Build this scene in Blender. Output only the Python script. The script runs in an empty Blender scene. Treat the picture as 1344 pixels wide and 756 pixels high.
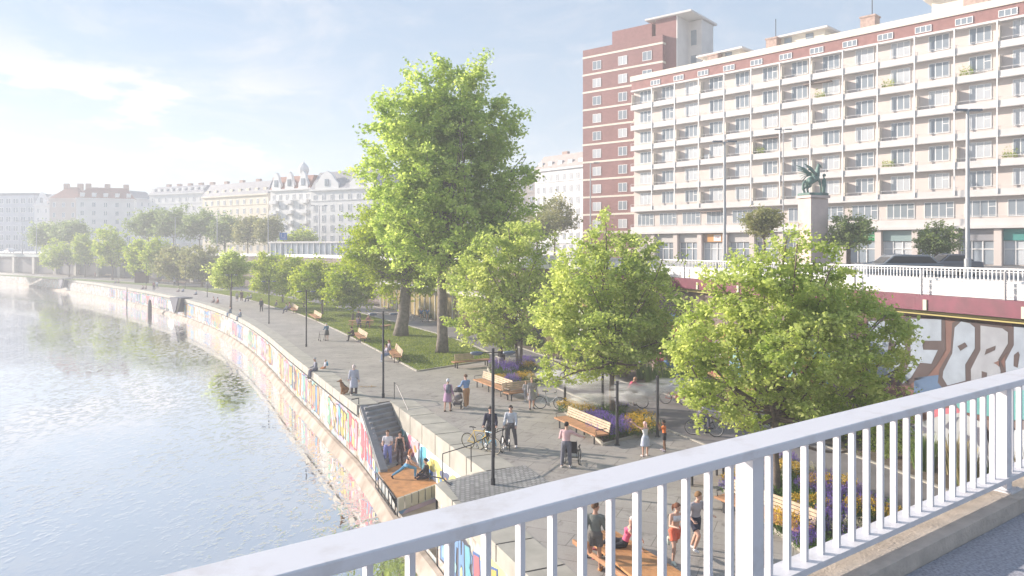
import bpy, bmesh, math, random
import numpy as np
from mathutils import Vector, Matrix
from mathutils.geometry import tessellate_polygon
random.seed(7)
RNG = np.random.default_rng(7)
SC = bpy.context.scene
COL = SC.collection
F, H, YH, CX = 960.0, 8.5, 325.0, 672.0
PI = math.pi
R = math.radians

def G(px, py, z=0.0):
    d = F * (H - z) / (py - YH)
    return Vector(((px - CX) / F * d, d, z))
def A(px, py, d):
    return Vector(((px - CX) / F * d, d, H - (py - YH) / F * d))

# ------------------------------------------------------------------ materials
MATS = {}
def nodes_of(m):
    m.use_nodes = True
    nt = m.node_tree
    return nt, nt.nodes, nt.links, nt.nodes['Principled BSDF']

def mat(name, col, rough=0.7, metal=0.0, var=0.0, scale=4.0, bump=0.0, bscale=40.0, col2=None, spec=0.5, detail=4.0):
    if name in MATS: return MATS[name]
    m = bpy.data.materials.new(name); MATS[name] = m
    nt, N, L, b = nodes_of(m)
    b.inputs['Base Color'].default_value = (*col, 1)
    b.inputs['Roughness'].default_value = rough
    b.inputs['Metallic'].default_value = metal
    b.inputs['Specular IOR Level'].default_value = spec
    if var or col2 or bump:
        tc = N.new('ShaderNodeTexCoord')
    if var or col2:
        nz = N.new('ShaderNodeTexNoise'); nz.inputs['Scale'].default_value = scale; nz.inputs['Detail'].default_value = detail
        L.new(tc.outputs['Object'], nz.inputs['Vector'])
        cr = N.new('ShaderNodeValToRGB')
        c2 = col2 if col2 else tuple(min(1, c * (1 + var)) for c in col)
        c1 = col if col2 else tuple(c * (1 - var) for c in col)
        cr.color_ramp.elements[0].position = 0.32; cr.color_ramp.elements[0].color = (*c1, 1)
        cr.color_ramp.elements[1].position = 0.68; cr.color_ramp.elements[1].color = (*c2, 1)
        L.new(nz.outputs['Fac'], cr.inputs['Fac']); L.new(cr.outputs['Color'], b.inputs['Base Color'])
    if bump:
        n2 = N.new('ShaderNodeTexNoise'); n2.inputs['Scale'].default_value = bscale; n2.inputs['Detail'].default_value = 3
        L.new(tc.outputs['Object'], n2.inputs['Vector'])
        bp = N.new('ShaderNodeBump'); bp.inputs['Strength'].default_value = bump; bp.inputs['Distance'].default_value = 0.02
        L.new(n2.outputs['Fac'], bp.inputs['Height']); L.new(bp.outputs['Normal'], b.inputs['Normal'])
    return m

def brickmat(name, c1, c2, mortar, scale, bw, rh, ms=0.01, rot=0.0, rough=0.8, off=0.5, bias=0.0, bump=0.3, var=0.25, plane='XY', speckle=0.0):
    """slabs, cobbles or masonry: brick texture in object space"""
    if name in MATS: return MATS[name]
    m = bpy.data.materials.new(name); MATS[name] = m
    nt, N, L, b = nodes_of(m)
    tc = N.new('ShaderNodeTexCoord'); mp = N.new('ShaderNodeMapping')
    mp.inputs['Rotation'].default_value = (0, 0, rot) if plane == 'XY' else (PI/2, 0, rot)
    L.new(tc.outputs['Object' if plane != 'UV' else 'UV'], mp.inputs['Vector'])
    if plane == 'UV': mp.inputs['Rotation'].default_value = (0, 0, rot)
    br = N.new('ShaderNodeTexBrick')
    br.inputs['Scale'].default_value = scale; br.inputs['Brick Width'].default_value = bw; br.inputs['Row Height'].default_value = rh
    br.inputs['Mortar Size'].default_value = ms; br.inputs['Bias'].default_value = bias; br.offset = off
    br.inputs['Color1'].default_value = (*c1, 1); br.inputs['Color2'].default_value = (*c2, 1); br.inputs['Mortar'].default_value = (*mortar, 1)
    L.new(mp.outputs['Vector'], br.inputs['Vector'])
    nz = N.new('ShaderNodeTexNoise'); nz.inputs['Scale'].default_value = 0.35; nz.inputs['Detail'].default_value = 8; nz.inputs['Roughness'].default_value = 0.65
    L.new(tc.outputs['Object'], nz.inputs['Vector'])
    mr = N.new('ShaderNodeMapRange'); mr.inputs['From Min'].default_value = 0.3; mr.inputs['From Max'].default_value = 0.7
    mr.inputs['To Min'].default_value = 1 - var; mr.inputs['To Max'].default_value = 1 + var
    L.new(nz.outputs['Fac'], mr.inputs['Value'])
    mx = N.new('ShaderNodeVectorMath'); mx.operation = 'SCALE'
    L.new(br.outputs['Color'], mx.inputs[0]); L.new(mr.outputs['Result'], mx.inputs['Scale'])
    out = mx.outputs['Vector']
    if speckle:
        n5 = N.new('ShaderNodeTexNoise'); n5.inputs['Scale'].default_value = 1.7; n5.inputs['Detail'].default_value = 7; n5.inputs['Distortion'].default_value = 1.2
        L.new(tc.outputs['Object'], n5.inputs['Vector'])
        m6 = N.new('ShaderNodeMapRange'); m6.inputs['From Min'].default_value = 0.58; m6.inputs['From Max'].default_value = 0.70
        m6.inputs['To Min'].default_value = 1.0; m6.inputs['To Max'].default_value = 0.68
        L.new(n5.outputs['Fac'], m6.inputs['Value'])
        m7 = N.new('ShaderNodeVectorMath'); m7.operation = 'SCALE'
        L.new(out, m7.inputs[0]); L.new(m6.outputs['Result'], m7.inputs['Scale']); out = m7.outputs['Vector']
    if speckle:
        n3 = N.new('ShaderNodeTexNoise'); n3.inputs['Scale'].default_value = 28; n3.inputs['Detail'].default_value = 2
        L.new(tc.outputs['Object'], n3.inputs['Vector'])
        m3 = N.new('ShaderNodeMapRange'); m3.inputs['From Min'].default_value = 0.35; m3.inputs['From Max'].default_value = 0.65
        m3.inputs['To Min'].default_value = 1 - speckle; m3.inputs['To Max'].default_value = 1 + speckle
        L.new(n3.outputs['Fac'], m3.inputs['Value'])
        m4 = N.new('ShaderNodeVectorMath'); m4.operation = 'SCALE'
        L.new(out, m4.inputs[0]); L.new(m3.outputs['Result'], m4.inputs['Scale']); out = m4.outputs['Vector']
    L.new(out, b.inputs['Base Color'])
    b.inputs['Roughness'].default_value = rough
    bp = N.new('ShaderNodeBump'); bp.inputs['Strength'].default_value = bump; bp.inputs['Distance'].default_value = 0.02
    bp.invert = True
    L.new(br.outputs['Fac'], bp.inputs['Height']); L.new(bp.outputs['Normal'], b.inputs['Normal'])
    return m

def leafmat(name, c1, c2, trans=0.4):
    if name in MATS: return MATS[name]
    m = bpy.data.materials.new(name); MATS[name] = m
    nt, N, L, b = nodes_of(m)
    geo = N.new('ShaderNodeNewGeometry')
    tc = N.new('ShaderNodeTexCoord'); nz = N.new('ShaderNodeTexNoise'); nz.inputs['Scale'].default_value = 0.55
    L.new(tc.outputs['Object'], nz.inputs['Vector'])
    ad = N.new('ShaderNodeMath'); ad.operation = 'MULTIPLY_ADD'; ad.inputs[1].default_value = 0.45
    L.new(geo.outputs['Random Per Island'], ad.inputs[0])
    a2 = N.new('ShaderNodeMath'); a2.operation = 'MULTIPLY_ADD'; a2.inputs[1].default_value = 1.6; a2.inputs[2].default_value = -0.5
    L.new(nz.outputs['Fac'], a2.inputs[0]); L.new(a2.outputs[0], ad.inputs[2])
    cr = N.new('ShaderNodeValToRGB')
    cr.color_ramp.elements[0].position = 0.1; cr.color_ramp.elements[0].color = (*c1, 1)
    cr.color_ramp.elements[1].position = 0.95; cr.color_ramp.elements[1].color = (*c2, 1)
    L.new(ad.outputs[0], cr.inputs['Fac'])
    b.inputs['Roughness'].default_value = 0.55; b.inputs['Specular IOR Level'].default_value = 0.3
    L.new(cr.outputs['Color'], b.inputs['Base Color'])
    t = N.new('ShaderNodeBsdfTranslucent')
    hs = N.new('ShaderNodeHueSaturation'); hs.inputs['Saturation'].default_value = 1.15; hs.inputs['Value'].default_value = 1.25
    L.new(cr.outputs['Color'], hs.inputs['Color']); L.new(hs.outputs['Color'], t.inputs['Color'])
    ms = N.new('ShaderNodeMixShader'); ms.inputs['Fac'].default_value = trans
    out = N['Material Output']
    L.new(b.outputs[0], ms.inputs[1]); L.new(t.outputs[0], ms.inputs[2]); L.new(ms.outputs[0], out.inputs['Surface'])
    return m

def wearmat(name, col, wear, rough, scale, lo, hi, sx=1.0):
    m = bpy.data.materials.new(name); MATS[name] = m
    nt, N, L, b = nodes_of(m); tc = N.new('ShaderNodeTexCoord'); mp = N.new('ShaderNodeMapping'); mp.inputs['Scale'].default_value = (1, 1, sx)
    L.new(tc.outputs['Object'], mp.inputs[0]); nz = N.new('ShaderNodeTexNoise'); nz.inputs['Scale'].default_value = scale; nz.inputs['Detail'].default_value = 10; nz.inputs['Roughness'].default_value = 0.7
    L.new(mp.outputs[0], nz.inputs['Vector']); mr = N.new('ShaderNodeMapRange'); mr.inputs['From Min'].default_value = lo; mr.inputs['From Max'].default_value = hi
    L.new(nz.outputs['Fac'], mr.inputs['Value']); mx = N.new('ShaderNodeMix'); mx.data_type = 'RGBA'
    mx.inputs[6].default_value = (*col, 1); mx.inputs[7].default_value = (*wear, 1); L.new(mr.outputs[0], mx.inputs['Factor']); L.new(mx.outputs[2], b.inputs['Base Color'])
    b.inputs['Roughness'].default_value = rough
    bp = N.new('ShaderNodeBump'); bp.inputs['Strength'].default_value = 0.12; bp.inputs['Distance'].default_value = 0.01; L.new(nz.outputs['Fac'], bp.inputs['Height']); L.new(bp.outputs[0], b.inputs['Normal'])
    return m

# ------------------------------------------------------------------ mesh builder
class MB:
    def __init__(s): s.v = []; s.f = []; s.m = []
    def add(s, vs, fs, mi=0):
        o = len(s.v); s.v += [tuple(v) for v in vs]
        s.f += [tuple(i + o for i in f) for f in fs]; s.m += [mi] * len(fs)
        return s
    def box(s, c, size, rz=0.0, mi=0, M=None):
        hx, hy, hz = size[0]/2, size[1]/2, size[2]/2
        vs = [Vector((x, y, z)) for z in (-hz, hz) for y in (-hy, hy) for x in (-hx, hx)]
        rot = M if M is not None else Matrix.Rotation(rz, 3, 'Z')
        vs = [rot @ v + Vector(c) for v in vs]
        return s.add(vs, [(0,2,3,1),(4,5,7,6),(0,1,5,4),(2,6,7,3),(0,4,6,2),(1,3,7,5)], mi)
    def bar(s, p, q, w, h=None, mi=0, up=(0,0,1)):
        """box beam from p to q"""
        p = Vector(p); q = Vector(q); d = q - p; Ln = d.length
        if Ln < 1e-6: return s
        y = d / Ln; u = Vector(up)
        if abs(y.dot(u)) > 0.98: u = Vector((1, 0, 0))
        x = y.cross(u).normalized(); z = x.cross(y)
        M = Matrix((x, y, z)).transposed()
        return s.box((p+q)/2, (w, Ln, h if h else w), mi=mi, M=M)
    def tube(s, pts, rad, n=8, mi=0, cap=True, flat=None):
        """swept tube; rad number or list; flat=(axis, factor) squashes"""
        pts = [Vector(p) for p in pts]; k = len(pts)
        if not hasattr(rad, '__len__'): rad = [rad] * k
        o = len(s.v); prev = None
        for i, p in enumerate(pts):
            t = (pts[min(i+1, k-1)] - pts[max(i-1, 0)])
            if t.length < 1e-9: t = Vector((0, 0, 1))
            t.normalize()
            if prev is None:
                a = Vector((1, 0, 0)) if abs(t.x) < 0.9 else Vector((0, 1, 0))
                x = (a - t * a.dot(t)).normalized()
            else:
                x = (prev - t * prev.dot(t))
                x = x.normalized() if x.length > 1e-6 else Vector((1, 0, 0))
            prev = x; y = t.cross(x); r = rad[i]
            ra, rb = (r if hasattr(r, '__len__') else (r, r))
            for j in range(n):
                an = 2 * PI * j / n
                s.v.append(tuple(p + x * (ra * math.cos(an)) + y * (rb * math.sin(an))))
        for i in range(k - 1):
            for j in range(n):
                a = o + i*n + j; b = o + i*n + (j+1) % n
                s.f.append((a, b, b + n, a + n)); s.m.append(mi)
        if cap:
            s.f.append(tuple(o + j for j in reversed(range(n)))); s.m.append(mi)
            s.f.append(tuple(o + (k-1)*n + j for j in range(n))); s.m.append(mi)
        return s
    def lathe(s, prof, c=(0,0,0), n=16, mi=0, sx=1.0, sy=1.0):
        pr = [(max(r, 1e-4), z) for r, z in prof]
        o = len(s.v); c = Vector(c)
        for r, z in pr:
            for j in range(n):
                an = 2*PI*j/n
                s.v.append(tuple(c + Vector((r*sx*math.cos(an), r*sy*math.sin(an), z))))
        for i in range(len(pr)-1):
            for j in range(n):
                a = o+i*n+j; b = o+i*n+(j+1) % n
                s.f.append((a, b, b+n, a+n)); s.m.append(mi)
        s.f.append(tuple(o+j for j in reversed(range(n)))); s.m.append(mi)
        s.f.append(tuple(o+(len(pr)-1)*n+j for j in range(n))); s.m.append(mi)
        return s
    def ball(s, c, r, n=10, mi=0, M=None):
        rx, ry, rz = r if hasattr(r, '__len__') else (r, r, r)
        k = max(4, n//2); o = len(s.v); c = Vector(c)
        vs = []
        for i in range(1, k):
            th = PI*i/k
            for j in range(n):
                an = 2*PI*j/n
                vs.append(Vector((rx*math.sin(th)*math.cos(an), ry*math.sin(th)*math.sin(an), -rz*math.cos(th))))
        vs = [Vector((0,0,-rz))] + vs + [Vector((0,0,rz))]
        if M is not None: vs = [M @ v for v in vs]
        s.v += [tuple(v + c) for v in vs]
        for j in range(n):
            s.f.append((o, o+1+(j+1) % n, o+1+j)); s.m.append(mi)
            b = o+1+(k-2)*n
            s.f.append((b+j, b+(j+1) % n, o+1+(k-1)*n)); s.m.append(mi)
        for i in range(k-2):
            for j in range(n):
                a = o+1+i*n+j; b = o+1+i*n+(j+1) % n
                s.f.append((a, b, b+n, a+n)); s.m.append(mi)
        return s
    def sheet(s, pts, z=None, mi=0):
        """flat polygon (any simple outline), triangulated"""
        P = [Vector((p[0], p[1], z if z is not None else p[2])) for p in pts]
        tr = tessellate_polygon([P])
        fs = []
        for t in tr:
            a, b, c = (P[i] for i in t)
            fs.append(t if (b-a).cross(c-a).z >= 0 else (t[0], t[2], t[1]))
        return s.add(P, fs, mi)
    def wallstrip(s, pts, z0, z1, mi=0):
        for a, b in zip(pts[:-1], pts[1:]):
            s.add([(a[0],a[1],z0),(b[0],b[1],z0),(b[0],b[1],z1),(a[0],a[1],z1)], [(0,1,2,3)], mi)
        return s
    def prism(s, pts, z0, z1, mi=0, mt=None):
        s.sheet(pts, z1, mt if mt is not None else mi)
        s.wallstrip(list(pts) + [pts[0]], z0, z1, mi)
        return s
    def extrude_profile(s, prof, M, depth, mi=0):
        """prof: 2D outline; placed by 4x4 M with local x,y in profile and z = depth"""
        P = [Vector((a, b, 0)) for a, b in prof]
        n = len(P); tr = tessellate_polygon([P])
        v = [M @ p for p in P] + [M @ (p + Vector((0, 0, depth))) for p in P]
        fs = [tuple(t) for t in tr] + [tuple(i + n for i in t) for t in tr]
        fs += [(i, (i+1) % n, (i+1) % n + n, i + n) for i in range(n)]
        return s.add(v, fs, mi)
    def mesh(s, name, mats, smooth=False):
        me = bpy.data.meshes.new(name)
        me.from_pydata(s.v, [], s.f)
        if not isinstance(mats, (list, tuple)): mats = [mats]
        for m in mats: me.materials.append(m)
        if len(mats) > 1: me.polygons.foreach_set('material_index', s.m)
        if smooth: me.polygons.foreach_set('use_smooth', [True]*len(s.f))
        me.update()
        return me
    def build(s, name, mats, parent=None, smooth=False, loc=None, rz=0.0):
        o = bpy.data.objects.new(name, s.mesh(name, mats, smooth)); COL.objects.link(o)
        if parent: o.parent = parent
        if loc is not None: o.location = loc
        if rz: o.rotation_euler = (0, 0, rz)
        return o

def tag(o, label, cat, group=None, kind=None):
    if label: o['label'] = label
    if cat: o['category'] = cat
    if group: o['group'] = group
    if kind: o['kind'] = kind
    return o
def thing(name, label, cat, loc=(0,0,0), rz=0.0, group=None):
    o = bpy.data.objects.new(name, None); COL.objects.link(o)
    o.empty_display_size = 0.2
    o.location = loc; o.rotation_euler = (0, 0, rz)
    return tag(o, label, cat, group)
def struct(o): o['kind'] = 'structure'; return o
def child(name, me, parent, loc=(0,0,0), rz=0.0):
    o = bpy.data.objects.new(name, me); COL.objects.link(o); o.parent = parent
    o.location = loc; o.rotation_euler = (0, 0, rz); return o
def dup(root, loc, rz=0.0, label=None, group=None, scale=None):
    def cp(o, par):
        c = o.copy(); COL.objects.link(c); c.parent = par
        for ch in o.children: cp(ch, c)
        return c
    r = cp(root, None); r.location = loc; r.rotation_euler = (0, 0, rz)
    if scale: r.scale = (scale,)*3 if not hasattr(scale, '__len__') else scale
    if label: r['label'] = label
    if group: r['group'] = group
    return r
def offset_line(pts, dist):
    """offset a polyline to its left by dist"""
    out = []
    for i in range(len(pts)):
        a = Vector(pts[max(i-1, 0)][:2]); b = Vector(pts[min(i+1, len(pts)-1)][:2])
        t = (b-a).normalized(); n = Vector((-t.y, t.x))
        out.append((pts[i][0] + n.x*dist, pts[i][1] + n.y*dist))
    return out
def smooth_line(pts, sub=4):
    """Catmull-Rom"""
    P = [Vector(p[:2]) for p in pts]; out = []
    for i in range(len(P)-1):
        p0 = P[max(i-1,0)]; p1 = P[i]; p2 = P[i+1]; p3 = P[min(i+2, len(P)-1)]
        for k in range(sub):
            t = k/sub
            q = 0.5*((2*p1) + (p2-p0)*t + (2*p0-5*p1+4*p2-p3)*t*t + (3*p1-p0-3*p2+p3)*t**3)
            out.append((q.x, q.y))
    out.append(tuple(P[-1])); return out
def face_rz(dx, dy): return math.atan2(-dx, dy)
# ================================================================== camera, sky, sun, haze
cam = bpy.data.cameras.new('camera'); cam_o = bpy.data.objects.new('camera', cam); COL.objects.link(cam_o)
cam_o.location = (0, 0, H); cam_o.rotation_euler = (PI/2, 0, 0)
cam.sensor_width = 36; cam.lens = 36*F/1344; cam.shift_y = -(378-YH)/1344
cam.clip_start = 0.05; cam.clip_end = 3000
SC.camera = cam_o
SUN_EL = R(20); SUN_AZ = Vector((-0.95, 0.31)).normalized()
w = bpy.data.worlds.new('World'); SC.world = w; w.use_nodes = True
nt = w.node_tree; N = nt.nodes; L = nt.links
bg = N['Background']; bg.inputs['Strength'].default_value = 0.085
sky = N.new('ShaderNodeTexSky'); sky.sky_type = 'NISHITA'; sky.sun_disc = False
sky.sun_elevation = SUN_EL; sky.sun_rotation = math.atan2(SUN_AZ.x, SUN_AZ.y)
sky.air_density = 1.0; sky.dust_density = 0.7; sky.ozone_density = 3.0
tc = N.new('ShaderNodeTexCoord')
sp = N.new('ShaderNodeSeparateXYZ'); L.new(tc.outputs['Generated'], sp.inputs[0])
# project the view direction onto a cloud layer: (x, y) / (z + c)
az = N.new('ShaderNodeMath'); az.operation = 'MAXIMUM'; az.inputs[1].default_value = 0.0; L.new(sp.outputs['Z'], az.inputs[0])
ad = N.new('ShaderNodeMath'); ad.operation = 'ADD'; ad.inputs[1].default_value = 0.16; L.new(az.outputs[0], ad.inputs[0])
dx = N.new('ShaderNodeMath'); dx.operation = 'DIVIDE'; L.new(sp.outputs['X'], dx.inputs[0]); L.new(ad.outputs[0], dx.inputs[1])
dy = N.new('ShaderNodeMath'); dy.operation = 'DIVIDE'; L.new(sp.outputs['Y'], dy.inputs[0]); L.new(ad.outputs[0], dy.inputs[1])
cb = N.new('ShaderNodeCombineXYZ'); L.new(dx.outputs[0], cb.inputs[0]); L.new(dy.outputs[0], cb.inputs[1])
def cloud(scale, detail, rough, lo, hi, dist, loc):
    mp = N.new('ShaderNodeMapping'); mp.inputs['Location'].default_value = loc
    L.new(cb.outputs[0], mp.inputs['Vector'])
    nz = N.new('ShaderNodeTexNoise'); nz.inputs['Scale'].default_value = scale; nz.inputs['Detail'].default_value = detail
    nz.inputs['Roughness'].default_value = rough; nz.inputs['Distortion'].default_value = dist
    L.new(mp.outputs[0], nz.inputs['Vector'])
    r_ = N.new('ShaderNodeMapRange'); r_.interpolation_type = 'SMOOTHSTEP'
    r_.inputs['From Min'].default_value = lo; r_.inputs['From Max'].default_value = hi
    L.new(nz.outputs['Fac'], r_.inputs['Value']); return r_.outputs['Result']
c1 = cloud(1.1, 10, 0.6, 0.53, 0.74, 0.5, (3.9, 1.7, 0))
c2 = cloud(2.4, 8, 0.62, 0.42, 0.80, 1.4, (5.1, 3.2, 1))
mxm = N.new('ShaderNodeMath'); mxm.operation = 'MAXIMUM'
hf = N.new('ShaderNodeMath'); hf.operation = 'MULTIPLY'; hf.inputs[1].default_value = 0.55; L.new(c2, hf.inputs[0])
L.new(c1, mxm.inputs[0]); L.new(hf.outputs[0], mxm.inputs[1])
mg0 = N.new('ShaderNodeMath'); mg0.operation = 'MULTIPLY'; mg0.inputs[1].default_value = 0.6; L.new(mxm.outputs[0], mg0.inputs[0])
mpc = N.new('ShaderNodeMapping'); mpc.inputs['Scale'].default_value = (1, 1, 3.4); mpc.inputs['Location'].default_value = (1.3, 0.4, 0.35); L.new(tc.outputs['Generated'], mpc.inputs[0])
nzc = N.new('ShaderNodeTexNoise'); nzc.inputs['Scale'].default_value = 5.5; nzc.inputs['Detail'].default_value = 9; nzc.inputs['Roughness'].default_value = 0.55; L.new(mpc.outputs[0], nzc.inputs['Vector'])
rc = N.new('ShaderNodeMapRange'); rc.interpolation_type = 'SMOOTHSTEP'; rc.inputs['From Min'].default_value = 0.50; rc.inputs['From Max'].default_value = 0.60; L.new(nzc.outputs['Fac'], rc.inputs['Value'])
b1 = N.new('ShaderNodeMapRange'); b1.interpolation_type = 'SMOOTHSTEP'; b1.inputs['From Min'].default_value = 0.27; b1.inputs['From Max'].default_value = 0.16; L.new(sp.outputs['Z'], b1.inputs['Value'])
b3 = N.new('ShaderNodeMapRange'); b3.interpolation_type = 'SMOOTHSTEP'; b3.inputs['From Min'].default_value = -0.12; b3.inputs['From Max'].default_value = -0.40; L.new(sp.outputs['X'], b3.inputs['Value'])
q1 = N.new('ShaderNodeMath'); q1.operation = 'MULTIPLY'; L.new(rc.outputs[0], q1.inputs[0]); L.new(b1.outputs[0], q1.inputs[1])
q2 = N.new('ShaderNodeMath'); q2.operation = 'MULTIPLY'; L.new(q1.outputs[0], q2.inputs[0]); L.new(b3.outputs[0], q2.inputs[1])
mg = N.new('ShaderNodeMath'); mg.operation = 'MAXIMUM'; L.new(mg0.outputs[0], mg.inputs[0]); L.new(q2.outputs[0], mg.inputs[1])
mix = N.new('ShaderNodeMix'); mix.data_type = 'RGBA'
gr = N.new('ShaderNodeValToRGB'); ge = gr.color_ramp.elements
ge[0].position = 0.0; ge[0].color = (0.82,0.90,0.97,1); ge[1].position = 0.55; ge[1].color = (0.42,0.62,0.93,1)
e_ = ge.new(0.16); e_.color = (0.68,0.83,0.98,1)
L.new(az.outputs[0], gr.inputs['Fac'])
gs_ = N.new('ShaderNodeVectorMath'); gs_.operation = 'SCALE'; gs_.inputs['Scale'].default_value = 5.3; L.new(gr.outputs['Color'], gs_.inputs[0])
bl = N.new('ShaderNodeMix'); bl.data_type = 'RGBA'; bl.inputs['Factor'].default_value = 0.72
L.new(sky.outputs[0], bl.inputs[6]); L.new(gs_.outputs[0], bl.inputs[7])
L.new(mg.outputs[0], mix.inputs['Factor']); L.new(bl.outputs[2], mix.inputs[6]); mix.inputs[7].default_value = (6.3, 6.05, 6.0, 1)
L.new(mix.outputs[2], bg.inputs['Color'])
sl = bpy.data.lights.new('sun', 'SUN'); sl.energy = 5.0; sl.angle = R(0.6); sl.color = (1.0, 0.89, 0.78)
so = bpy.data.objects.new('sun', sl); COL.objects.link(so)
sd = Vector((SUN_AZ.x*math.cos(SUN_EL), SUN_AZ.y*math.cos(SUN_EL), math.sin(SUN_EL)))
so.rotation_euler = sd.to_track_quat('Z', 'Y').to_euler(); so.location = (-20, 10, 60)
SC.view_settings.view_transform = 'Standard'; SC.view_settings.look = 'None'
SC.view_settings.exposure = 0.93; SC.view_settings.gamma = 1.0
SC.cycles.use_denoising = True
SC.cycles.max_bounces = 6; SC.cycles.diffuse_bounces = 3; SC.cycles.glossy_bounces = 3; SC.cycles.transparent_max_bounces = 12
SC.cycles.transmission_bounces = 4; SC.cycles.volume_bounces = 2
SC.cycles.use_adaptive_sampling = True; SC.cycles.adaptive_threshold = 0.02
SC.cycles.sample_clamp_indirect = 8
HAZE = 0.0015
if HAZE:
    hz = MB().box((0, 0, 0), (1, 1, 1)).build('haze', None)
    hm = bpy.data.materials.new('haze'); hm.use_nodes = True; hn = hm.node_tree
    hn.nodes.remove(hn.nodes['Principled BSDF'])
    pv = hn.nodes.new('ShaderNodeVolumePrincipled')
    pv.inputs['Color'].default_value = (0.95, 0.97, 1.0, 1); pv.inputs['Density'].default_value = HAZE; pv.inputs['Anisotropy'].default_value = 0.1
    hn.links.new(pv.outputs[0], hn.nodes['Material Output'].inputs['Volume'])
    hz.data.materials.clear(); hz.data.materials.append(hm)
    hz.location = (-40, 150, 24.5); hz.scale = (900, 520, 65)
    tag(hz, 'pale summer haze thinning the far side of the canal', 'haze', kind='stuff')

# ================================================================== lines of the place
Q_NEAR = [(15,-15),(10,-3.5),(5,8.2),(0.9,17.9),(-0.60,21.3),(-1.80,24.1),(-2.74,26.3)]
N_SI, N_NI, N_NO = (-0.93,27.85), (-6.7,40.6), (-8.3,39.3)
Q_FAR = smooth_line([(-8.3,39.3),(-10.6,43.9),(-13.2,49.2),(-18.3,59.6),(-24.0,71.5),(-31.0,85),(-39.2,99),(-51.3,117),(-66,136.5),(-86,160),(-104,180),(-130,207),(-173,247),(-230,285),(-330,340)], 3)
W = smooth_line([(34,-12),(27,5),(21.6,18.5),(18,27.6),(16.4,31.6),(12.9,41),(9.7,50),(5,62),(0,73),(-5,84),(-10,95),(-17,108),(-25,121),(-36,137),(-54,158),(-90,191),(-145,233),(-250,300)], 3)
PF = smooth_line([(24,-8),(19,10),(16,22),(14.6,28),(12.4,34),(9.0,42.3),(6.0,48.6),(1.6,60),(-2.6,70),(-7.4,81),(-12.8,92),(-20,106),(-28,118),(-39,134),(-57,155),(-94,188),(-150,230)], 3)
PN = smooth_line([(17,-10),(14.6,8),(12.6,17),(11.5,22.4),(9.6,28),(6.9,34.7),(3.5,42),(0.2,51.6),(-1.5,58),(-5,67.4),(-11,79),(-17,90),(-24,103),(-32,115),(-43,131),(-62,152),(-99,185),(-156,228)], 3)
GP = smooth_line([(-6.5,50.2),(-12.9,64.3),(-18.9,77),(-27.0,93),(-33.7,103.8),(-43.5,120),(-60,142)], 3)

# ================================================================== ground, water, street
M_slab = brickmat('plaza_slabs', (0.36,0.33,0.295), (0.325,0.295,0.265), (0.17,0.155,0.14), 1.0, 1.5, 0.9, 0.012, rot=R(23), speckle=0.10, var=0.16)
M_cob = brickmat('cobbles', (0.36,0.35,0.335), (0.26,0.255,0.245), (0.15,0.145,0.14), 1.0, 0.19, 0.19, 0.02, rot=R(23), speckle=0.15, var=0.15, bump=0.6)
M_asph = mat('asphalt', (0.20,0.185,0.18), 0.85, var=0.16, scale=0.6, bump=0.25, bscale=60, detail=8)
M_grass = mat('turf', (0.075,0.125,0.022), 0.95, col2=(0.16,0.20,0.045), scale=1.3, bump=0.8, bscale=25, detail=8)
M_soil = mat('soil', (0.13,0.10,0.07), 0.95, var=0.3, scale=3, bump=0.6)
M_conc = mat('concrete', (0.40,0.375,0.32), 0.8, var=0.14, scale=1.3, bump=0.2, bscale=30, detail=8)
M_conc2 = mat('concrete_grey', (0.21,0.21,0.22), 0.8, var=0.12, scale=1.5, bump=0.2, bscale=30, detail=8)
M_step = mat('step_stone', (0.25,0.25,0.26), 0.8, var=0.15, scale=2, bump=0.2)
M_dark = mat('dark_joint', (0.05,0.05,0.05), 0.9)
M_ledge = mat('ledge_stone', (0.50,0.42,0.35), 0.85, col2=(0.25,0.20,0.155), scale=0.9, bump=0.6, bscale=8, detail=10)
M_steel = mat('dark_steel', (0.055,0.055,0.06), 0.45, metal=0.3)
M_wood = mat('larch', (0.50,0.245,0.10), 0.6, var=0.22, scale=3.0, bump=0.1)
M_white = mat('white_paint', (0.80,0.79,0.78), 0.55, var=0.04, scale=1.2, bump=0.04, bscale=20, detail=8)

qfull = Q_NEAR + [N_SI, N_NI] + Q_FAR
land = MB()
land.sheet(qfull + list(reversed(W)), 0.0)
struct(land.build('plaza', M_slab))
# bike path, grass, planting strip: each a sheet above the one below
g = MB(); g.sheet(PN + list(reversed(PF)), 0.004); struct(g.build('path', M_asph))
kerb = MB()
for ln, off in ((PN, -0.06), (PF, 0.06)):
    o = offset_line(ln, off)
    for a, b in zip(o[4:-1], o[5:]):
        kerb.bar((*a, 0.02), (*b, 0.02), 0.12, 0.06)
struct(kerb.build('path_kerb', M_conc))
g = MB(); pf = offset_line(PF, -0.15); wl = offset_line(W, 0.02)
g.sheet(pf[3:] + list(reversed(wl[6:-2])), 0.03); struct(g.build('planting_strip', M_soil))
pn_i = [p for p in PN if 54.5 < p[1] < 150]
GRASS = [tuple(GP[0]), (-1.7, 55.2)] + offset_line(pn_i, 0.3)[1:] + list(reversed(GP[1:]))
g = MB(); g.sheet(GRASS, 0.03); struct(g.build('lawn', M_grass))
ed = MB()
loop = [(-1.7, 55.2)] + list(GP)
for a, b in zip(loop[:-1], loop[1:]): ed.bar((*a, 0.03), (*b, 0.03), 0.14, 0.09)
struct(ed.build('lawn_kerb', M_conc))
g = MB(); far_pn = [p for p in PN if p[1] > 142]
g.sheet(offset_line(far_pn, 0.4) + list(reversed(offset_line(far_pn, 5))), 0.025); struct(g.build('far_lawn', M_grass))
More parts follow.
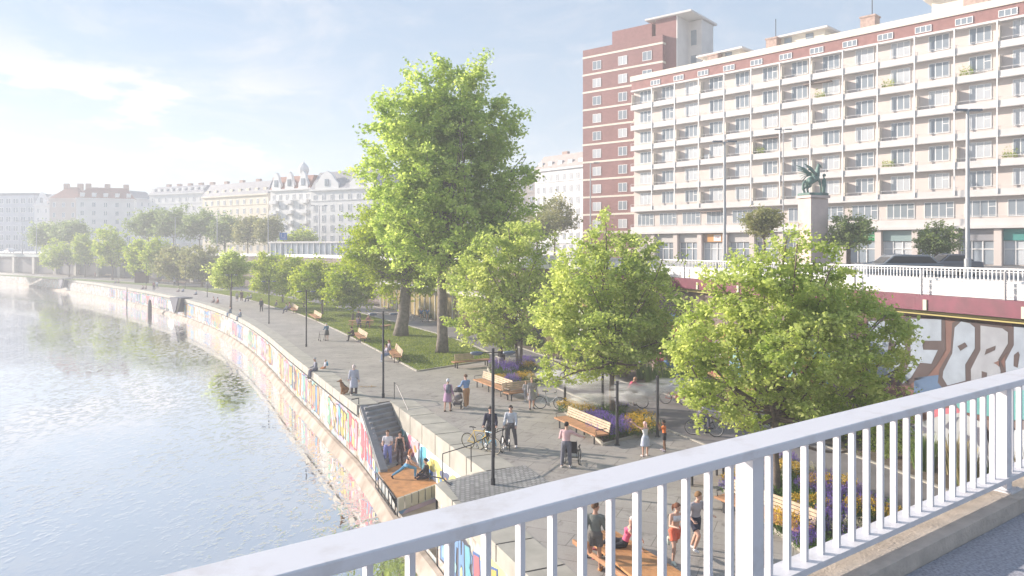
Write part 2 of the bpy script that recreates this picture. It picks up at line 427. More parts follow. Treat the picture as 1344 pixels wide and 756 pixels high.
# cobbled apron south of the stairwell
g = MB(); g.sheet([(-2.40,26.38),(-1.0,27.66),(0.5,28.5),(2.4,24.0),(-0.95,22.7),(-1.55,23.9)], 0.027)
struct(g.build('cobbled_apron', M_cob))

# water
wm = bpy.data.materials.new('canal_water'); nt2, N2, L2, b2 = nodes_of(wm)
b2.inputs['Base Color'].default_value = (0.27,0.30,0.31,1); b2.inputs['Roughness'].default_value = 0.03
b2.inputs['IOR'].default_value = 1.9; b2.inputs['Specular IOR Level'].default_value = 0.5
tcw = N2.new('ShaderNodeTexCoord'); mpw = N2.new('ShaderNodeMapping'); mpw.inputs['Rotation'].default_value = (0,0,R(-25)); mpw.inputs['Scale'].default_value = (1.0, 0.55, 1)
L2.new(tcw.outputs['Object'], mpw.inputs['Vector'])
n1 = N2.new('ShaderNodeTexNoise'); n1.inputs['Scale'].default_value = 3.4; n1.inputs['Detail'].default_value = 3; n1.inputs['Roughness'].default_value = 0.5
n3 = N2.new('ShaderNodeTexNoise'); n3.inputs['Scale'].default_value = 0.9; n3.inputs['Detail'].default_value = 3
L2.new(mpw.outputs[0], n1.inputs['Vector']); L2.new(mpw.outputs[0], n3.inputs['Vector'])
bp1 = N2.new('ShaderNodeBump'); bp1.inputs['Strength'].default_value = 0.5; bp1.inputs['Distance'].default_value = 0.045
bp2 = N2.new('ShaderNodeBump'); bp2.inputs['Strength'].default_value = 0.05; bp2.inputs['Distance'].default_value = 0.12
rw_ = N2.new('ShaderNodeMapRange'); rw_.interpolation_type = 'SMOOTHSTEP'; rw_.inputs['From Min'].default_value = 0.48; rw_.inputs['From Max'].default_value = 0.74
L2.new(n1.outputs['Fac'], rw_.inputs['Value']); pn2 = N2.new('ShaderNodeTexNoise'); pn2.inputs['Scale'].default_value = 0.09; pn2.inputs['Detail'].default_value = 3; L2.new(mpw.outputs[0], pn2.inputs['Vector'])
pr2 = N2.new('ShaderNodeMapRange'); pr2.inputs['From Min'].default_value = 0.38; pr2.inputs['From Max'].default_value = 0.62; pr2.inputs['To Min'].default_value = 0.25; L2.new(pn2.outputs['Fac'], pr2.inputs['Value'])
pm2 = N2.new('ShaderNodeMath'); pm2.operation = 'MULTIPLY'; L2.new(rw_.outputs[0], pm2.inputs[0]); L2.new(pr2.outputs[0], pm2.inputs[1]); L2.new(pm2.outputs[0], bp1.inputs['Height']); L2.new(n3.outputs['Fac'], bp2.inputs['Height']); L2.new(bp2.outputs[0], bp1.inputs['Normal'])
L2.new(bp1.outputs[0], b2.inputs['Normal'])
b2.inputs['Base Color'].default_value = (0.13,0.13,0.10,1)
gl_ = N2.new('ShaderNodeBsdfGlossy'); gl_.inputs['Roughness'].default_value = 0.04; gl_.inputs['Color'].default_value = (0.98,0.98,1.0,1); L2.new(bp1.outputs[0], gl_.inputs['Normal'])
lw_ = N2.new('ShaderNodeLayerWeight'); lw_.inputs['Blend'].default_value = 0.5
mrw = N2.new('ShaderNodeMapRange'); mrw.inputs['From Min'].default_value = 0.2; mrw.inputs['From Max'].default_value = 0.95; mrw.inputs['To Min'].default_value = 0.35; mrw.inputs['To Max'].default_value = 0.92
L2.new(lw_.outputs['Facing'], mrw.inputs['Value'])
msw = N2.new('ShaderNodeMixShader'); L2.new(mrw.outputs[0], msw.inputs['Fac']); L2.new(b2.outputs[0], msw.inputs[1]); L2.new(gl_.outputs[0], msw.inputs[2]); L2.new(msw.outputs[0], N2['Material Output'].inputs['Surface'])
g = MB(); g.sheet([(-700,-120),(60,-120),(60,420),(-700,420)], -3.4); struct(g.build('water', wm))

# street level behind the retaining wall
STZ = 6.6
M_street = mat('street_asphalt', (0.17,0.165,0.165), 0.85, var=0.15, scale=0.5, bump=0.2, detail=8)
g = MB(); g.sheet(list(offset_line(W, -0.15)) + [(-700,420),(-700,1500),(900,1500),(900,-60),(60,-60)], STZ)
struct(g.build('street', M_street))
g = MB(); pave = [(p[0]+0.0, p[1]) for p in offset_line(W, -0.3)]
g.sheet(pave[3:-3] + list(reversed(offset_line(W, -3.2)[3:-3])), STZ+0.10)
struct(g.build('pavement', mat('pavement_grey', (0.33,0.32,0.31), 0.85, var=0.1, scale=1)))

# ================================================================== quay wall
def wall_paint():
    m = bpy.data.materials.new('painted_quay_masonry'); nt, N, L, b = nodes_of(m)
    tc = N.new('ShaderNodeTexCoord')
    br = N.new('ShaderNodeTexBrick'); br.inputs['Scale'].default_value = 1; br.inputs['Brick Width'].default_value = 0.8; br.inputs['Row Height'].default_value = 0.4
    br.inputs['Mortar Size'].default_value = 0.02
    br.inputs['Color1'].default_value = (0.36,0.31,0.25,1); br.inputs['Color2'].default_value = (0.27,0.22,0.175,1); br.inputs['Mortar'].default_value = (0.14,0.12,0.10,1)
    L.new(tc.outputs['UV'], br.inputs['Vector'])
    nz = N.new('ShaderNodeTexNoise'); nz.inputs['Scale'].default_value = 0.5; nz.inputs['Detail'].default_value = 5; nz.inputs['Distortion'].default_value = 1.5
    L.new(tc.outputs['Object'], nz.inputs['Vector'])
    cr = N.new('ShaderNodeValToRGB'); cr.color_ramp.interpolation = 'CONSTANT'
    els = cr.color_ramp.elements
    cols = [(0.0,(0.42,0.41,0.38)),(0.40,(0.37,0.44,0.46)),(0.46,(0.48,0.46,0.42)),(0.52,(0.42,0.34,0.29)),(0.57,(0.49,0.49,0.48)),(0.63,(0.34,0.41,0.34))]
    els[0].position = 0; els[0].color = (*cols[0][1],1)
    els[1].position = cols[1][0]; els[1].color = (*cols[1][1],1)
    for p_, c_ in cols[2:]:
        e = els.new(p_); e.color = (*c_, 1)
    L.new(nz.outputs['Fac'], cr.inputs['Fac'])
    n2 = N.new('ShaderNodeTexNoise'); n2.inputs['Scale'].default_value = 1.4; n2.inputs['Detail'].default_value = 8
    L.new(tc.outputs['Object'], n2.inputs['Vector'])
    mr = N.new('ShaderNodeMapRange'); mr.inputs['From Min'].default_value = 0.42; mr.inputs['From Max'].default_value = 0.5
    L.new(n2.outputs['Fac'], mr.inputs['Value'])
    mx = N.new('ShaderNodeMix'); mx.data_type = 'RGBA'
    L.new(mr.outputs[0], mx.inputs['Factor']); L.new(br.outputs['Color'], mx.inputs[6]); L.new(cr.outputs['Color'], mx.inputs[7])
    L.new(mx.outputs[2], b.inputs['Base Color']); b.inputs['Roughness'].default_value = 0.8
    return m
M_qw = wall_paint()
outer = Q_NEAR + Q_FAR          # the line of the outer face, notch ignored
# arc-length table for graffiti
def arclen(pts):
    s = [0.0]
    for a, b in zip(pts[:-1], pts[1:]): s.append(s[-1] + math.hypot(b[0]-a[0], b[1]-a[1]))
    return s
def along(pts, S, s):
    s = max(0, min(S[-1]-1e-4, s)); i = 0
    while S[i+1] < s: i += 1
    a, b = Vector(pts[i]), Vector(pts[i+1]); t = (s-S[i])/(S[i+1]-S[i]); d = (b-a).normalized()
    return a + (b-a)*t, d
def uv_strip(name, pts, z0, z1, m, parent=None, zf=None):
    me = bpy.data.meshes.new(name); vs = []; fs = []; uv = []; s = 0
    for i, (a, b) in enumerate(zip(pts[:-1], pts[1:])):
        Ln = math.hypot(b[0]-a[0], b[1]-a[1]); o = len(vs)
        za = zf[i] if zf else z1; zb = zf[i+1] if zf else z1
        vs += [(a[0],a[1],z0),(b[0],b[1],z0),(b[0],b[1],zb),(a[0],a[1],za)]; fs.append((o,o+1,o+2,o+3))
        uv += [(s,z0),(s+Ln,z0),(s+Ln,zb),(s,za)]; s += Ln
    me.from_pydata(vs, [], fs); ul = me.uv_layers.new()
    ul.data.foreach_set('uv', [c for p in uv for c in p]); me.materials.append(m)
    o = bpy.data.objects.new(name, me); COL.objects.link(o)
    if parent: o.parent = parent
    return o
qw = thing('quay_wall', 'long curving quay wall covered in graffiti above the canal water', 'quay wall')
face = offset_line(outer, -0.07)   # right side of the walking direction = landward
# sloped coping beside the stairs: the outer wall is lower there
fz = []
DK = -2.2
SB = (-6.38, 34.8)   # foot of stairs at the outer line
def outer_top(p):
    y = p[1]
    if y <= 26.3: return -0.5
    if y >= 39.3: return -0.5
    if y <= 34.9: return DK-0.02
    return DK + (y-34.9)/(39.3-34.9)*(0-DK) - 0.02
line2 = [];
for p in outer:
    line2.append(tuple(p))
i_c = line2.index((-2.74,26.3))
line2[i_c+1:i_c+1] = [(-2.76,26.34),(-4.9,31.1),(-6.40,34.9)]
line2.insert(line2.index((-6.40,34.9))+1, (-8.28,39.26))
face2 = offset_line(line2, -0.07)
def top2(i):
    p = line2[i]
    return outer_top(p)
zf = [(-0.5 if (p[1] <= 26.3 or p[1] >= 39.3) else (DK-0.55 if 26.31 < p[1] < 31.2 else outer_top(p))) for p in line2]
uv_strip('wall_face', face2, -3.3, -0.5, M_qw, qw, zf)
# ledge
lg = MB(); o1 = offset_line(line2, 0.0); o2 = offset_line(line2, 0.6); o3 = offset_line(line2, 0.2)
for i in range(len(line2)-1):
    lg.add([(*o1[i],-2.9),(*o1[i+1],-2.9),(*o3[i+1],-2.94),(*o3[i],-2.94)], [(0,1,2,3)])
    lg.add([(*o3[i],-2.94),(*o3[i+1],-2.94),(*o2[i+1],-3.55),(*o2[i],-3.55)], [(0,1,2,3)])
lg.build('ledge', M_ledge, qw)
# caps
def cap_run(mb, pts, width, z0, z1, Lb=1.95, side=-1, over=0.03):
    S = arclen(pts); n = max(1, round(S[-1]/Lb))
    for k in range(n):
        a, _ = along(pts, S, S[-1]*k/n + 0.04); b, _ = along(pts, S, S[-1]*(k+1)/n - 0.04)
        d = (b-a).normalized(); nr = Vector((-d.y, d.x))*side
        a2 = a - nr*over; b2 = b - nr*over; a3 = a + nr*width; b3 = b + nr*width
        vs = [(*a2,z0),(*b2,z0),(*b3,z0),(*a3,z0),(*a2,z1),(*b2,z1),(*b3,z1),(*a3,z1)]
        mb.add(vs, [(0,3,2,1),(4,5,6,7),(0,1,5,4),(2,3,7,6),(1,2,6,5),(0,4,7,3)])
cm = MB(); cap_run(cm, Q_NEAR, 1.15, -0.5, 0.02); cap_run(cm, Q_FAR, 1.15, -0.5, 0.02)
cap_run(cm, [(-1.0,27.78),(-6.75,40.5)], 1.25, -0.95, 0.02)
cap_run(cm, [(-2.70,26.36),(-0.97,27.83)], 0.5, -0.95, 0.021, Lb=0.9, side=-1)
cm.build('coping', M_conc, qw)
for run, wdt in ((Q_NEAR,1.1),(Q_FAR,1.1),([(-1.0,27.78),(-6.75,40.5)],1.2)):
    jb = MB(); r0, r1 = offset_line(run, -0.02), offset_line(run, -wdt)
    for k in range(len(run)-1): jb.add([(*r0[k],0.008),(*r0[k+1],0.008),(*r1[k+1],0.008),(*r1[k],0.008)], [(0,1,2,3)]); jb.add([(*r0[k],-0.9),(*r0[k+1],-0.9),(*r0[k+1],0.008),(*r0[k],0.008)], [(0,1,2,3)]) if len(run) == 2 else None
    jb.build('joint_core', M_dark, qw)  # dark core that shows as joints between the coping blocks
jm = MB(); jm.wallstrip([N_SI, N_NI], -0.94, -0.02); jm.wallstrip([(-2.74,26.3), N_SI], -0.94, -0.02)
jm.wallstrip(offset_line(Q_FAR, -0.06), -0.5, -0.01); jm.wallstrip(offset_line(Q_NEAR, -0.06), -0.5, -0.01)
jm.build('joint_core', M_dark, qw)
pm = MB(); o = offset_line(Q_FAR, 0.04)
for a, b in zip(o[:-1], o[1:]): pm.bar((*a,-0.56), (*b,-0.56), 0.05)
pm.build('cable_pipe', M_steel, qw)
# notch inner walls
uv_strip('stairwell_wall', [(-6.72,40.55),(-0.95,27.8),(-2.72,26.28)], -3.0, -0.95, M_qw, qw)
uv_strip('deck_front_wall', [(-4.92,31.15),(-3.1,33.4)], -3.3, DK-0.5, M_qw, qw)
mbs = MB(); mbs.sheet([(-4.9,31.1),(-3.0,33.5),(-0.9,27.8),(-2.8,26.3)], -2.95); mbs.build('lower_landing', M_ledge, qw)

# stairs and wooden deck
st = thing('quay_stairs', 'broad grey stone steps dropping from the promenade to the timber deck', 'stairs', (0,0,0))
TA, TB = Vector((-7.98,39.2)), Vector((-6.74,40.5)); BA, BB = Vector((-6.12,35.15)), Vector((-5.02,37.1))
mb = MB(); ns = 12
for k in range(ns):
    t0, t1 = k/ns, (k+1)/ns; z = 0 - (k+0.0)*(-DK)/ns - 0.02
    a0, b0, a1, b1 = TA.lerp(BA,t0), TB.lerp(BB,t0), TA.lerp(BA,t1), TB.lerp(BB,t1)
    zt = z - (-DK)/ns*0.0
    z2 = z - (-DK)/ns
    nose = (a1-a0).normalized()*0.03
    mb.add([(*a0,z2-0.4),(*(a1),z2-0.4),(*(b1),z2-0.4),(*b0,z2-0.4),(*a0,z),(*(a1+nose),z),(*(b1+nose),z),(*b0,z)], [(0,3,2,1),(4,5,6,7),(0,1,5,4),(2,3,7,6),(1,2,6,5),(0,4,7,3)])
mb.build('steps', M_step, st)
mb = MB()
def slope_wall(a, b, wdt, za, zb, zlow, mi=0):
    d = (b-a).normalized(); n = Vector((-d.y, d.x))*wdt
    mb.add([(*a,zlow),(*b,zlow),(*(b+n),zlow),(*(a+n),zlow),(*a,za),(*b,zb),(*(b+n),zb),(*(a+n),za)], [(0,3,2,1),(4,5,6,7),(0,1,5,4),(2,3,7,6),(1,2,6,5),(0,4,7,3)], mi)
slope_wall(Vector((-8.15,39.22)), Vector((-6.27,34.80)), 0.36, 0.05, DK+0.12, -3.0)
mb.build('stringer', M_conc2, st)
dk = thing('timber_deck', 'small orange larch deck at the foot of the quay steps', 'deck')
mb = MB(); dA, dB, dC, dD = Vector((-6.38,34.85)), Vector((-4.98,37.35)), Vector((-3.16,33.45)), Vector((-4.86,31.2))
for k in range(22):
    t0, t1 = k/22, (k+1)/22-0.003
    p0, p1, q0, q1 = dA.lerp(dD,t0), dA.lerp(dD,t1), dB.lerp(dC,t0), dB.lerp(dC,t1)
    mb.add([(*p0,DK-0.05),(*p1,DK-0.05),(*q1,DK-0.05),(*q0,DK-0.05),(*p0,DK),(*p1,DK),(*q1,DK),(*q0,DK)], [(0,3,2,1),(4,5,6,7),(0,1,5,4),(2,3,7,6),(1,2,6,5),(0,4,7,3)])
mb.build('planks', M_wood, dk)
mb = MB(); cap_run(mb, [(-4.90,31.12),(-3.12,33.43)], 0.05, DK-0.52, DK+0.02, Lb=0.42, over=0.05)
mb.build('edge_beam', M_conc, dk)
mb = MB(); pts = [Vector((-6.47,34.75)), Vector((-4.98,31.2))]
for k in range(7):
    p = pts[0].lerp(pts[1], k/6); mb.bar((*p,DK-0.75), (*p,DK+0.02), 0.035)
mb.bar((*pts[0],DK+0.02), (*pts[1],DK+0.02), 0.05); mb.bar((*pts[0],DK-0.7), (*pts[1],DK-0.7), 0.04)
mb.build('edge_rail', M_steel, dk)

# handrails by the stairwell
def handrail(name, pts, label, r=0.022):
    t = thing(name, label, 'handrail')
    m = MB(); m.tube(pts, r, 6); m.build('rail', M_steel, t)
    return t
hr = handrail('stair_handrail', [(-2.55,26.9,0.0),(-2.55,26.9,0.92),(-1.6,27.75,1.0),(-0.7,29.6,1.0),(-0.1,30.6,1.0),(-0.1,30.6,0)], 'bent black steel handrail at the cobbled corner beside the quay steps')
m = MB(); m.tube([(-0.7,29.6,1.0),(-0.7,29.6,0)], 0.02, 6); m.tube([(-1.55,27.72,1.0),(-1.55,27.72,0.0)], 0.02, 6); m.build('post', M_steel, hr)
hr2 = handrail('stair_handrail', [(-6.6,41.0,0.0),(-6.6,41.0,0.95),(-6.35,40.3,0.95),(-4.2,35.5,-1.2),(-4.2,35.5,-1.9)], 'thin black handrail running down beside the grey quay steps')
handrail('ladder_hook', [(-8.3,39.6,0.0),(-8.3,39.6,0.35),(-8.6,39.2,0.35)], 'short bent black rail at the outer top of the quay steps', 0.03)
handrail('ladder_hook', [(-3.0,26.75,0.0),(-3.0,26.75,0.15),(-2.5,26.45,0.15),(-2.2,26.1,0.03)], 'small black steel hook on the corner coping above the deck', 0.03)

# ================================================================== graffiti on the quay (thin painted shapes on the wall face)
GM = {}
def gcol(c):
    k = tuple(round(v,2) for v in c)
    if k not in GM: GM[k] = mat('graffiti_paint_%d' % len(GM), c, 0.7, var=0.1, scale=2)
    return GM[k]
PAL = [(0.75,0.74,0.72),(0.10,0.45,0.55),(0.62,0.10,0.14),(0.70,0.50,0.06),(0.12,0.30,0.62),(0.70,0.30,0.38),(0.20,0.50,0.30),(0.06,0.06,0.08),(0.35,0.68,0.72),(0.70,0.38,0.12),(0.60,0.45,0.62),(0.80,0.78,0.30)]
PAL = [tuple(0.72*(0.82*v + 0.18*0.45) for v in c) for c in PAL]
def blob(rng, cx, cz, rx, rz, n=18, jag=0.28):
    ph = rng.uniform(0, 6.28, 4); am = rng.uniform(0.3, 1, 4)*jag
    out = []
    for k in range(n):
        a = 2*PI*k/n
        r = 1 + am[0]*math.sin(2*a+ph[0]) + am[1]*math.sin(3*a+ph[1])*0.8 + am[2]*math.sin(5*a+ph[2])*0.5
        out.append((cx+rx*r*math.cos(a), cz+rz*r*math.sin(a)))
    return out
def letterish(rng, cx, cz, w_, h_):
    """a chunky slanted letter-like outline"""
    k = rng.integers(0, 5); sl = rng.uniform(-0.25, 0.35)
    base = [
        [(-.5,-.5),(-.15,-.5),(-.1,-.1),(.15,-.1),(.2,-.5),(.5,-.5),(.45,.5),(.15,.5),(.12,.15),(-.12,.15),(-.1,.5),(-.45,.5)],
        [(-.5,-.5),(.5,-.45),(.5,-.2),(-.05,-.2),(-.05,0),(.35,.02),(.35,.22),(-.05,.2),(-.02,.32),(.5,.32),(.45,.5),(-.5,.5)],
        [(-.45,-.5),(.4,-.5),(.5,-.1),(.3,.05),(.48,.2),(.4,.5),(-.45,.5),(-.5,.1)],
        [(-.5,-.5),(.5,-.4),(.45,-.15),(-.1,-.15),(.5,.25),(.45,.5),(-.5,.45),(-.45,.22),(.05,.2),(-.5,-.2)],
        [(-.2,-.5),(.2,-.5),(.22,.15),(.5,.2),(.5,.5),(-.5,.5),(-.5,.2),(-.2,.15)]][k]
    return [(cx+(x+sl*y)*w_+rng.uniform(-.04,.04)*w_, cz+y*h_+rng.uniform(-.04,.04)*h_) for x, y in base]
def grow(poly, k):
    cx = sum(p[0] for p in poly)/len(poly); cz = sum(p[1] for p in poly)/len(poly)
    mx_ = max(abs(p[0]-cx) for p in poly); mz = max(abs(p[1]-cz) for p in poly)
    return [(cx+(p[0]-cx)*(1+k/mx_), cz+(p[1]-cz)*(1+k/mz)) for p in poly]
def paint(mbs, pts, S, poly, off, col, flip=1):
    """put a (s, z) polygon on the wall following the line"""
    P = []
    for s_, z in poly:
        q, d = along(pts, S, s_); n = Vector((-d.y, d.x))*flip
        P.append((q.x+n.x*off, q.y+n.y*off, z))
    tr = tessellate_polygon([[Vector((a[0], a[1], 0)) for a in poly]])
    key = tuple(round(v,2) for v in col)
    pk = mbs.get('cur', 0); mb, cols = mbs.setdefault(('piece', pk), (MB(), []))
    if key not in cols: cols.append(key)
    mb.add(P, [tuple(t) for t in tr], cols.index(key))
def build_pieces(mbs, parent, name='painted_lettering'):
    for k, v in mbs.items():
        if isinstance(k, tuple): v[0].build(name, [gcol(c) for c in v[1]], parent)
def graffiti_piece(mbs, pts, S, s0, wid, z0, z1, seed, off=0.0, flip=1, step=0.003, zmax=None):
    rng = np.random.default_rng(seed); hh = z1-z0; mbs['cur'] = seed
    top = zmax if zmax else (lambda s: z1)
    bgc = PAL[rng.integers(0, len(PAL))]; fill = PAL[rng.integers(0, len(PAL))]; outl = [(0.05,0.05,0.07),(0.06,0.12,0.30),(0.35,0.05,0.08)][rng.integers(0,3)]
    cl = lambda poly: [(x, max(z0+0.02, min(top(x)-0.03, z))) for x, z in poly]
    paint(mbs, pts, S, cl(blob(rng, s0+wid/2, (z0+z1)/2, wid*0.52, hh*0.47, 22, 0.14)), off, bgc, flip)
    for k in range(int(rng.integers(4, 9))):
        paint(mbs, pts, S, cl(blob(rng, s0+rng.uniform(0.1,0.9)*wid, z0+rng.uniform(0.2,0.8)*hh, wid*0.12, hh*0.2)), off+step*(1+k*0.3), PAL[rng.integers(0,len(PAL))], flip)
    n = max(2, int(wid/0.55)); lw = wid/n
    for k in range(n):
        poly = letterish(rng, s0+lw*(k+0.5), (z0+z1)/2, lw*0.88, hh*rng.uniform(0.6,0.78))
        paint(mbs, pts, S, cl(grow(poly, 0.09)), off+step*(3+0.2*k), outl, flip)
        paint(mbs, pts, S, cl(poly), off+step*(5+0.2*k), fill if rng.random() < 0.6 else PAL[rng.integers(0,len(PAL))], flip)
        paint(mbs, pts, S, cl(blob(rng, s0+lw*(k+0.5), (z0+z1)/2-0.2*hh, lw*0.2, hh*0.1)), off+step*7, PAL[rng.integers(0,len(PAL))], flip)
ga = thing('graffiti', 'bright graffiti lettering painted along the lower quay wall', 'graffiti')
mbs = {}
Lf = face2[face2.index(face2[-1])-len(Q_FAR)+1:]
Lf = offset_line(Q_FAR, -0.07); Sf = arclen(Lf)
s = 0.3; sd_ = 1
rg = random.Random(3)
while s < 150:
    wd = rg.uniform(1.6, 4.2) if s < 60 else rg.uniform(3, 7)
    if rg.random() < 0.86: graffiti_piece(mbs, Lf, Sf, s, wd, -2.85, -0.58, sd_, 0.004)
    s += wd + rg.uniform(0.0, 0.6); sd_ += 1
Ln_ = list(reversed(offset_line(Q_NEAR, -0.07))); Sn = arclen(Ln_)
Ls = offset_line([(-2.74,26.3),(-8.28,39.3)], -0.07)[:]; Ss = arclen(Ls)
def zt_(s): return outer_top((0, 26.3 + s/Ss[-1]*13.0)) - 0.05 if s/Ss[-1] > 0.66 else DK-0.6
for k in range(3): graffiti_piece(mbs, Ls, Ss, 9.4+k*1.45, 1.4, -2.85, -0.6, 900+k, 0.004, 1, 0.003, zt_)
for k in range(3): graffiti_piece(mbs, Ln_, Sn, 0.4+k*3.4, 3.2, -2.85, -0.6, 70+k, 0.004, -1)
build_pieces(mbs, ga)
gb = thing('graffiti', 'blue white and yellow mural on the inner wall beside the deck', 'graffiti'); mbs = {}
Li = [(-6.72,40.55),(-0.95,27.8)]; Si = arclen(Li)
def ip(poly, off, col): paint(mbs, Li, Si, poly, -off, col)
ip([(0.2,-2.9),(13.9,-2.9),(13.9,-0.97),(0.2,-0.97)], 0.004, (0.70,0.74,0.76))
rr = np.random.default_rng(5)
for k, (cx, cz, rx, rz, c) in enumerate([(2.0,-1.5,0.7,0.4,(0.12,0.42,0.40)),(3.2,-1.6,0.7,0.5,(0.20,0.30,0.25)),(3.9,-1.5,0.5,0.5,(0.62,0.20,0.28)),(4.6,-1.4,0.6,0.35,(0.80,0.42,0.45)),(5.4,-1.8,0.6,0.7,(0.75,0.78,0.80)),(6.0,-1.7,0.55,0.7,(0.15,0.50,0.70)),(7.0,-2.1,0.5,0.6,(0.10,0.28,0.68)),(7.6,-1.5,0.9,0.3,(0.78,0.68,0.20)),(8.6,-1.9,0.6,0.5,(0.75,0.62,0.15)),(9.3,-1.6,0.7,0.25,(0.10,0.12,0.2)),(10.0,-1.9,0.8,0.6,(0.78,0.72,0.22)),(11.2,-1.7,0.7,0.5,(0.30,0.60,0.72)),(12.2,-1.8,0.7,0.5,(0.80,0.78,0.25)),(13.0,-1.5,0.5,0.4,(0.15,0.45,0.35))]):
    ip([(x, max(-2.88, min(-0.99, z))) for x, z in blob(rr, cx, cz, rx, rz, 18, 0.35)], 0.008+0.001*k, c)
    ip([(x, max(-2.88, min(-0.99, z))) for x, z in blob(rr, cx+0.1, cz-0.1, rx*0.35, rz*0.4, 14, 0.35)], 0.03+0.001*k, PAL[(k*5) % 12])
Lg = [(-4.93,31.14),(-3.1,33.4)]; Sg = arclen(Lg)
graffiti_piece(mbs, Lg, Sg, 0.1, 2.7, -3.25, DK-0.54, 33, -0.012)
build_pieces(mbs, gb)

# prow-like platforms and mooring things
def quay_at(px):
    k = (px-CX)/F
    for a, b in zip(Q_FAR[:-1], Q_FAR[1:]):
        fa_, fb_ = a[0]-k*a[1], b[0]-k*b[1]
        if fa_*fb_ <= 0: t_ = fa_/(fa_-fb_); return Vector(a).lerp(Vector(b), t_)
    return Vector(Q_FAR[-1])
for (px0, px1, py0, py1, lab) in ((229, 251, 385, 403, 'dark wedge shaped outlet hood jutting from the quay under two seated people'), (78.5, 96, 363.5, 375, 'dark wedge shaped outlet hood on the far bend of the quay wall')):
    c = quay_at((px0+px1)/2); d = c.y; hw = (px1-px0)/2/F*d; dz = (py1-py0)/F*d
    q = thing('outlet_hood', lab, 'outlet hood', (c.x-0.9, c.y-0.9, 0.1), R(-38)); m = MB()
    m.extrude_profile([(-hw,0.12),(hw,0.12),(0.25*hw,-dz),(-0.1*hw,-dz)], Matrix.Rotation(PI/2, 4, 'X') @ Matrix.Translation((0,0,0.2)), -2.5)
    m.build('hood', mat('hood_slate', (0.09,0.09,0.12), 0.6), q)
    m = MB()
    for sx in (-1, 1): m.bar((sx*hw*1.1, 0.1, 0.1), (sx*hw*0.2, 0.1, -dz-0.2), 0.22, 0.22)
    m.build('rim', M_conc, q)
m = MB(); p = G(196.5, 411, -3.4); m.lathe([(0.05,-0.3),(0.32,-0.2),(0.36,0.6),(0.33,1.7),(0.2,2.3),(0.05,2.5)], (0,0,0), 14)
tag(m.build('mooring_buoy', mat('buoy_dark', (0.10,0.08,0.08), 0.6, var=0.2), None, True, p), 'dark rounded mooring dolphin standing in the water near the quay', 'mooring buoy')
p = G(166.5, 402, -3.4)
m = MB(); m.tube([(0,0,-0.5),(0,0,3.8)], 0.11, 8); tag(m.build('mooring_post', M_steel, None, True, p), 'thin dark post rising from the water against the far quay', 'post')
p = G(45, 372, -3.4)
m = MB(); m.tube([(0,0,-0.5),(0,0,3.9)], 0.25, 8); tag(m.build('mooring_post', M_conc, None, True, p), 'pale concrete pile in the water at the far bend', 'post')

# ================================================================== retaining wall with metro beam, parapet and railing
rw = thing('retaining_wall', 'tall street retaining wall behind the bike path with large painted letters', 'retaining wall')
M_rw = mat('rough_wall', (0.24,0.18,0.16), 0.85, col2=(0.14,0.11,0.11), scale=0.8, bump=0.3, detail=8)
uv_strip('wall_face', W, -0.1, STZ-0.05, M_rw, rw)
M_beam = mat('plum_girder', (0.14,0.025,0.05), 0.5, var=0.2, scale=2)
near = [p for p in W if p[1] < 60]
o = offset_line(near, 0.35)
m = MB()
for a, b in zip(o[:-1], o[1:]):
    m.bar((*a,6.28), (*b,6.28), 0.5, 0.62)
m.build('girder', M_beam, rw)
m = MB()
for a, b in zip(o[:-1], o[1:]):
    m.bar((*a,5.90), (*b,5.90), 0.09, 0.07); m.bar((*a,5.80), (*b,5.80), 0.09, 0.05, mi=1)
m.build('cable_tray', [mat('olive', (0.22,0.19,0.07), 0.6), mat('olive2', (0.40,0.34,0.12), 0.6)], rw)
m = MB(); S_ = arclen(near)
s = 2.0
while s < S_[-1]:
    q, d = along(near, S_, s); n = Vector((-d.y, d.x)); c = q + n*0.63
    m.box((c.x, c.y, 6.2), (0.16, 0.06, 0.42), math.atan2(d.y, d.x)); s += 3.9
m.build('bracket', mat('bracket_pale', (0.55,0.55,0.42), 0.6), rw)
pp = offset_line(W, 0.05)
m = MB()
for a, b in zip(pp[:-1], pp[1:]): m.bar((*a,6.89), (*b,6.89), 0.3, 0.58)
m.build('parapet', M_white, rw)
rl = thing('street_railing', 'white bar railing along the street edge above the painted wall', 'railing')
seg = [p for p in W if p[1] < 75]; S_ = arclen(seg); m = MB(); q0 = []
s = 0.5
while s < S_[-1]:
    q, d = along(seg, S_, s); m.box((q.x, q.y, 7.44), (0.035, 0.035, 0.5), math.atan2(d.y, d.x)); s += 0.16
bars = m.build('baluster', M_white, rl); bars['kind'] = 'stuff'
m = MB()
for a, b in zip(seg[:-1], seg[1:]): m.bar((*a,7.70), (*b,7.70), 0.10, 0.06); m.bar((*a,7.22), (*b,7.22), 0.05, 0.05)
m.build('top_rail', M_white, rl)
m = MB(); o = offset_line(seg, 0.45); So = arclen(o); s = 1.0
while s < So[-1]:
    q, d = along(o, So, s); m.bar((q.x,q.y,6.55), (q.x,q.y,7.62), 0.07)
    s += 3.4
for z in (6.8, 7.05, 7.3, 7.6):
    for a, b in zip(o[:-1], o[1:]): m.bar((*a,z), (*b,z), 0.018)
m.build('guard_fence', M_steel if False else mat('galv', (0.45,0.45,0.46), 0.5, metal=0.4), rl)

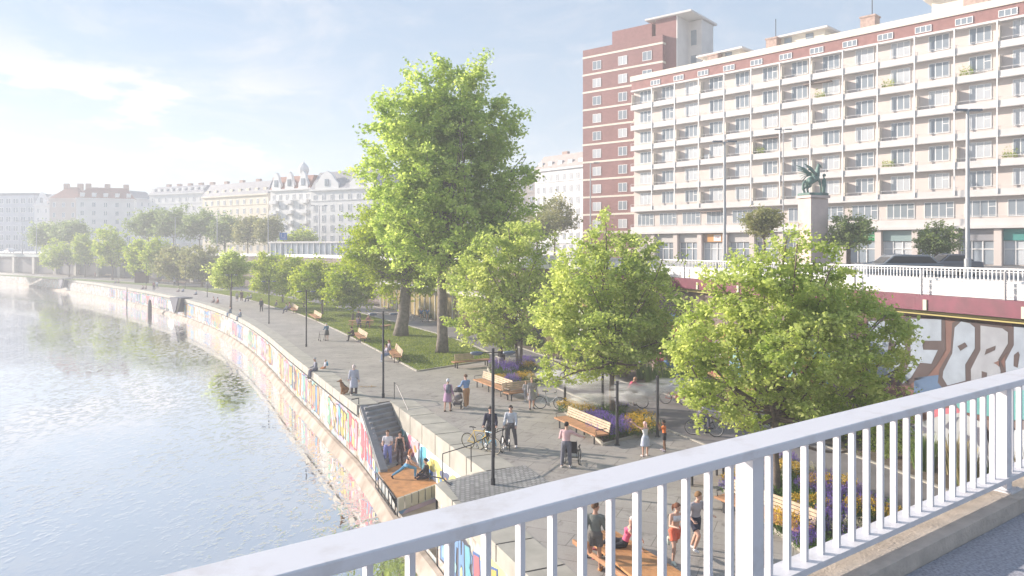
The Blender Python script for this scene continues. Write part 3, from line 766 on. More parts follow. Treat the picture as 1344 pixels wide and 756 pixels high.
# big letters on the wall, right of the near tree: traced outline, placed on the wall plane
gl = thing('graffiti', 'huge pale blue block letters outlined dark brown on the retaining wall', 'graffiti')
wa, wb = Vector((21.6,18.5)), Vector((16.4,31.6)); wd_ = (wa-wb).normalized(); wn = Vector((wd_.y, -wd_.x))
if wn.x > 0: wn = -wn
def wallhit(px, py, off=0.02):
    k = (px-CX)/F; o_ = wb + wn*off
    # (o + t d).x = k (o + t d).y
    t = (k*o_.y - o_.x)/(wd_.x - k*wd_.y); p = o_ + wd_*t
    return (p.x, p.y, H-(py-YH)/F*p.y)
def wp(name, col, crop, off, cx0=1180, cy0=360, sc=164/775):
    P = [wallhit(cx0+x*sc, cy0+y*sc, off) for x, y in crop]
    tr = tessellate_polygon([[Vector((x, y, 0)) for x, y in crop]])
    MB().add(P, [tuple(t) for t in tr]).build(name, gcol(col), gl)
brn=(0.055,0.038,0.04); blu=(0.24,0.28,0.34); blu2=(0.24,0.255,0.29); red=(0.13,0.065,0.055)
wp('backdrop', red, [(-260,240),(1000,300),(1000,900),(-260,900)], 0.02)
wp('letter_outline', brn, [(-10,265),(285,262),(290,470),(235,560),(170,640),(100,660),(60,690),(-20,690),(40,500),(40,300)], 0.03)
wp('letter', blu, [(72,275),(262,280),(262,412),(160,412),(145,440),(150,468),(240,470),(200,555),(130,548),(75,640),(20,680),(72,520)], 0.04)
wp('letter_outline', brn, [(-200,270),(10,280),(45,330),(60,470),(20,590),(-60,700),(-200,700)], 0.033)
wp('letter', blu, [(-190,290),(-10,290),(30,330),(38,460),(5,560),(-60,640),(-190,660)], 0.043)
wp('letter_gap', brn, [(-60,400),(-10,420),(-40,480),(-70,470)], 0.05)
wp('letter_outline', brn, [(330,300),(400,270),(470,290),(505,320),(505,470),(440,560),(445,680),(280,720),(240,670),(250,590),(320,470)], 0.031)
wp('letter', blu, [(345,330),(385,292),(440,305),(470,330),(470,460),(410,560),(412,660),(300,690),(270,640),(275,600),(330,490)], 0.041)
wp('letter_gap', brn, [(362,446),(408,422),(425,446),(380,475)], 0.05)
wp('letter_outline', brn, [(480,290),(700,330),(710,430),(630,540),(660,600),(660,760),(420,760),(420,600),(490,480)], 0.032)
wp('letter', blu2, [(505,318),(640,335),(675,360),(675,430),(615,530),(630,600),(620,740),(450,740),(445,590),(505,470)], 0.042)
wp('letter_gap', brn, [(530,500),(540,465),(600,442),(595,470)], 0.05)
wp('letter_gap', brn, [(512,600),(545,610),(540,700),(512,700)], 0.05)
wp('letter_gap', red, [(585,550),(620,535),(622,575),(605,560)], 0.05)
wp('letter_outline', brn, [(700,300),(900,310),(900,760),(650,760),(655,520),(700,430)], 0.034)
wp('letter', blu, [(712,325),(900,335),(900,740),(670,740),(660,540),(712,440)], 0.044)
wp('letter_gap', brn, [(712,500),(740,478),(748,500),(735,580),(710,570)], 0.05)
s6 = 204/1028
def w6(name, col, crop, off): wp(name, col, crop, off, 1140, 500, s6)
w6('backdrop', (0.06,0.11,0.20), [(300,-20),(460,-40),(520,40),(1400,-40),(1400,60),(300,160)], 0.03)
w6('paint_shape', (0.10,0.30,0.29), [(560,110),(1028,60),(1100,250),(950,260),(600,200)], 0.06)
w6('paint_shape', (0.42,0.12,0.15), [(430,180),(600,180),(620,300),(430,300)], 0.06)
w6('paint_shape', (0.36,0.37,0.38), [(270,300),(500,220),(620,210),(760,280),(830,560),(700,600),(500,540),(260,470)], 0.065)
for k, cr_ in enumerate([[(280,300),(340,290),(450,340),(330,350)],[(500,300),(560,240),(600,240),(540,330)],[(380,400),(470,420),(520,520),(400,470)],[(600,330),(680,370),(650,520),(610,450)],[(700,300),(780,320),(790,500),(720,420)],[(260,400),(330,460),(300,480)]]):
    w6('paint_shape', (0.10,0.10,0.13), cr_, 0.07+0.002*k)
w6('paint_shape', (0.70,0.45,0.12), [(250,460),(500,520),(830,610),(800,650),(500,570),(250,490)], 0.085)
w6('paint_shape', (0.45,0.70,0.66), [(180,400),(330,510),(330,555),(180,520)], 0.08)
w6('paint_shape', (0.10,0.42,0.48), [(500,575),(640,600),(640,660),(510,620)], 0.088)
w6('paint_shape', (0.55,0.15,0.12), [(100,270),(150,260),(170,400),(110,400)], 0.06)
w6('paint_shape', (0.45,0.47,0.50), [(820,330),(1100,320),(1200,600),(900,560)], 0.06)
w6('paint_shape', (0.10,0.10,0.13), [(880,200),(960,330),(920,420),(870,300)], 0.072)
# graffiti further left, seen through the trees
gf = thing('graffiti', 'blue and red graffiti on the retaining wall behind the young trees', 'graffiti'); mbs = {}
Lw = [p for p in W if 33 < p[1] < 80]; Sw = arclen(Lw)
k = 0; s = 0.5
while s < Sw[-1]-5:
    graffiti_piece(mbs, Lw, Sw, s, 3.8, 0.4, 4.2, 300+k, 0.006, 1); s += 4.1; k += 1
build_pieces(mbs, gf)
# arches at the far end of the wall
va = thing('viaduct', 'low pale viaduct with wide dark openings at the far bend', 'viaduct'); m = MB(); md = MB()
WA = [p for p in W if p[1] > 175]; Sa = arclen(WA); s = 4
while s < Sa[-1]-14:
    a, d = along(WA, Sa, s); b, _ = along(WA, Sa, s+11); n = Vector((-d.y, d.x))*0.4
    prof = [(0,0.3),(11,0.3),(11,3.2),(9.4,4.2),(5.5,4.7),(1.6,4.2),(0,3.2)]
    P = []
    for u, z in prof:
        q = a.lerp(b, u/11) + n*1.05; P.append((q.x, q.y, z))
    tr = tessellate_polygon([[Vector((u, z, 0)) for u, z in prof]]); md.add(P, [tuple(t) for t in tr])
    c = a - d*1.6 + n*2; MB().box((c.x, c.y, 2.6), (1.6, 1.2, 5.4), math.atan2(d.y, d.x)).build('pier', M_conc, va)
    md.build('opening_shade', mat('painted_opening_shade', (0.16,0.15,0.15), 0.9), va); md = MB()  # flat arch panel, the shade inside the viaduct painted as dark colour
    s += 14
m = MB(); o = offset_line(WA, 0.6)
for a, b in zip(o[:-1], o[1:]): m.bar((*a,5.9), (*b,5.9), 1.2, 0.9)
m.build('fascia', mat('fascia_green', (0.36,0.40,0.38), 0.7), va)

# ================================================================== the bridge we stand on
RD = Vector((0.8104,0.5859)); RN = Vector((0.5859,-0.8104)); P0 = Vector((2.05,5.08))
def BP(s, o_, z): q = P0 + RD*s + RN*o_; return (q.x, q.y, z)
def bbox(mb, s0, s1, o0, o1, z0, z1, mi=0):
    vs = [BP(s,o_,z) for z in (z0,z1) for o_ in (o0,o1) for s in (s0,s1)]
    mb.add(vs, [(0,2,3,1),(4,5,7,6),(0,1,5,4),(2,6,7,3),(0,4,6,2),(1,3,7,5)], mi)
M_kerb = mat('kerb_stone', (0.48,0.42,0.36), 0.85, var=0.16, scale=5, bump=0.5, bscale=35, detail=8)
M_pav = mat('bridge_asphalt', (0.36,0.355,0.385), 0.85, var=0.28, scale=45, bump=0.6, bscale=90, detail=3)
m = MB(); bbox(m, -24, 22, 0.23, 13, 5.3, 6.07); struct(m.build('bridge_pavement', M_pav))
m = MB(); k = -24
while k < 22:
    bbox(m, k+0.004, k+2.996, -0.13, 0.226, 5.2, 6.2); k += 3
struct(m.build('bridge_kerb', M_kerb))
br = thing('bridge_railing', 'white painted steel bridge railing crossing the foreground', 'railing')
M_rail = wearmat('railing_paint', (0.66,0.65,0.67), (0.50,0.46,0.44), 0.45, 3.0, 0.52, 0.80)
m = MB(); bbox(m, -9, 12, -0.135, 0.135, 7.19, 7.25); hr_ = m.build('handrail', M_rail, br)
bv = hr_.modifiers.new('bev', 'BEVEL'); bv.width = 0.008; bv.segments = 2
m = MB(); bbox(m, -9, 12, -0.09, 0.085, 6.29, 6.335); m.build('bottom_rail', M_rail, br)
def box_mesh(name, w_, d_, z0, z1, mt, bev=0.003):
    m = MB(); m.box((0,0,(z0+z1)/2), (w_, d_, z1-z0)); return m.mesh(name, mt)
bal = box_mesh('baluster', 0.030, 0.045, 6.335, 7.19, M_rail)
rz = math.atan2(RD.y, RD.x)
S_P1 = (Vector((1.53,4.70))-P0).dot(RD); SP = (Vector((4.67,6.97))-P0).dot(RD) - S_P1
gap = SP/19
for j in range(-3, 3):
    for k in range(1, 19):
        s = S_P1 + j*SP + k*gap
        if -9 < s < 11.5: child('baluster', bal, br, BP(s, 0, 0), rz)
    s = S_P1 + j*SP
    if -9 < s < 11.5:
        po = child('post', box_mesh('post', 0.115, 0.13, 6.215, 7.19, M_rail), br, BP(s, 0.0, 0), rz)
        m = MB(); m.box((0,0,0), (0.24,0.26,0.015))
        for a in (-1,1):
            for b in (-1,1): m.tube([(a*0.09,b*0.10,0.0),(a*0.09,b*0.10,0.02)], 0.014, 6)
        bp_ = m.build('base_plate', M_rail, po); bp_.location = (0, 0.0, 6.209)
# ================================================================== buildings
M_glass = mat('window_glass', (0.26,0.30,0.34), 0.12, var=0.35, scale=0.15, spec=0.8)
M_glass2 = mat('window_glass_curtain', (0.50,0.52,0.54), 0.25, var=0.15, scale=0.3, spec=0.8)
M_frame = mat('window_frame_white', (0.78,0.77,0.75), 0.5)
M_pink = mat('pink_render', (0.62,0.545,0.50), 0.85, var=0.05, scale=0.4, bump=0.1, detail=8)
M_cream = mat('cream_render', (0.72,0.66,0.56), 0.85, var=0.05, scale=0.4, detail=8)
M_balc = mat('balcony_white', (0.63,0.60,0.575), 0.8, var=0.06, scale=0.6, detail=8)
M_redbr = brickmat('red_clinker', (0.27,0.12,0.11), (0.22,0.095,0.09), (0.28,0.19,0.17), 1.0, 0.5, 0.16, 0.012, plane='UV', bump=0.1, var=0.12)
M_tile = mat('red_roof_tile', (0.32,0.16,0.12), 0.85, var=0.2, scale=2, bump=0.4, bscale=6)
M_slate = mat('grey_roof_slate', (0.26,0.26,0.28), 0.7, var=0.15, scale=2)
M_chim = mat('chimney_brick', (0.42,0.30,0.25), 0.9, var=0.2, scale=3)

def window_mesh(name, w_, h_, n, glass, fr=0.07, transom=None, depth=0.1, muntin=None):
    """window in local x-z, facing -y; frame proud of glass; origin bottom centre"""
    m = MB()
    m.box((0, -0.012, h_/2), (w_-0.01, 0.02, h_-0.01), mi=1)
    for x in (-w_/2+fr/2, w_/2-fr/2): m.box((x, 0.0, h_/2), (fr, depth, h_))
    for z in (fr/2, h_-fr/2): m.box((0, 0.002, z), (w_-2*fr, depth-0.01, fr))
    for k in range(1, n): m.box((-w_/2+w_*k/n, 0.004, h_/2), (fr*1.2, depth-0.02, h_-2*fr))
    if transom: m.box((w_/2-w_/n/2, 0.006, h_*transom), (w_/n-fr, depth-0.03, fr))
    return m.mesh(name, [M_frame, glass])

class Facade:
    """frame of a facade: origin a, along unit d (left to right as seen from outside), normal n outward"""
    def __init__(s, a, b):
        s.a = Vector(a[:2]); s.b = Vector(b[:2]); s.d = (s.b-s.a); s.L = s.d.length; s.d.normalize()
        s.n = Vector((s.d.y, -s.d.x)); s.rz = math.atan2(s.d.y, s.d.x)
    def p(s, u, o, z): q = s.a + s.d*u + s.n*o; return (q.x, q.y, z)
    def box(s, mb, u0, u1, o0, o1, z0, z1, mi=0):
        c = s.p((u0+u1)/2, (o0+o1)/2, (z0+z1)/2); mb.box(c, (u1-u0, o1-o0, z1-z0), s.rz, mi)

def footprint(mb, pts, z0, z1, mi=0):
    mb.prism(pts, z0, z1, mi)

# ---------------- long balcony block
LB0 = Vector((52,76)); ld = Vector((-0.94,1.0))
def LP(t): return LB0 + ld*t
ua = math.hypot(0.94,1.0)
lt1 = 36.0; lt0 = -9.0
fa = Facade(LP(lt1), LP(lt0))       # left to right seen from the canal
lb = thing('apartment_block', 'long pale pink apartment block with white balconies on every floor', 'apartment building')
def U(t): return (lt1-t)*ua
Zb = [11.0+3.1*k for k in range(7)]; EAVE = 32.4
m = MB(); fa.box(m, 0, fa.L, -13, -0.86, STZ-0.2, EAVE-0.05); m.build('wall', M_pink, lb)
m = MB()
fa.box(m, 0, fa.L, -0.85, 0.0, EAVE-0.12, EAVE+0.12)       # eaves slab
m.build('eaves', M_balc, lb)
m = MB(); fa.box(m, 0, fa.L, -12.8, -0.25, EAVE+0.12, 33.9, 0); m.build('attic', mat('attic_tile', (0.30,0.15,0.135), 0.85, var=0.12, scale=1.5, bump=0.3), lb)
m = MB(); fa.box(m, -0.2, fa.L+0.2, -12.9, -0.1, 33.9, 34.7, 0); m.build('parapet', M_cream, lb)
for k, z in enumerate(Zb):
    m = MB(); fa.box(m, 0, fa.L, -0.85, 0.03, z-0.12, z+0.04); fa.box(m, 0, fa.L, -0.10, 0.0, z-0.16, z+0.62)
    fa.box(m, 0.0, fa.L, -0.07, -0.03, z+0.94, z+0.98)
    s = 0.0
    while s < fa.L: fa.box(m, s, s+0.04, -0.07, -0.03, z+0.62, z+0.96); s += 1.3
    b = m.build('balcony', M_balc, lb)
poles = [0.98+2.92*k for k in range(-4, 12)]
m = MB()
for t in poles:
    if t < lt0: continue
    u = U(t); fa.box(m, u-0.06, u+0.06, 0.01, 0.13, 14.2 if True else 0, EAVE)
m.build('downpipe', M_frame, lb)
wv = [window_mesh('window', 2.1, 1.75, 3, g_, transom=tr_) for g_ in (M_glass, M_glass2) for tr_ in (None, 0.6)]
wv2 = window_mesh('window', 3.0, 1.8, 4, M_glass, transom=0.62)
rr_ = random.Random(11); cnt = 0
bays = [(poles[i], poles[i+1]) for i in range(len(poles)-1)] + [(poles[-1], 36.0)]
panel = MB()
for bi, (t0, t1) in enumerate(bays):
    if t1 < -3.6: continue
    for k, z in enumerate(Zb):
        u = U(t1) + (U(t0)-U(t1))*0.56
        if U(t0)-U(t1) < 2: u = U(t1) + 1.2
        me = wv2 if k == 0 else rr_.choice([wv[0],wv[0],wv[1],wv[2],wv[3]])
        if cnt < 99:
            child('window', me, lb, fa.p(u, -0.84, z+0.95 if k else z+0.8), fa.rz); cnt += 1
        if rr_.random() < 0.35 and k: pn_ = MB(); fa.box(pn_, U(t1)+0.1, U(t1)+0.2, -0.84, -0.12, z+0.05, z+2.3); pn_.build('balcony_screen', M_cream, lb)
aw = window_mesh('attic_window', 1.7, 0.75, 3, M_glass)
for k in range(12):
    t = 33.5 - k*2.95; child('attic_window', aw, lb, fa.p(U(t)+1.0, -0.22, EAVE+0.32), fa.rz)
for t, h_, w_ in ((20.5,1.9,1.5),(11.4,2.0,1.7),(3.0,1.7,2.4),(27,1.4,1.6)):
    m = MB(); fa.box(m, U(t)-w_/2, U(t)+w_/2, -4.6, -3.0, 34.7, 34.7+h_); fa.box(m, U(t)-w_/2-0.1, U(t)+w_/2+0.1, -4.7, -2.9, 34.7+h_, 34.9+h_); m.build('chimney', M_chim, lb)
for t in (20.3, 11.2): m = MB(); fa.box(m, U(t)-0.04, U(t)+0.04, -3.8, -3.72, 36.5, 39.4); m.build('antenna', M_steel, lb)
for t, w_, h_ in ((26.5,6,1.7),(18.0,6.5,2.0),(1.0,15,2.6)):
    m = MB(); fa.box(m, U(t)-w_/2, U(t)+w_/2, -9, -4.2, 34.7, 34.7+h_); 
    hs = m.build('roof_house', M_cream, lb); m = MB()
    fa.box(m, U(t)-w_/2-0.7, U(t)+w_/2+0.7, -9.5, -3.4, 34.7+h_, 34.95+h_); m.build('roof_slab', M_balc, hs)
    for q in (-0.25, 0.2): m = MB(); fa.box(m, U(t)+q*w_-0.5, U(t)+q*w_+0.5, -4.21, -4.12, 35.4, 36.6); m.build('window', M_glass, hs)
# shopfronts
m = MB(); fa.box(m, 0, fa.L, -0.85, 0.25, 10.55, 10.88); m.build('canopy', M_balc, lb)
sf_cols = [(0.62,0.58,0.52),(0.05,0.30,0.27),(0.60,0.56,0.50),(0.42,0.40,0.42),(0.08,0.36,0.22),(0.55,0.53,0.50)]
for bi, (t0, t1) in enumerate(bays):
    if t1 < -3.6 or t1 > 35: continue
    u0, u1 = U(t1), U(t0)
    m = MB(); fa.box(m, u0-0.35, u0+0.35, -0.84, -0.1, STZ, 10.5); m.build('pier', M_pink, lb)
    m = MB()
    fa.box(m, u0+0.4, u1-0.4, -0.84, -0.80, STZ+0.1, 9.2, 1)
    for q in (0.0, 0.33, 0.66, 1.0): 
        c = u0+0.45+(u1-u0-0.9)*q; fa.box(m, c-0.05, c+0.05, -0.79, -0.708, STZ+0.1, 9.2, 0)
    fa.box(m, u0+0.4, u1-0.4, -0.79, -0.709, 8.3, 8.4, 0)
    m.build('shop_window', [M_frame, M_glass if bi % 3 else M_glass2], lb)
    col = {2:(0.05,0.27,0.24), 3:(0.05,0.27,0.24), 4:(0.28,0.28,0.30), 7:(0.04,0.22,0.10), 6:(0.24,0.33,0.33), 5:(0.36,0.40,0.40), 12:(0.40,0.28,0.22)}.get(bi, (0.50,0.48,0.46))
    m = MB(); fa.box(m, u0+0.4, u1-0.4, -0.83, -0.6, 9.25, 10.45); m.build('fascia', mat('fascia_%d' % bi, col, 0.6), lb)
# lettering on the green shop sign and others, read from the photo as far as it is legible
def sign_marks(f_, u, o_, z, size, n, col, parent, seed):
    """lettering too small to read in the photograph: a row of upright marks of letter size"""
    m = MB(); r_ = random.Random(seed)
    for k in range(n):
        c = u + (k-(n-1)/2)*size*0.8
        for q in ((-0.25,0),(0.25,0)):
            if r_.random() < 0.75: f_.box(m, c+q[0]*size-0.05*size, c+q[0]*size+0.05*size, o_, o_+0.02, z-size*0.45, z+size*0.45)
        zz = z + r_.choice((-0.4,0,0.4))*size; f_.box(m, c-0.28*size, c+0.28*size, o_+0.001, o_+0.021, zz-0.06*size, zz+0.06*size)
    m.build('lettering', mat('sign_ink_%d' % seed, col, 0.6), parent)
us = lambda px: (lambda k: U((52-76*k)/(k+0.94)))((px-CX)/F)
gs = thing('shop_sign', 'green shop sign with pale lettering above the bicycle display window', 'sign')
m = MB(); fa.box(m, us(1124)-0.2, us(1153), -0.58, -0.48, 9.35, 10.6); m.build('board', mat('sign_green', (0.02,0.30,0.10), 0.6), gs)
sign_marks(fa, us(1142), -0.478, 10.2, 0.34, 8, (0.8,0.85,0.8), gs, 1); sign_marks(fa, us(1139), -0.478, 9.75, 0.16, 11, (0.8,0.85,0.8), gs, 2)
ks = thing('shop_sign', 'small red orange snack bar sign with a white square at the left of the block', 'sign')
m = MB(); fa.box(m, us(926), us(945), -0.58, -0.48, 9.3, 10.4); m.build('board', mat('sign_orange', (0.62,0.30,0.08), 0.6), ks)
m = MB(); fa.box(m, us(934.5), us(944), -0.47, -0.44, 9.4, 10.3); m.build('panel', mat('sign_white', (0.8,0.76,0.72), 0.6), ks)
sign_marks(fa, us(939.2), -0.438, 9.95, 0.2, 4, (0.45,0.25,0.3), ks, 3)

# ---------------- brick tower
bt = thing('tower_block', 'tall dark red brick tower with cream string courses beside the balcony block', 'apartment tower')
C0 = Vector((24.3,118.0)); dl = Vector((-0.7736,0.6337)); dr = Vector((0.6337,0.7736))
TL, TW, TZ = 15.4, 7.5, 42.9
fl = Facade(C0+dl*TL, C0); frr = Facade(C0, C0+dr*TW)
def block_uv(name, pts, z0, z1, m_, parent):
    o = uv_strip(name, list(pts)+[pts[0]], z0, z1, m_, parent)
    mb = MB(); mb.sheet(pts, z1); t = mb.build(name + '_top', M_slate, o); t.name = 'flat_roof'
    return o
pts = [C0, C0+dr*14, C0+dr*14+dl*TL, C0+dl*TL]
wall = block_uv('wall', [tuple(p) for p in pts], STZ-0.2, TZ, M_redbr, bt)
# lower projecting wing next to the block
E0 = C0 + dl*4.6 - dr*1.2
pts = [tuple(E0), tuple(E0 - dl*4.2), tuple(E0-dl*4.2+dr*1.19), tuple(E0+dr*1.19)]
w2 = uv_strip('wall', [pts[3],pts[0],pts[1],pts[2]], STZ-0.2, 36.3, M_redbr, bt); mb = MB(); mb.sheet(pts, 36.3); mb.build('flat_roof', M_slate, w2)
m = MB()
for k in range(12):
    z = TZ-1.35-3.04*k
    if z < 8: break
    fl.box(m, -0.05, TL+0.05, 0.0, 0.06, z-0.16, z+0.16); frr.box(m, 0.0, 7, 0.0, 0.06, z-0.16, z+0.16)
    if k > 2:
        fw = Facade(pts[0], pts[1]); fw.box(m, -0.05, 4.25, 0.0, 0.06, z-0.16, z+0.16)
m.build('string_course', M_cream, bt)
wt = [window_mesh('window', 1.7, 1.5, 2, g_) for g_ in (M_glass, M_glass2)]
for k in range(11):
    z = TZ-1.35-3.04*k-2.4
    for j, u in enumerate((2.9, 8.0, 12.6)):
        if j == 2 and k > 2: continue
        if z > 9: child('window', rr_.choice(wt), bt, fl.p(u, 0.02, z), fl.rz)
# penthouse blocks and white stair tower
m = MB(); fl.box(m, 5.2, 12.8, -8, -1.2, TZ, TZ+2.6); m.build('penthouse', mat('brick_plain', (0.27,0.13,0.12), 0.85, var=0.08, scale=2), bt)
stt = MB(); fl.box(stt, TL-1.8, TL+1.9, -7.5, -1.0, 32, TZ+2.9); stt.build('lift_tower', MATS['brick_plain'], bt)
f5 = Facade(C0+dl*(-1.9)+dr*1.0, C0+dl*(-1.9)+dr*7.5)
m = MB(); fl.box(m, TL+1.91, TL+2.1, -7.6, -1.0, 30, TZ+2.9); fl.box(m, TL+1.0, TL+4.4, -9.5, -5.0, 30, TZ+2.8)
wh = m.build('stair_tower', M_balc, bt)
m = MB(); fl.box(m, TL-3.4, TL+4.8, -10.2, -0.3, TZ+2.9, TZ+3.2); m.build('roof_slab', M_balc, wh)
for z in (33.5, 37.6, 41.7): m = MB(); fl.box(m, TL+2.6, TL+3.5, -4.99, -4.9, z, z+2.4); m.build('window', M_glass, wh)
m = MB(); fl.box(m, TL-0.5, TL+0.8, -4, -3, TZ+3.2, TZ+4.1); m.build('chimney', M_chim, wh); m = MB(); fl.box(m, TL-3.4, TL-2.2, -5, -4, TZ+3.2, TZ+3.8); m.build('chimney', M_chim, wh)
m = MB(); fl.box(m, TL+7, TL+22, -14, -8, 28, 39.5); wg = m.build('white_wing', M_balc, bt)
m = MB(); fl.box(m, TL+14, TL+23, -14.6, -7.2, 39.5, 39.8); m.build('roof_slab', M_balc, wg)
for q in range(5): m = MB(); fl.box(m, TL+8.5+q*2.5, TL+9.6+q*2.5, -7.99, -7.9, 36.4, 38.2); m.build('window', M_glass, wg)

# ---------------- distant town houses
def townhouse(name, label, px0, px1, ytop, d0, d1, mat_, roof, storeys, bay, roofh=3.0, roof_mat=None, depth=12, dormers=0, win=(1.0,1.7), extra=None, sh=3.4, zbase=STZ, glass=None, gables=0, cornice=True, chim=0):
    """ytop is the eave line in the photo; the block stands at its true distance"""
    a = Vector((A(px0,0,d0).x, d0)); b = Vector((A(px1,0,d1).x, d1)); f = Facade(a, b)
    dm = (d0+d1)/2; ze = H-(ytop-YH)/F*dm
    t = thing(name, label, 'building')
    m = MB(); f.box(m, 0, f.L, -depth, 0, zbase-0.2, ze); m.build('wall', mat_, t)
    m = MB()
    if cornice: f.box(m, -0.2, f.L+0.2, -depth-0.2, 0.5, ze, ze+0.45); m.build('cornice', mat_, t); m = MB()
    sh = (ze-zbase-0.8)/storeys
    if cornice: f.box(m, 0, f.L, 0, 0.2, zbase+sh*1.05-0.15, zbase+sh*1.05+0.15); m.build('string_course', mat_, t); m = MB(); f.box(m, 0, f.L, 0, 0.15, ze-sh*1.0, ze-sh*1.0+0.2); m.build('string_course', mat_, t)
    z1 = ze+(0.45 if cornice else 0)
    rm = roof_mat or M_slate
    if roof == 'mansard' or roof == 'pitch':
        i0 = 0.6; i1 = 2.2 if roof == 'mansard' else depth/2-0.1
        P = [f.p(-0.1,0.3,z1), f.p(f.L+0.1,0.3,z1), f.p(f.L+0.1,-depth,z1), f.p(-0.1,-depth,z1),
             f.p(i1*0.5,-i1,z1+roofh), f.p(f.L-i1*0.5,-i1,z1+roofh), f.p(f.L-i1*0.5,-depth+i1,z1+roofh), f.p(i1*0.5,-depth+i1,z1+roofh)]
        m = MB(); m.add(P, [(0,1,5,4),(1,2,6,5),(2,3,7,6),(3,0,4,7),(4,5,6,7)]); r_ = m.build('roof', rm, t)
    else:
        m = MB(); f.box(m, 0.5, f.L-0.5, -depth+0.5, -0.5, z1, z1+roofh); r_ = m.build('roof', rm, t)
    for k in range(chim):
        m = MB(); u = f.L*(k+0.5)/chim; f.box(m, u-0.9, u+0.9, -depth/2-0.5, -depth/2+0.5, z1+roofh*0.5, z1+roofh+1.3); m.build('chimney', M_chim, r_)
    nb = max(1, int(f.L/bay)); wm_ = window_mesh('window', win[0], win[1], 2, glass or M_glass, fr=0.12, depth=0.12)
    c = 0
    for k in range(storeys):
        for j in range(nb):
            if c >= 98: break
            u = f.L*(j+0.5)/nb; child('window', wm_, t, f.p(u, 0.03, ze-0.8-sh*k-win[1]-0.2), f.rz); c += 1
    if dormers:
        for j in range(dormers):
            u = f.L*(j+0.5)/dormers; m = MB(); f.box(m, u-0.7, u+0.7, -2.0, -0.35, z1+0.3, z1+1.9); dd = m.build('dormer', mat_, r_)
    if gables:
        for j in range(gables):
            u = f.L*(j+0.5)/gables; g_w = f.L/gables*0.34
            prof = [(-g_w,0),(g_w,0),(g_w,1.2),(g_w*0.7,2.2),(g_w*0.45,3.6),(0,4.6),(-g_w*0.45,3.6),(-g_w*0.7,2.2),(-g_w,1.2)]
            p = f.p(u, 0.32, z1); M = Matrix.Translation(p) @ Matrix.Rotation(f.rz, 4, 'Z') @ Matrix.Rotation(PI/2, 4, 'X')
            m = MB(); m.extrude_profile(prof, M, -0.8); gb_ = m.build('gable', mat_, t)
            m = MB(); q = Vector(p); m.box(f.p(u, 0.4, z1+1.6), (1.2, 0.12, 1.8), f.rz); m.build('window', M_glass, gb_)
    if extra: extra(t, f, z1, ze, sh)
    return t, f, z1
C_white = mat('white_stucco', (0.74,0.73,0.71), 0.85, var=0.05, scale=0.4)
C_beige = mat('beige_stucco', (0.60,0.53,0.48), 0.85, var=0.05, scale=0.4)
C_yel = mat('ochre_cream_stucco', (0.74,0.67,0.54), 0.85, var=0.05, scale=0.4)
C_grey = mat('grey_panel', (0.50,0.52,0.55), 0.7, var=0.06, scale=0.4)
townhouse('office_building', 'long grey gridded office building at the far left', -60, 45, 257, 282, 276, C_grey, 'flat', 6, 3.0, 1.0, win=(2.2,2.1), cornice=False)
townhouse('narrow_house', 'narrow white gabled house between the grey office and the beige house', 45, 66, 270, 272, 270, C_white, 'pitch', 5, 2.6, 4.5, M_slate, gables=1)
townhouse('town_house', 'beige town house with a red tiled roof at far left', 65, 102, 262, 262, 262, C_beige, 'pitch', 5, 3.2, 4.5, M_tile, chim=2)
townhouse('town_house', 'white corner tenement with red roof beside the beige house', 100, 176, 262, 255, 262, C_white, 'pitch', 6, 3.2, 4.2, M_tile, win=(1.2,1.7), chim=3, dormers=5)
townhouse('town_house', 'low white house behind the red roofed corner tenement', 172, 200, 262, 290, 300, C_white, 'mansard', 5, 3.4, 3.0)
townhouse('town_house', 'long white house with flat grey roof above the wooded bank', 196, 268, 255, 262, 250, C_white, 'mansard', 6, 3.4, 2.6, chim=5, dormers=9)
townhouse('town_house', 'cream corner building with heavy cornice and grey mansard roof', 266, 352, 258, 236, 218, C_yel, 'mansard', 6, 3.2, 4.0, chim=4, dormers=8)
def dome(t, f, z1, ze, sh):
    m = MB(); p = f.p(f.L*0.62, -3, z1+3.5); m.lathe([(1.1,0),(1.2,0.8),(1.5,1.6),(1.3,2.5),(0.7,3.3),(0.15,3.7),(0.05,4.6)], p, 12)
    m.build('turret', C_white, t)
    for u0 in (0.12, 0.5, 0.88):
        for k in range(4):
            m = MB(); f.box(m, f.L*u0-1.3, f.L*u0+1.3, 0.05, 1.0, ze-3.6-sh*k, ze-2.6-sh*k); m.build('balcony', C_white, t)
townhouse('ornate_house', 'ornate white tenement with curved gables red roof and small domed turret', 355, 408, 250, 200, 192, C_white, 'mansard', 6, 2.5, 3.6, M_tile, gables=3, win=(0.9,1.8), extra=dome)
townhouse('town_house', 'white gabled tenement with steep grey roof left of the giant tree', 408, 500, 249, 191, 180, C_white, 'mansard', 6, 2.7, 4.6, M_slate, gables=2, win=(1.0,1.8))
townhouse('town_house', 'white tenement behind the bare trees left of the brick tower', 702, 782, 222, 188, 172, C_white, 'mansard', 7, 2.3, 3.6, mat('pale_roof', (0.42,0.36,0.33), 0.8, var=0.1, scale=1), win=(0.95,1.8), dormers=6, chim=2)
townhouse('town_house', 'plain pale house mostly hidden behind the giant tree', 500, 640, 262, 200, 215, C_white, 'mansard', 6, 2.8, 3.0)
townhouse('town_house', 'beige house between the giant tree and the white tenement', 655, 704, 238, 205, 200, C_beige, 'pitch', 6, 2.8, 3.0)

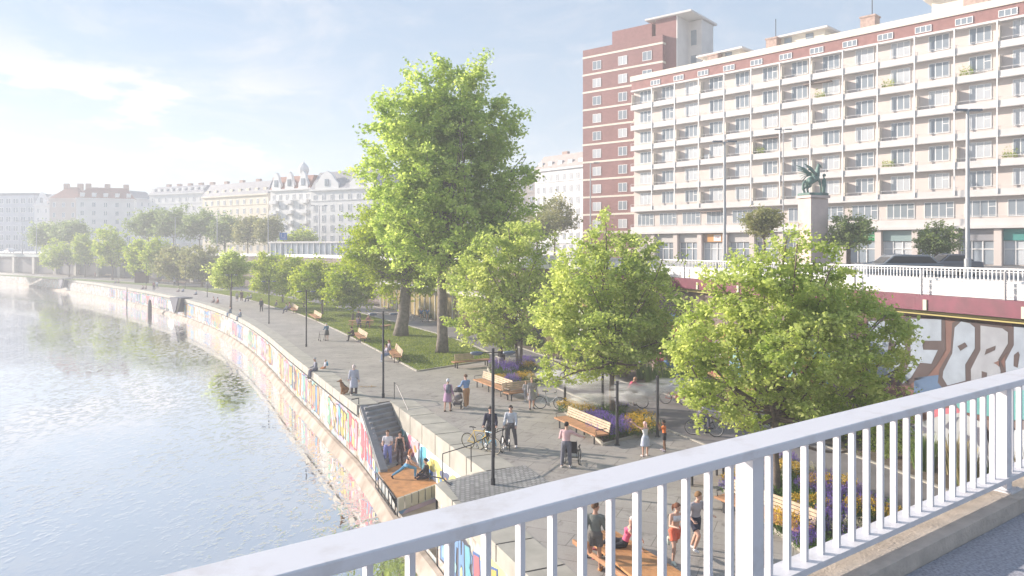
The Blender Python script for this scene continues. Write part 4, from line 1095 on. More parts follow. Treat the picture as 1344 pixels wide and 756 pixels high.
# ---------------- station: glass pavilion under the wall, canopy on the street
sp_ = thing('station_pavilion', 'low golden glass pavilion with thin white mullions beyond the bike path', 'pavilion')
pa, pb = Vector((-18.2,104.8)), Vector((-1.2,73.3)); nn = Vector((-(pb-pa).y, (pb-pa).x)).normalized()
if nn.x > 0: nn = -nn
fp = Facade(pa+nn*0.5, pb+nn*0.5)
if fp.n.dot(nn) < 0: fp.n = -fp.n
m = MB(); fp.box(m, 0, fp.L, -0.4, 0.1, 0.0, 3.5); m.build('glass_wall', mat('gold_glass', (0.34,0.26,0.12), 0.2, var=0.4, scale=0.35, spec=0.8), sp_)
m = MB(); s = 0
while s < fp.L: fp.box(m, s-0.05, s+0.05, 0.101, 0.22, 0.0, 3.5); s += 1.7
m.build('mullion', M_frame, sp_)
m = MB(); fp.box(m, -0.5, fp.L+0.5, -0.8, 1.4, 3.5, 3.75); m.build('roof', M_balc, sp_)
cn = thing('station_canopy', 'long low glass station hall with white roof edge beyond the lamp posts', 'canopy')
fc = Facade(A(352,0,152).xy, A(455,0,140).xy)
m = MB(); fc.box(m, 0, fc.L, -6, 0, 9.4, 9.75); m.build('roof', M_balc, cn)
m = MB(); fc.box(m, 0.3, fc.L-0.3, -5.6, -0.3, STZ, 9.4); m.build('glass_wall', mat('pale_glass', (0.34,0.38,0.42), 0.15, var=0.2, scale=0.3), cn)
m = MB(); s = 0.5
while s < fc.L: fc.box(m, s-0.06, s+0.06, -0.29, -0.15, STZ, 9.4); s += 1.6
m.build('mullion', M_frame, cn)
bs = thing('metro_sign', 'small blue square metro sign on a pole beside the station canopy', 'sign', A(372, 337, 150)); 
m = MB(); m.tube([(0,0,-0.6),(0,0,4.2)], 0.08, 6); m.build('pole', M_steel, bs)
m = MB(); m.box((0,0,4.2),(1.5,0.15,1.5)); bd = m.build('panel', mat('sign_blue', (0.05,0.16,0.45), 0.5), bs)
m = MB()
for a, b in (((-0.38,4.7),(-0.38,4.05)),((0.38,4.7),(0.38,4.05)),((-0.38,4.05),(0,3.8)),((0,3.8),(0.38,4.05))): m.bar((a[0],-0.09,a[1]),(b[0],-0.09,b[1]),0.16,0.03)
m.build('letter_u', M_frame, bs)
# ================================================================== trees
M_bark = mat('bark', (0.20,0.155,0.125), 0.9, var=0.3, scale=5, bump=0.8, bscale=14, detail=8)
M_bark2 = mat('bark_pale', (0.20,0.165,0.14), 0.9, var=0.3, scale=4, bump=0.8, bscale=10, detail=8)
L_lime = leafmat('leaf_spring_lime', (0.31,0.41,0.10), (0.70,0.74,0.29), 0.58)
L_green = leafmat('leaf_fresh_green', (0.23,0.33,0.04), (0.54,0.60,0.12), 0.5)
L_big = leafmat('leaf_tall_tree', (0.30,0.42,0.10), (0.66,0.73,0.26), 0.6)
L_mid = leafmat('leaf_row_tree', (0.25,0.36,0.05), (0.58,0.62,0.14), 0.5)
L_olive = leafmat('leaf_olive', (0.22,0.25,0.09), (0.42,0.40,0.18), 0.45)
L_far = leafmat('leaf_far', (0.20,0.27,0.09), (0.36,0.42,0.18), 0.45)

def mesh_np(name, V, Fq, m):
    """quads/tris from numpy arrays"""
    me = bpy.data.meshes.new(name); nv, nf, k = len(V), len(Fq), Fq.shape[1]
    me.vertices.add(nv); me.vertices.foreach_set('co', V.astype(np.float32).ravel())
    me.loops.add(nf*k); me.loops.foreach_set('vertex_index', Fq.astype(np.int32).ravel())
    me.polygons.add(nf); me.polygons.foreach_set('loop_start', np.arange(0, nf*k, k, dtype=np.int32))
    me.update(calc_edges=True); me.materials.append(m); return me
def leaves(P, size, rng, up=0.35, aspect=0.62):
    """one folded leaf (two triangles sharing the mid rib) per point"""
    n = len(P); nr = rng.normal(size=(n,3)); nr[:,2] = np.abs(nr[:,2])*1.2 + up; nr /= np.linalg.norm(nr, axis=1)[:,None]
    a = rng.normal(size=(n,3)); a -= nr*(a*nr).sum(1)[:,None]; a /= np.linalg.norm(a, axis=1)[:,None]; b = np.cross(nr, a)
    s = (size*rng.uniform(0.6, 1.25, n))[:,None]
    tip = P + a*s; base = P - a*s*0.5; l_ = P + b*s*aspect + nr*s*0.18; r_ = P - b*s*aspect + nr*s*0.18
    V = np.stack([base, r_, tip, l_], 1).reshape(-1,3); q = np.arange(n)[:,None]*4
    return V, np.concatenate([q+0, q+1, q+2, q+3], 1)
def inside(P, ell):
    v = np.full(len(P), 9.0)
    for c in ell:
        d = (((P-np.array(c[:3]))/np.array(c[3:6]))**2).sum(1); v = np.minimum(v, d)
    return v
def tree(name, label, base, ell, trunk_h, trunk_r, leafm, barkm=None, nclump=300, nleaf=120, lsize=0.1, clump_r=0.55, seed=1, lean=(0,0), stems=1, group=None, limbs=14, shell=0.35, droop=0.0, cat='tree', twig_r=0.012):
    """ell: crown ellipsoids (x, y, z, rx, ry, rz) relative to the base"""
    rng = np.random.default_rng(seed); barkm = barkm or M_bark
    t = thing(name, label, cat, base, 0, group)
    E = [np.array(e, float) for e in ell]
    zc = np.mean([e[2] for e in E]); top = max(e[2]+e[5] for e in E)
    # clump targets: sampled in the crown, biased to the outer shell
    vol = np.array([e[3]*e[4]*e[5] for e in E]); vol /= vol.sum(); T = []
    while len(T) < nclump:
        e = E[rng.choice(len(E), p=vol)]; u = rng.normal(size=3); u /= np.linalg.norm(u)
        r = rng.uniform(0.0, 1)**shell; p = e[:3] + e[3:6]*u*r
        wob = 1 + 0.20*math.sin(3.1*p[0]+seed)*math.cos(2.3*p[2]+seed*2) + 0.08*math.sin(5*p[1]+p[2])
        p = e[:3] + (p-e[:3])*wob
        if p[2] > trunk_h*0.55: T.append(p)
    T = np.array(T)
    # trunk(s) and limbs
    m = MB(); nodes = []; nrad = []
    def path(p, q, r0, r1, n=6, sag=0.0, wig=0.06, store=True, segs=7):
        p = np.array(p, float); q = np.array(q, float); Ln = np.linalg.norm(q-p); pts = []; rs = []
        w1 = rng.normal(size=3)*wig*Ln; 
        for k in range(n+1):
            f_ = k/n; x = p + (q-p)*f_; x = x + w1*math.sin(PI*f_)
            x[2] += -sag*Ln*math.sin(PI*f_)
            pts.append(x); rs.append(r0 + (r1-r0)*f_)
            if store and f_ > 0.15: nodes.append(x); nrad.append(rs[-1])
        m.tube([tuple(x) for x in pts], rs, segs); return pts, rs
    mt = MB(); tops = []
    for s_ in range(stems):
        offx = 0 if stems == 1 else (s_-(stems-1)/2)*trunk_r*1.6
        e0 = E[s_ % len(E)] if stems > 1 else E[0]
        tp = np.array([lean[0]+ (offx*3 if stems > 1 else 0), lean[1], trunk_h]); pts = [np.array([offx*0.4, 0, -0.1])]; rs = [trunk_r*1.45]
        k_ = 6
        for k in range(1, k_+1):
            f_ = k/k_; x = np.array([offx*0.4 + (tp[0]-offx*0.4)*f_, tp[1]*f_, trunk_h*f_]) + rng.normal(size=3)*trunk_r*0.12
            pts.append(x); rs.append(trunk_r*(1.12-0.3*f_) if k > 1 else trunk_r*1.1)
        mt.tube([tuple(x) for x in pts], rs, 12); tops.append(pts[-1])
        lead = np.array([tp[0]+(zc and 0), tp[1], top*0.93]); lead[0] = E[0][0]*0.6+tp[0]*0.4 + (offx*4 if stems > 1 else 0)
        pp, rr = path(pts[-1], lead, rs[-1]*0.95, 0.03, 8, 0, 0.04, segs=8)
    for k in range(limbs):
        an = 2*PI*(k*0.381966) + rng.uniform(-.3,.3); src = tops[k % len(tops)].copy()
        e = E[k % len(E)]; el = rng.uniform(-0.35, 0.85)
        q = e[:3] + e[3:6]*0.72*np.array([math.cos(an)*math.cos(el), math.sin(an)*math.cos(el), math.sin(el)])
        f_ = rng.uniform(-0.15, 0.55); s0 = src.copy(); s0[2] = trunk_h*(1+f_*0.0) + f_*(q[2]-trunk_h)*0.5 if q[2] > trunk_h else trunk_h*0.92
        s0[2] = max(trunk_h*0.8, s0[2])
        path(s0, q, trunk_r*rng.uniform(0.32,0.5), 0.025, 7, 0.10 if q[2] > trunk_h else -0.05, 0.07)
    NN = np.array(nodes); clump = []
    base_c = np.array([lean[0], lean[1], trunk_h])
    # twigs, connected outward from the nearest node that is closer to the trunk
    order = np.argsort(np.linalg.norm(T-base_c, axis=1)); NL = list(NN); NR = list(nrad)
    for idx in order:
        p = T[idx]; arr = np.array(NL); d = np.linalg.norm(arr-p, axis=1) + 0.6*np.maximum(0, arr[:,2]-p[2])
        j = int(np.argmin(d)); q = arr[j]; r0 = min(NR[j]*0.6, 0.05) + twig_r*0.3
        mid = (p+q)/2 + rng.normal(size=3)*0.08*np.linalg.norm(p-q); mid[2] -= droop
        m.tube([tuple(q), tuple(mid), tuple(p)], [max(r0, twig_r), max(r0*0.7, twig_r*0.8), twig_r*0.5], 4, cap=False)
        NL.append(mid); NR.append(r0*0.7); NL.append(p); NR.append(twig_r)
        clump.append((p, p-q))
    P = []
    for p, dr_ in clump:
        n = int(nleaf*rng.uniform(0.45, 1.5)); cr = clump_r*rng.uniform(0.6, 1.25)
        dn = dr_/(np.linalg.norm(dr_)+1e-6)
        g_ = rng.normal(size=(n,3))*cr*0.42; g_[:,2] *= 0.62
        along_ = rng.uniform(-0.9, 0.9, n)[:,None]*dn*cr
        P.append(p + g_ + along_)
    P = np.concatenate(P); V, Q = leaves(P, lsize, rng)
    o = bpy.data.objects.new('crown', mesh_np('crown', V, Q, leafm)); COL.objects.link(o); o.parent = t
    tk = mt.build('trunk', barkm, t, smooth=True)
    m.build('limbs', barkm, tk, smooth=True)
    return t
def ellpx(base, d, lst, depth=1.0):
    """crown lobes given as (px, py, rx px, ry px[, dy m]) at distance d"""
    out = []
    for e in lst:
        px, py, rx, ry = e[:4]; dy = e[4] if len(e) > 4 else 0
        c = A(px, py, d); k = d/F
        out.append((c.x-base[0], dy, c.z-base[2], rx*k, rx*k*depth, ry*k))
    return out

# the giant tree and its neighbour
b = G(580, 463); d = b.y
tree('giant_tree', 'giant bright green tree on the lawn towering over the promenade', b, ellpx(b, d, [(572,130,55,52),(545,175,72,60),(618,170,60,50),(560,240,88,75),(630,235,58,62,1.0),(655,290,36,62),(585,310,88,62),(525,290,42,60),(672,225,34,42),(642,165,44,46),(668,280,38,40),(610,105,40,34),(600,360,52,22)], 0.9),
     7.0, 0.40, L_big, M_bark2, nclump=1000, nleaf=72, lsize=0.20, clump_r=0.78, seed=4, limbs=34, shell=0.45, twig_r=0.022)
b = G(526, 441); d = b.y
tree('old_tree', 'stout old tree with thick buttressed trunk left behind the giant tree', b, ellpx(b, d, [(505,300,48,38),(480,335,36,32),(515,365,36,26),(545,300,50,60),(560,360,34,26)], 0.9),
     6.0, 0.56, L_olive if False else L_green, M_bark2, nclump=480, nleaf=80, lsize=0.17, clump_r=0.9, seed=9, limbs=18, shell=0.45, lean=(0.6,0), twig_r=0.022)
# three near trees
b = G(681, 488); d = b.y
tree('young_tree', 'slim twin-stemmed lime green tree in the first flower bed', b, ellpx(b, d, [(672,330,50,42),(638,360,52,46),(700,385,50,52),(645,412,54,34),(690,318,32,32),(650,448,48,22),(618,395,26,30)]),
     2.6, 0.10, L_lime, nclump=400, nleaf=56, lsize=0.14, clump_r=0.52, seed=21, limbs=16, stems=2, shell=0.42)
b = G(803, 545); d = b.y
tree('young_tree', 'broad lime green tree above the mist posts and purple flower bed', b, ellpx(b, d, [(790,320,36,44),(830,345,55,44),(760,370,58,50),(850,395,48,48),(790,430,86,46),(735,420,44,44),(862,440,36,40),(740,470,36,24),(820,470,55,26),(760,495,36,16),(720,500,30,10),(870,465,26,24)]),
     2.7, 0.13, L_lime, nclump=580, nleaf=56, lsize=0.125, clump_r=0.46, seed=33, limbs=20, shell=0.42)
b = G(1018, 650); d = b.y
tree('young_tree', 'largest lime green tree at right rising behind the white bridge railing', b, ellpx(b, d, [(1040,335,42,42),(990,375,68,52),(1075,385,68,56),(945,440,58,55),(1040,450,105,66),(1125,440,60,58),(1172,430,36,36),(950,510,58,42),(1040,535,90,42),(1130,520,50,38),(920,480,34,34),(1185,490,32,26),(905,450,32,36),(1150,560,32,34,-1.0),(925,535,30,18)]),
     2.6, 0.13, L_lime, nclump=760, nleaf=66, lsize=0.095, clump_r=0.36, seed=47, limbs=26, shell=0.42)
# small tree rooted low beside the quay wall, seen under the railing
b = Vector((-3.6, 20.6, -3.2))
tree('bush', 'leafy green shrub growing at the waterline under the bridge', b, [(0,0,1.1,1.1,0.9,0.9),(-0.8,0.3,0.7,0.8,0.7,0.6)], 0.5, 0.05, L_green, nclump=60, nleaf=60, lsize=0.07, clump_r=0.35, seed=5, limbs=5, cat='bush')

# row along the promenade
row = [(303,403,(303,352,24,24),L_lime,'round bright lime tree at the head of the promenade row'),
       (371,397,(352,358,22,28),L_mid,'first soft green tree after the round lime one in the promenade row'),
       (399,404,(384,362,24,27),L_mid,'tree behind the standing man in the promenade row'),
       (423,413,(415,368,30,30),L_mid,'tree beside the white lawn bench in the promenade row'),
       (463,421,(462,372,32,33),L_green,'darker tree above the picnic table on the lawn')]
for k, (px, py, e, lm, lab) in enumerate(row):
    b = G(px, py); d = b.y
    x, y, rx, ry = e
    tree('row_tree', lab, b, ellpx(b, d, [(x,y,rx,ry*0.9),(x-rx*0.35,y+ry*0.4,rx*0.7,ry*0.6),(x+rx*0.4,y+ry*0.3,rx*0.6,ry*0.65),(x,y-ry*0.4,rx*0.55,ry*0.6)]), 2.4, 0.13, lm, nclump=200, nleaf=60, lsize=0.20, clump_r=0.75, seed=60+k, limbs=10, group='trees along the promenade lawn', shell=0.4, twig_r=0.02)
row2 = [(265,377,(262,345,26,26),L_olive,'spreading olive brown tree beside the bright lime one'),
        (233,375,(230,342,22,24),L_olive,'thin leaved brownish tree left of the spreading olive one'),
        (208,372,(207,337,19,24),L_mid,'green tree behind the brown kiosk on the far lawn'),
        (183,371,(182,336,17,22),L_mid,'green tree just left of the brown kiosk'),
        (148,367,(145,322,22,30),L_mid,'tallest bright tree on the far bend of the promenade'),
        (112,364,(110,328,12,20),L_mid,'narrow tree left of the tallest far tree'),
        (91,362,(76,334,22,19),L_mid,'leftmost low wide tree near the viaduct')]
for k, (px, py, e, lm, lab) in enumerate(row2):
    b = G(px, py); d = min(b.y, 215); b = Vector(((px-CX)/F*d, d, 0))
    x, y, rx, ry = e
    tree('far_promenade_tree', lab, b, ellpx(b, d, [(x,y,rx,ry*0.9),(x-rx*0.3,y+ry*0.35,rx*0.7,ry*0.6),(x+rx*0.4,y+ry*0.2,rx*0.6,ry*0.6),(x,y-ry*0.35,rx*0.6,ry*0.6)]), 3.2, 0.2, lm, nclump=130, nleaf=45, lsize=0.36, clump_r=1.2, seed=80+k, limbs=8, group='trees on the far bend', shell=0.4, twig_r=0.04)
# trees on the street behind
def street_tree(px, ytop, ybot, rx, d, lm, lab, seed, sparse=1.0, name='street_tree'):
    b = Vector(((px-CX)/F*d, d, STZ)); cy = (ytop+ybot)/2; ry = (ybot-ytop)/2
    tree(name, lab, b, ellpx(b, d, [(px,cy,rx,ry*0.9),(px-rx*0.4,cy+ry*0.3,rx*0.6,ry*0.6),(px+rx*0.35,cy-ry*0.2,rx*0.6,ry*0.7)]), 2.6 if d < 100 else 4, 0.16, lm, nclump=int(130*sparse), nleaf=45, lsize=d*0.0021, clump_r=d*0.0085, seed=seed, limbs=10, shell=0.5, twig_r=d*0.0002, group='trees along the street')
street_tree(1114, 278, 332, 32, 64, L_far, 'small grey green street tree right of the statue pedestal', 101)
street_tree(1229, 290, 346, 26, 62, L_far, 'small grey green street tree between the two parked cars', 102)
street_tree(1003, 270, 312, 24, 68, L_olive, 'small olive street tree left of the statue pedestal', 103)
street_tree(728, 258, 312, 34, 120, L_olive, 'half bare olive tree before the white tenement', 104, 0.8)
street_tree(705, 275, 320, 24, 110, L_olive, 'half bare tree right of the giant tree', 105, 0.7)
for k, (px, yt, yb, rx, d, lm, lab) in enumerate([
    (195,275,312,22,210,L_far,'leftmost tree of the wooded bank below the cream building'),
    (228,272,312,24,205,L_far,'second tree of the wooded bank'),
    (262,276,316,24,200,L_far,'middle tree of the wooded bank below the cream corner building'),
    (295,284,322,20,195,L_far,'bushy tree of the wooded bank by the tall lamps'),
    (325,282,320,18,185,L_olive,'pale brownish tree before the cream corner building'),
    (352,285,318,14,180,L_olive,'thin tree between the cream building and the gabled house'),
    (395,306,326,20,175,L_mid,'low yellow green tree before the gabled house'),
    (92,290,322,22,225,L_far,'pale tree before the beige house at far left'),
    (60,292,325,16,230,L_far,'hazy tree before the narrow gabled house'),
    (655,292,325,20,150,L_olive,'low tree beyond the giant tree on the street')]):
    street_tree(px, yt, yb, rx, d, lm, lab, 120+k)

# shrubs and tall grasses in the planting strip by the wall
M_gr1 = leafmat('grass_straw', (0.30,0.25,0.13), (0.48,0.42,0.26), 0.3); M_gr2 = leafmat('grass_green', (0.10,0.17,0.04), (0.22,0.30,0.09), 0.3)
def tuft_mesh(seed, h_, r_, n, m_, wdt=0.02):
    rng = np.random.default_rng(seed); an = rng.uniform(0,2*PI,n); rad = r_*np.sqrt(rng.uniform(0,1,n))*0.5
    B = np.stack([rad*np.cos(an), rad*np.sin(an), np.zeros(n)],1); ln = rng.uniform(0.2,0.7,n)
    hh = h_*rng.uniform(0.6,1.1,n); T_ = B + np.stack([np.cos(an)*ln*r_, np.sin(an)*ln*r_, hh],1)
    Mi = (B+T_)/2 + np.array([0,0,1])*(hh*0.15)[:,None]
    sd = np.stack([-np.sin(an), np.cos(an), np.zeros(n)],1)*wdt
    V = np.stack([B-sd, B+sd, Mi+sd, Mi-sd, T_+sd*0.3, T_-sd*0.3],1).reshape(-1,3); q = np.arange(n)[:,None]*6
    Q = np.concatenate([np.concatenate([q,q+1,q+2,q+3],1), np.concatenate([q+3,q+2,q+4,q+5],1)])
    return mesh_np('tuft', V, Q, m_)
tm = [tuft_mesh(1,1.3,0.6,160,M_gr1,0.018), tuft_mesh(2,1.0,0.6,160,M_gr2,0.018), tuft_mesh(3,0.7,0.7,150,M_gr2,0.025)]
labs = ['straw coloured ornamental grass clump in the strip under the wall','green ornamental grass clump in the strip under the wall','low green plant in the strip under the wall']
rngp = random.Random(5)
Sp = arclen(PF)
s = 20
nn_ = 0
while nn_ < 90 and s < Sp[-1]:
    q, dd = along(PF, Sp, s); n = Vector((dd.y, -dd.x)); off = rngp.uniform(0.7, 2.0)
    k = rngp.choice([0,0,1,1,2])
    c = q + n*off
    if c.y > 18:
        o = bpy.data.objects.new('grass_clump', tm[k]); COL.objects.link(o); o.location = (c.x, c.y, 0.03); sc_ = rngp.uniform(0.7,1.3); o.scale = (sc_,)*3; o.rotation_euler = (0,0,rngp.uniform(0,6))
        tag(o, labs[k], 'grass clump', 'ornamental plants of type %d under the wall' % k); nn_ += 1
    s += rngp.uniform(0.5, 1.3)
# lawn blades: uncountable
rng = np.random.default_rng(3)
poly = [Vector((p[0],p[1],0)) for p in GRASS]; tr = tessellate_polygon([poly]); tri = np.array([[poly[i][:2] for i in t] for t in tr])
ar = np.abs(np.cross(tri[:,1]-tri[:,0], tri[:,2]-tri[:,0])); pr = ar/ar.sum()
n = 60000; ii = rng.choice(len(tri), n, p=pr); u = rng.uniform(size=(n,2)); fl_ = u.sum(1) > 1; u[fl_] = 1-u[fl_]
Pg = tri[ii,0] + (tri[ii,1]-tri[ii,0])*u[:,:1] + (tri[ii,2]-tri[ii,0])*u[:,1:]
an = rng.uniform(0,2*PI,n); hh = rng.uniform(0.05,0.16,n); wv_ = 0.035
B = np.stack([Pg[:,0],Pg[:,1],np.full(n,0.03)],1); sd = np.stack([np.cos(an),np.sin(an),np.zeros(n)],1)*wv_
T_ = B + np.stack([rng.normal(size=n)*0.05, rng.normal(size=n)*0.05, hh],1)
V = np.stack([B-sd,B+sd,T_],1).reshape(-1,3); q = np.arange(n)[:,None]*3
o = bpy.data.objects.new('grass', mesh_np('grass', V, np.concatenate([q,q+1,q+2],1), leafmat('grass_blade', (0.15,0.21,0.03), (0.34,0.38,0.09), 0.35))); COL.objects.link(o)
tag(o, 'short green lawn grass under the big trees', 'grass', kind='stuff')

# plants on some balconies
rp_ = np.random.default_rng(12)
for bi, k, lab in ((6,5,'green plants on an upper balcony above the statue'),(6,2,'green plants on a balcony left of the statue'),(8,5,'green plants on an upper balcony left of the chimney'),(3,2,'green plants on a middle balcony near the tallest lamp'),(2,4,'green plants on a balcony at the far right'),(10,3,'green plants on a balcony near the brick tower'),(4,5,'green plants on a high balcony right of the statue')):
    t0, t1 = bays[bi]; u0 = U(t1)+0.4; n = 260
    P = np.stack([u0+rp_.uniform(0,1.3,n), rp_.uniform(-0.5,-0.15,n), Zb[k]+0.75+np.abs(rp_.normal(size=n))*0.35],1)
    W_ = np.array([fa.p(a, b, c) for a, b, c in P]); V, Q = leaves(W_, 0.11, rp_, 0.3, 0.5); o = bpy.data.objects.new('balcony_plant', mesh_np('balcony_plant', V, Q, L_green)); COL.objects.link(o); tag(o, lab, 'plant', 'plants on the balconies')
# ================================================================== people
DG = None
def remesh(mb, voxel, smooth_it=2):
    """fuse overlapping limbs into one continuous skin"""
    me = bpy.data.meshes.new('tmp'); me.from_pydata(mb.v, [], mb.f); o = bpy.data.objects.new('tmp', me); COL.objects.link(o)
    r = o.modifiers.new('r', 'REMESH'); r.mode = 'VOXEL'; r.voxel_size = voxel; r.use_smooth_shade = True
    if smooth_it:
        s_ = o.modifiers.new('s', 'SMOOTH'); s_.iterations = smooth_it; s_.factor = 0.5
    dg = bpy.context.evaluated_depsgraph_get(); dg.update()
    out = bpy.data.meshes.new_from_object(o.evaluated_get(dg), depsgraph=dg)
    bpy.data.objects.remove(o); bpy.data.meshes.remove(me); return out
def cloth(name, c): return mat('cloth_%s_%d_%d_%d' % (name, int(c[0]*99), int(c[1]*99), int(c[2]*99)), c, 0.85, var=0.07, scale=9)
SKIN = [mat('skin_light', (0.62,0.38,0.28), 0.55, spec=0.3), mat('skin_tan', (0.45,0.25,0.17), 0.55, spec=0.3), mat('skin_brown', (0.20,0.11,0.07), 0.55, spec=0.3)]
M_eye = mat('eye_dark', (0.03,0.025,0.02), 0.3); M_lip = mat('lips', (0.42,0.16,0.14), 0.5)

def person(label, loc, face, height=1.75, pose=None, skin=0, hair=('short',(0.06,0.04,0.03)), top=('long',(0.3,0.3,0.3)), bottom=('trousers',(0.1,0.1,0.15)), shoes=(0.6,0.6,0.6), voxel=0.022, group=None, build=1.0, fem=False, yaw=None):
    """pose keys: hip (z of the hip, None = standing on its lowest foot), lean, side, legs ((pitch,out,knee),(..)), arms ((pitch,out,elbow,inward),(..)), head pitch/turn. Right first; +Y is forward"""
    p = dict(hip=None, lean=2, side=0, legs=((4,3,4),(-4,3,4)), arms=((5,8,15,0),(5,8,15,0)), head=(5,0), twist=0)
    p.update(pose or {})
    S = height/1.75; rz = face_rz(*face) if yaw is None else yaw
    t = thing('person', label, 'person', loc, rz, group)
    bw = (0.92 if fem else 1.0)*build
    th, sh, ft = 0.43*S, 0.425*S, 0.075*S; hw = 0.095*S*(1.05 if fem else 1)
    # pelvis at origin first
    def dirv(pitch, out, sx):
        a, o_ = R(pitch), R(out); return Vector((sx*math.sin(o_), math.sin(a)*math.cos(o_), -math.cos(a)*math.cos(o_)))
    J = {}; low = 9
    for i, sx in ((0, 1), (1, -1)):
        pi_, ou, kn = p['legs'][i]; hip = Vector((sx*hw, 0, 0)); knee = hip + dirv(pi_, ou, sx)*th; ank = knee + dirv(pi_-kn, ou*0.6, sx)*sh
        sd = dirv(pi_-kn, ou*0.6, sx); fo = Vector((0, -sd.z, sd.y)); 
        if p.get('footflat', True) and abs(pi_-kn) < 50: fo = Vector((sx*0.15, 1, 0)).normalized()
        fo.normalize(); J[i] = (hip, knee, ank, fo); low = min(low, ank.z - ft, (ank+fo*0.15*S).z-0.03*S)
    hz = -low if p['hip'] is None else p['hip']
    O = Vector((0,0,hz))
    lean, side = R(p['lean']), R(p['side'])
    up = Vector((math.sin(side), math.sin(lean)*math.cos(side), math.cos(lean)*math.cos(side))); rt = Vector((math.cos(R(p['twist'])), math.sin(R(p['twist'])), 0)); rt = (rt - up*rt.dot(up)).normalized(); fw = up.cross(rt)
    T_ = lambda u, f_=0.0, r_=0.0: O + up*(u*S) + fw*(f_*S) + rt*(r_*S)
    b = MB()
    def loft(secs, n=14, mi=0, mb=None, cap=True):
        mb = mb or b; o = len(mb.v)
        for c, ra, rb in secs:
            for j in range(n):
                an = 2*PI*j/n; mb.v.append(tuple(c + rt*(ra*S*math.cos(an)) + fw*(rb*S*math.sin(an))))
        for i in range(len(secs)-1):
            for j in range(n):
                a = o+i*n+j; c_ = o+i*n+(j+1) % n; mb.f.append((a, c_, c_+n, a+n)); mb.m.append(mi)
        if cap:
            mb.f.append(tuple(o+j for j in reversed(range(n)))); mb.f.append(tuple(o+(len(secs)-1)*n+j for j in range(n))); mb.m += [mi, mi]
    waist = 0.118 if fem else 0.135
    TOR = [(-0.07,0.13,0.10),(0.0,0.165*(1.03 if fem else 1),0.115),(0.09,0.15,0.105),(0.19,waist,0.09),(0.30,0.145,0.105),(0.40,0.17,0.11),(0.47,0.165,0.095),(0.515,0.10,0.07)]
    loft([(T_(u), ra*bw, rb*bw) for u, ra, rb in TOR])
    if fem: 
        for sx in (-1,1): b.ball(T_(0.37,0.075,sx*0.075), 0.062*S, 10)
    # neck and head
    hp, ht = R(p['head'][0]), R(p['head'][1])
    nk = T_(0.50); hb = T_(0.60, 0.02)
    b.tube([nk, hb], [0.062*S, 0.052*S], 10)
    hu = (up*0.35 + Vector((0,0,1))*0.65).normalized(); hf = (Matrix.Rotation(ht + R(p['twist']), 3, 'Z') @ Vector((0,1,0))); hf = (hf*math.cos(hp) - Vector((0,0,1))*math.sin(hp)); hf = (hf - hu*hf.dot(hu)).normalized() if abs(hf.dot(hu)) < 0.9 else hf
    hf = (hf*math.cos(hp*0.6) - hu*math.sin(hp*0.6)).normalized(); hu = (hu - hf*hu.dot(hf)).normalized(); hr_ = hf.cross(hu)
    HC = T_(0.685, 0.025)
    HM = Matrix((hr_, hf, hu)).transposed()
    hd = lambda x, y, z: HC + HM @ Vector((x*S, y*S, z*S))
    b.ball(hd(0,-0.005,0.02), (0.075*S,0.093*S,0.10*S), 14, M=HM)
    b.ball(hd(0,0.02,-0.045), (0.058*S,0.068*S,0.07*S), 12, M=HM)
    b.tube([hd(0,0.085,0.012), hd(0,0.104,-0.022)], [0.009*S, 0.015*S], 6)
    for sx in (-1,1): b.ball(hd(sx*0.076,-0.005,-0.005), (0.012*S,0.02*S,0.03*S), 8, M=HM)
    # limbs
    arms = {}
    for i, sx in ((0,1),(1,-1)):
        hip, knee, ank, fo = J[i]; hip, knee, ank = hip+O, knee+O, ank+O; J[i] = (hip, knee, ank, fo)
        b.tube([hip+Vector((0,0,0.03*S)), hip.lerp(knee,.35), hip.lerp(knee,.8), knee], [0.088*S*bw,0.085*S*bw,0.062*S,0.056*S], 12)
        b.tube([knee, knee.lerp(ank,.25), knee.lerp(ank,.6), ank], [0.054*S,0.058*S,0.046*S,0.036*S], 12); b.ball(knee, 0.057*S, 10)
        heel = ank - fo*0.04*S - Vector((0,0,0.04*S)) if p.get('footflat', True) and abs(fo.z) < 0.3 else ank + (ank-knee).normalized()*0.03*S
        toe = heel + fo*0.20*S; b.tube([ank, heel.lerp(toe,.3), toe], [0.036*S,0.036*S,0.025*S], 8)
        J[i] = (hip, knee, ank, fo, heel, toe)
        pa_, oa, el, inw = p['arms'][i]
        shd = T_(0.455, 0.0, sx*0.185*(0.9 if fem else 1)*build)
        def bd(pitch, out): 
            a, o_ = R(pitch), R(out); v = Vector((sx*math.sin(o_), math.sin(a)*math.cos(o_), -math.cos(a)*math.cos(o_)))
            return (Matrix.Rotation(R(p['twist']), 3, 'Z') @ v)
        e_ = shd + bd(pa_, oa)*0.29*S; w_ = e_ + bd(pa_+el, oa-inw)*0.255*S
        b.tube([T_(0.46,0,sx*0.10), shd, shd.lerp(e_,.45), e_], [0.06*S,0.056*S,0.045*S,0.038*S], 10); b.ball(shd, 0.056*S*bw, 10)
        b.tube([e_, e_.lerp(w_,.3), w_], [0.039*S,0.038*S,0.026*S], 10); b.ball(e_, 0.04*S, 8)
        hd_ = (w_-e_).normalized(); arms[i] = (shd, e_, w_, hd_)
        b.tube([w_, w_+hd_*0.05*S, w_+hd_*0.09*S], [(0.026*S,0.022*S),(0.040*S,0.018*S),(0.036*S,0.014*S)], 8)
    me = remesh(b, voxel)
    # fingers: five separate, slightly curled
    bm_ = bmesh.new(); bm_.from_mesh(me)
    fg = MB()
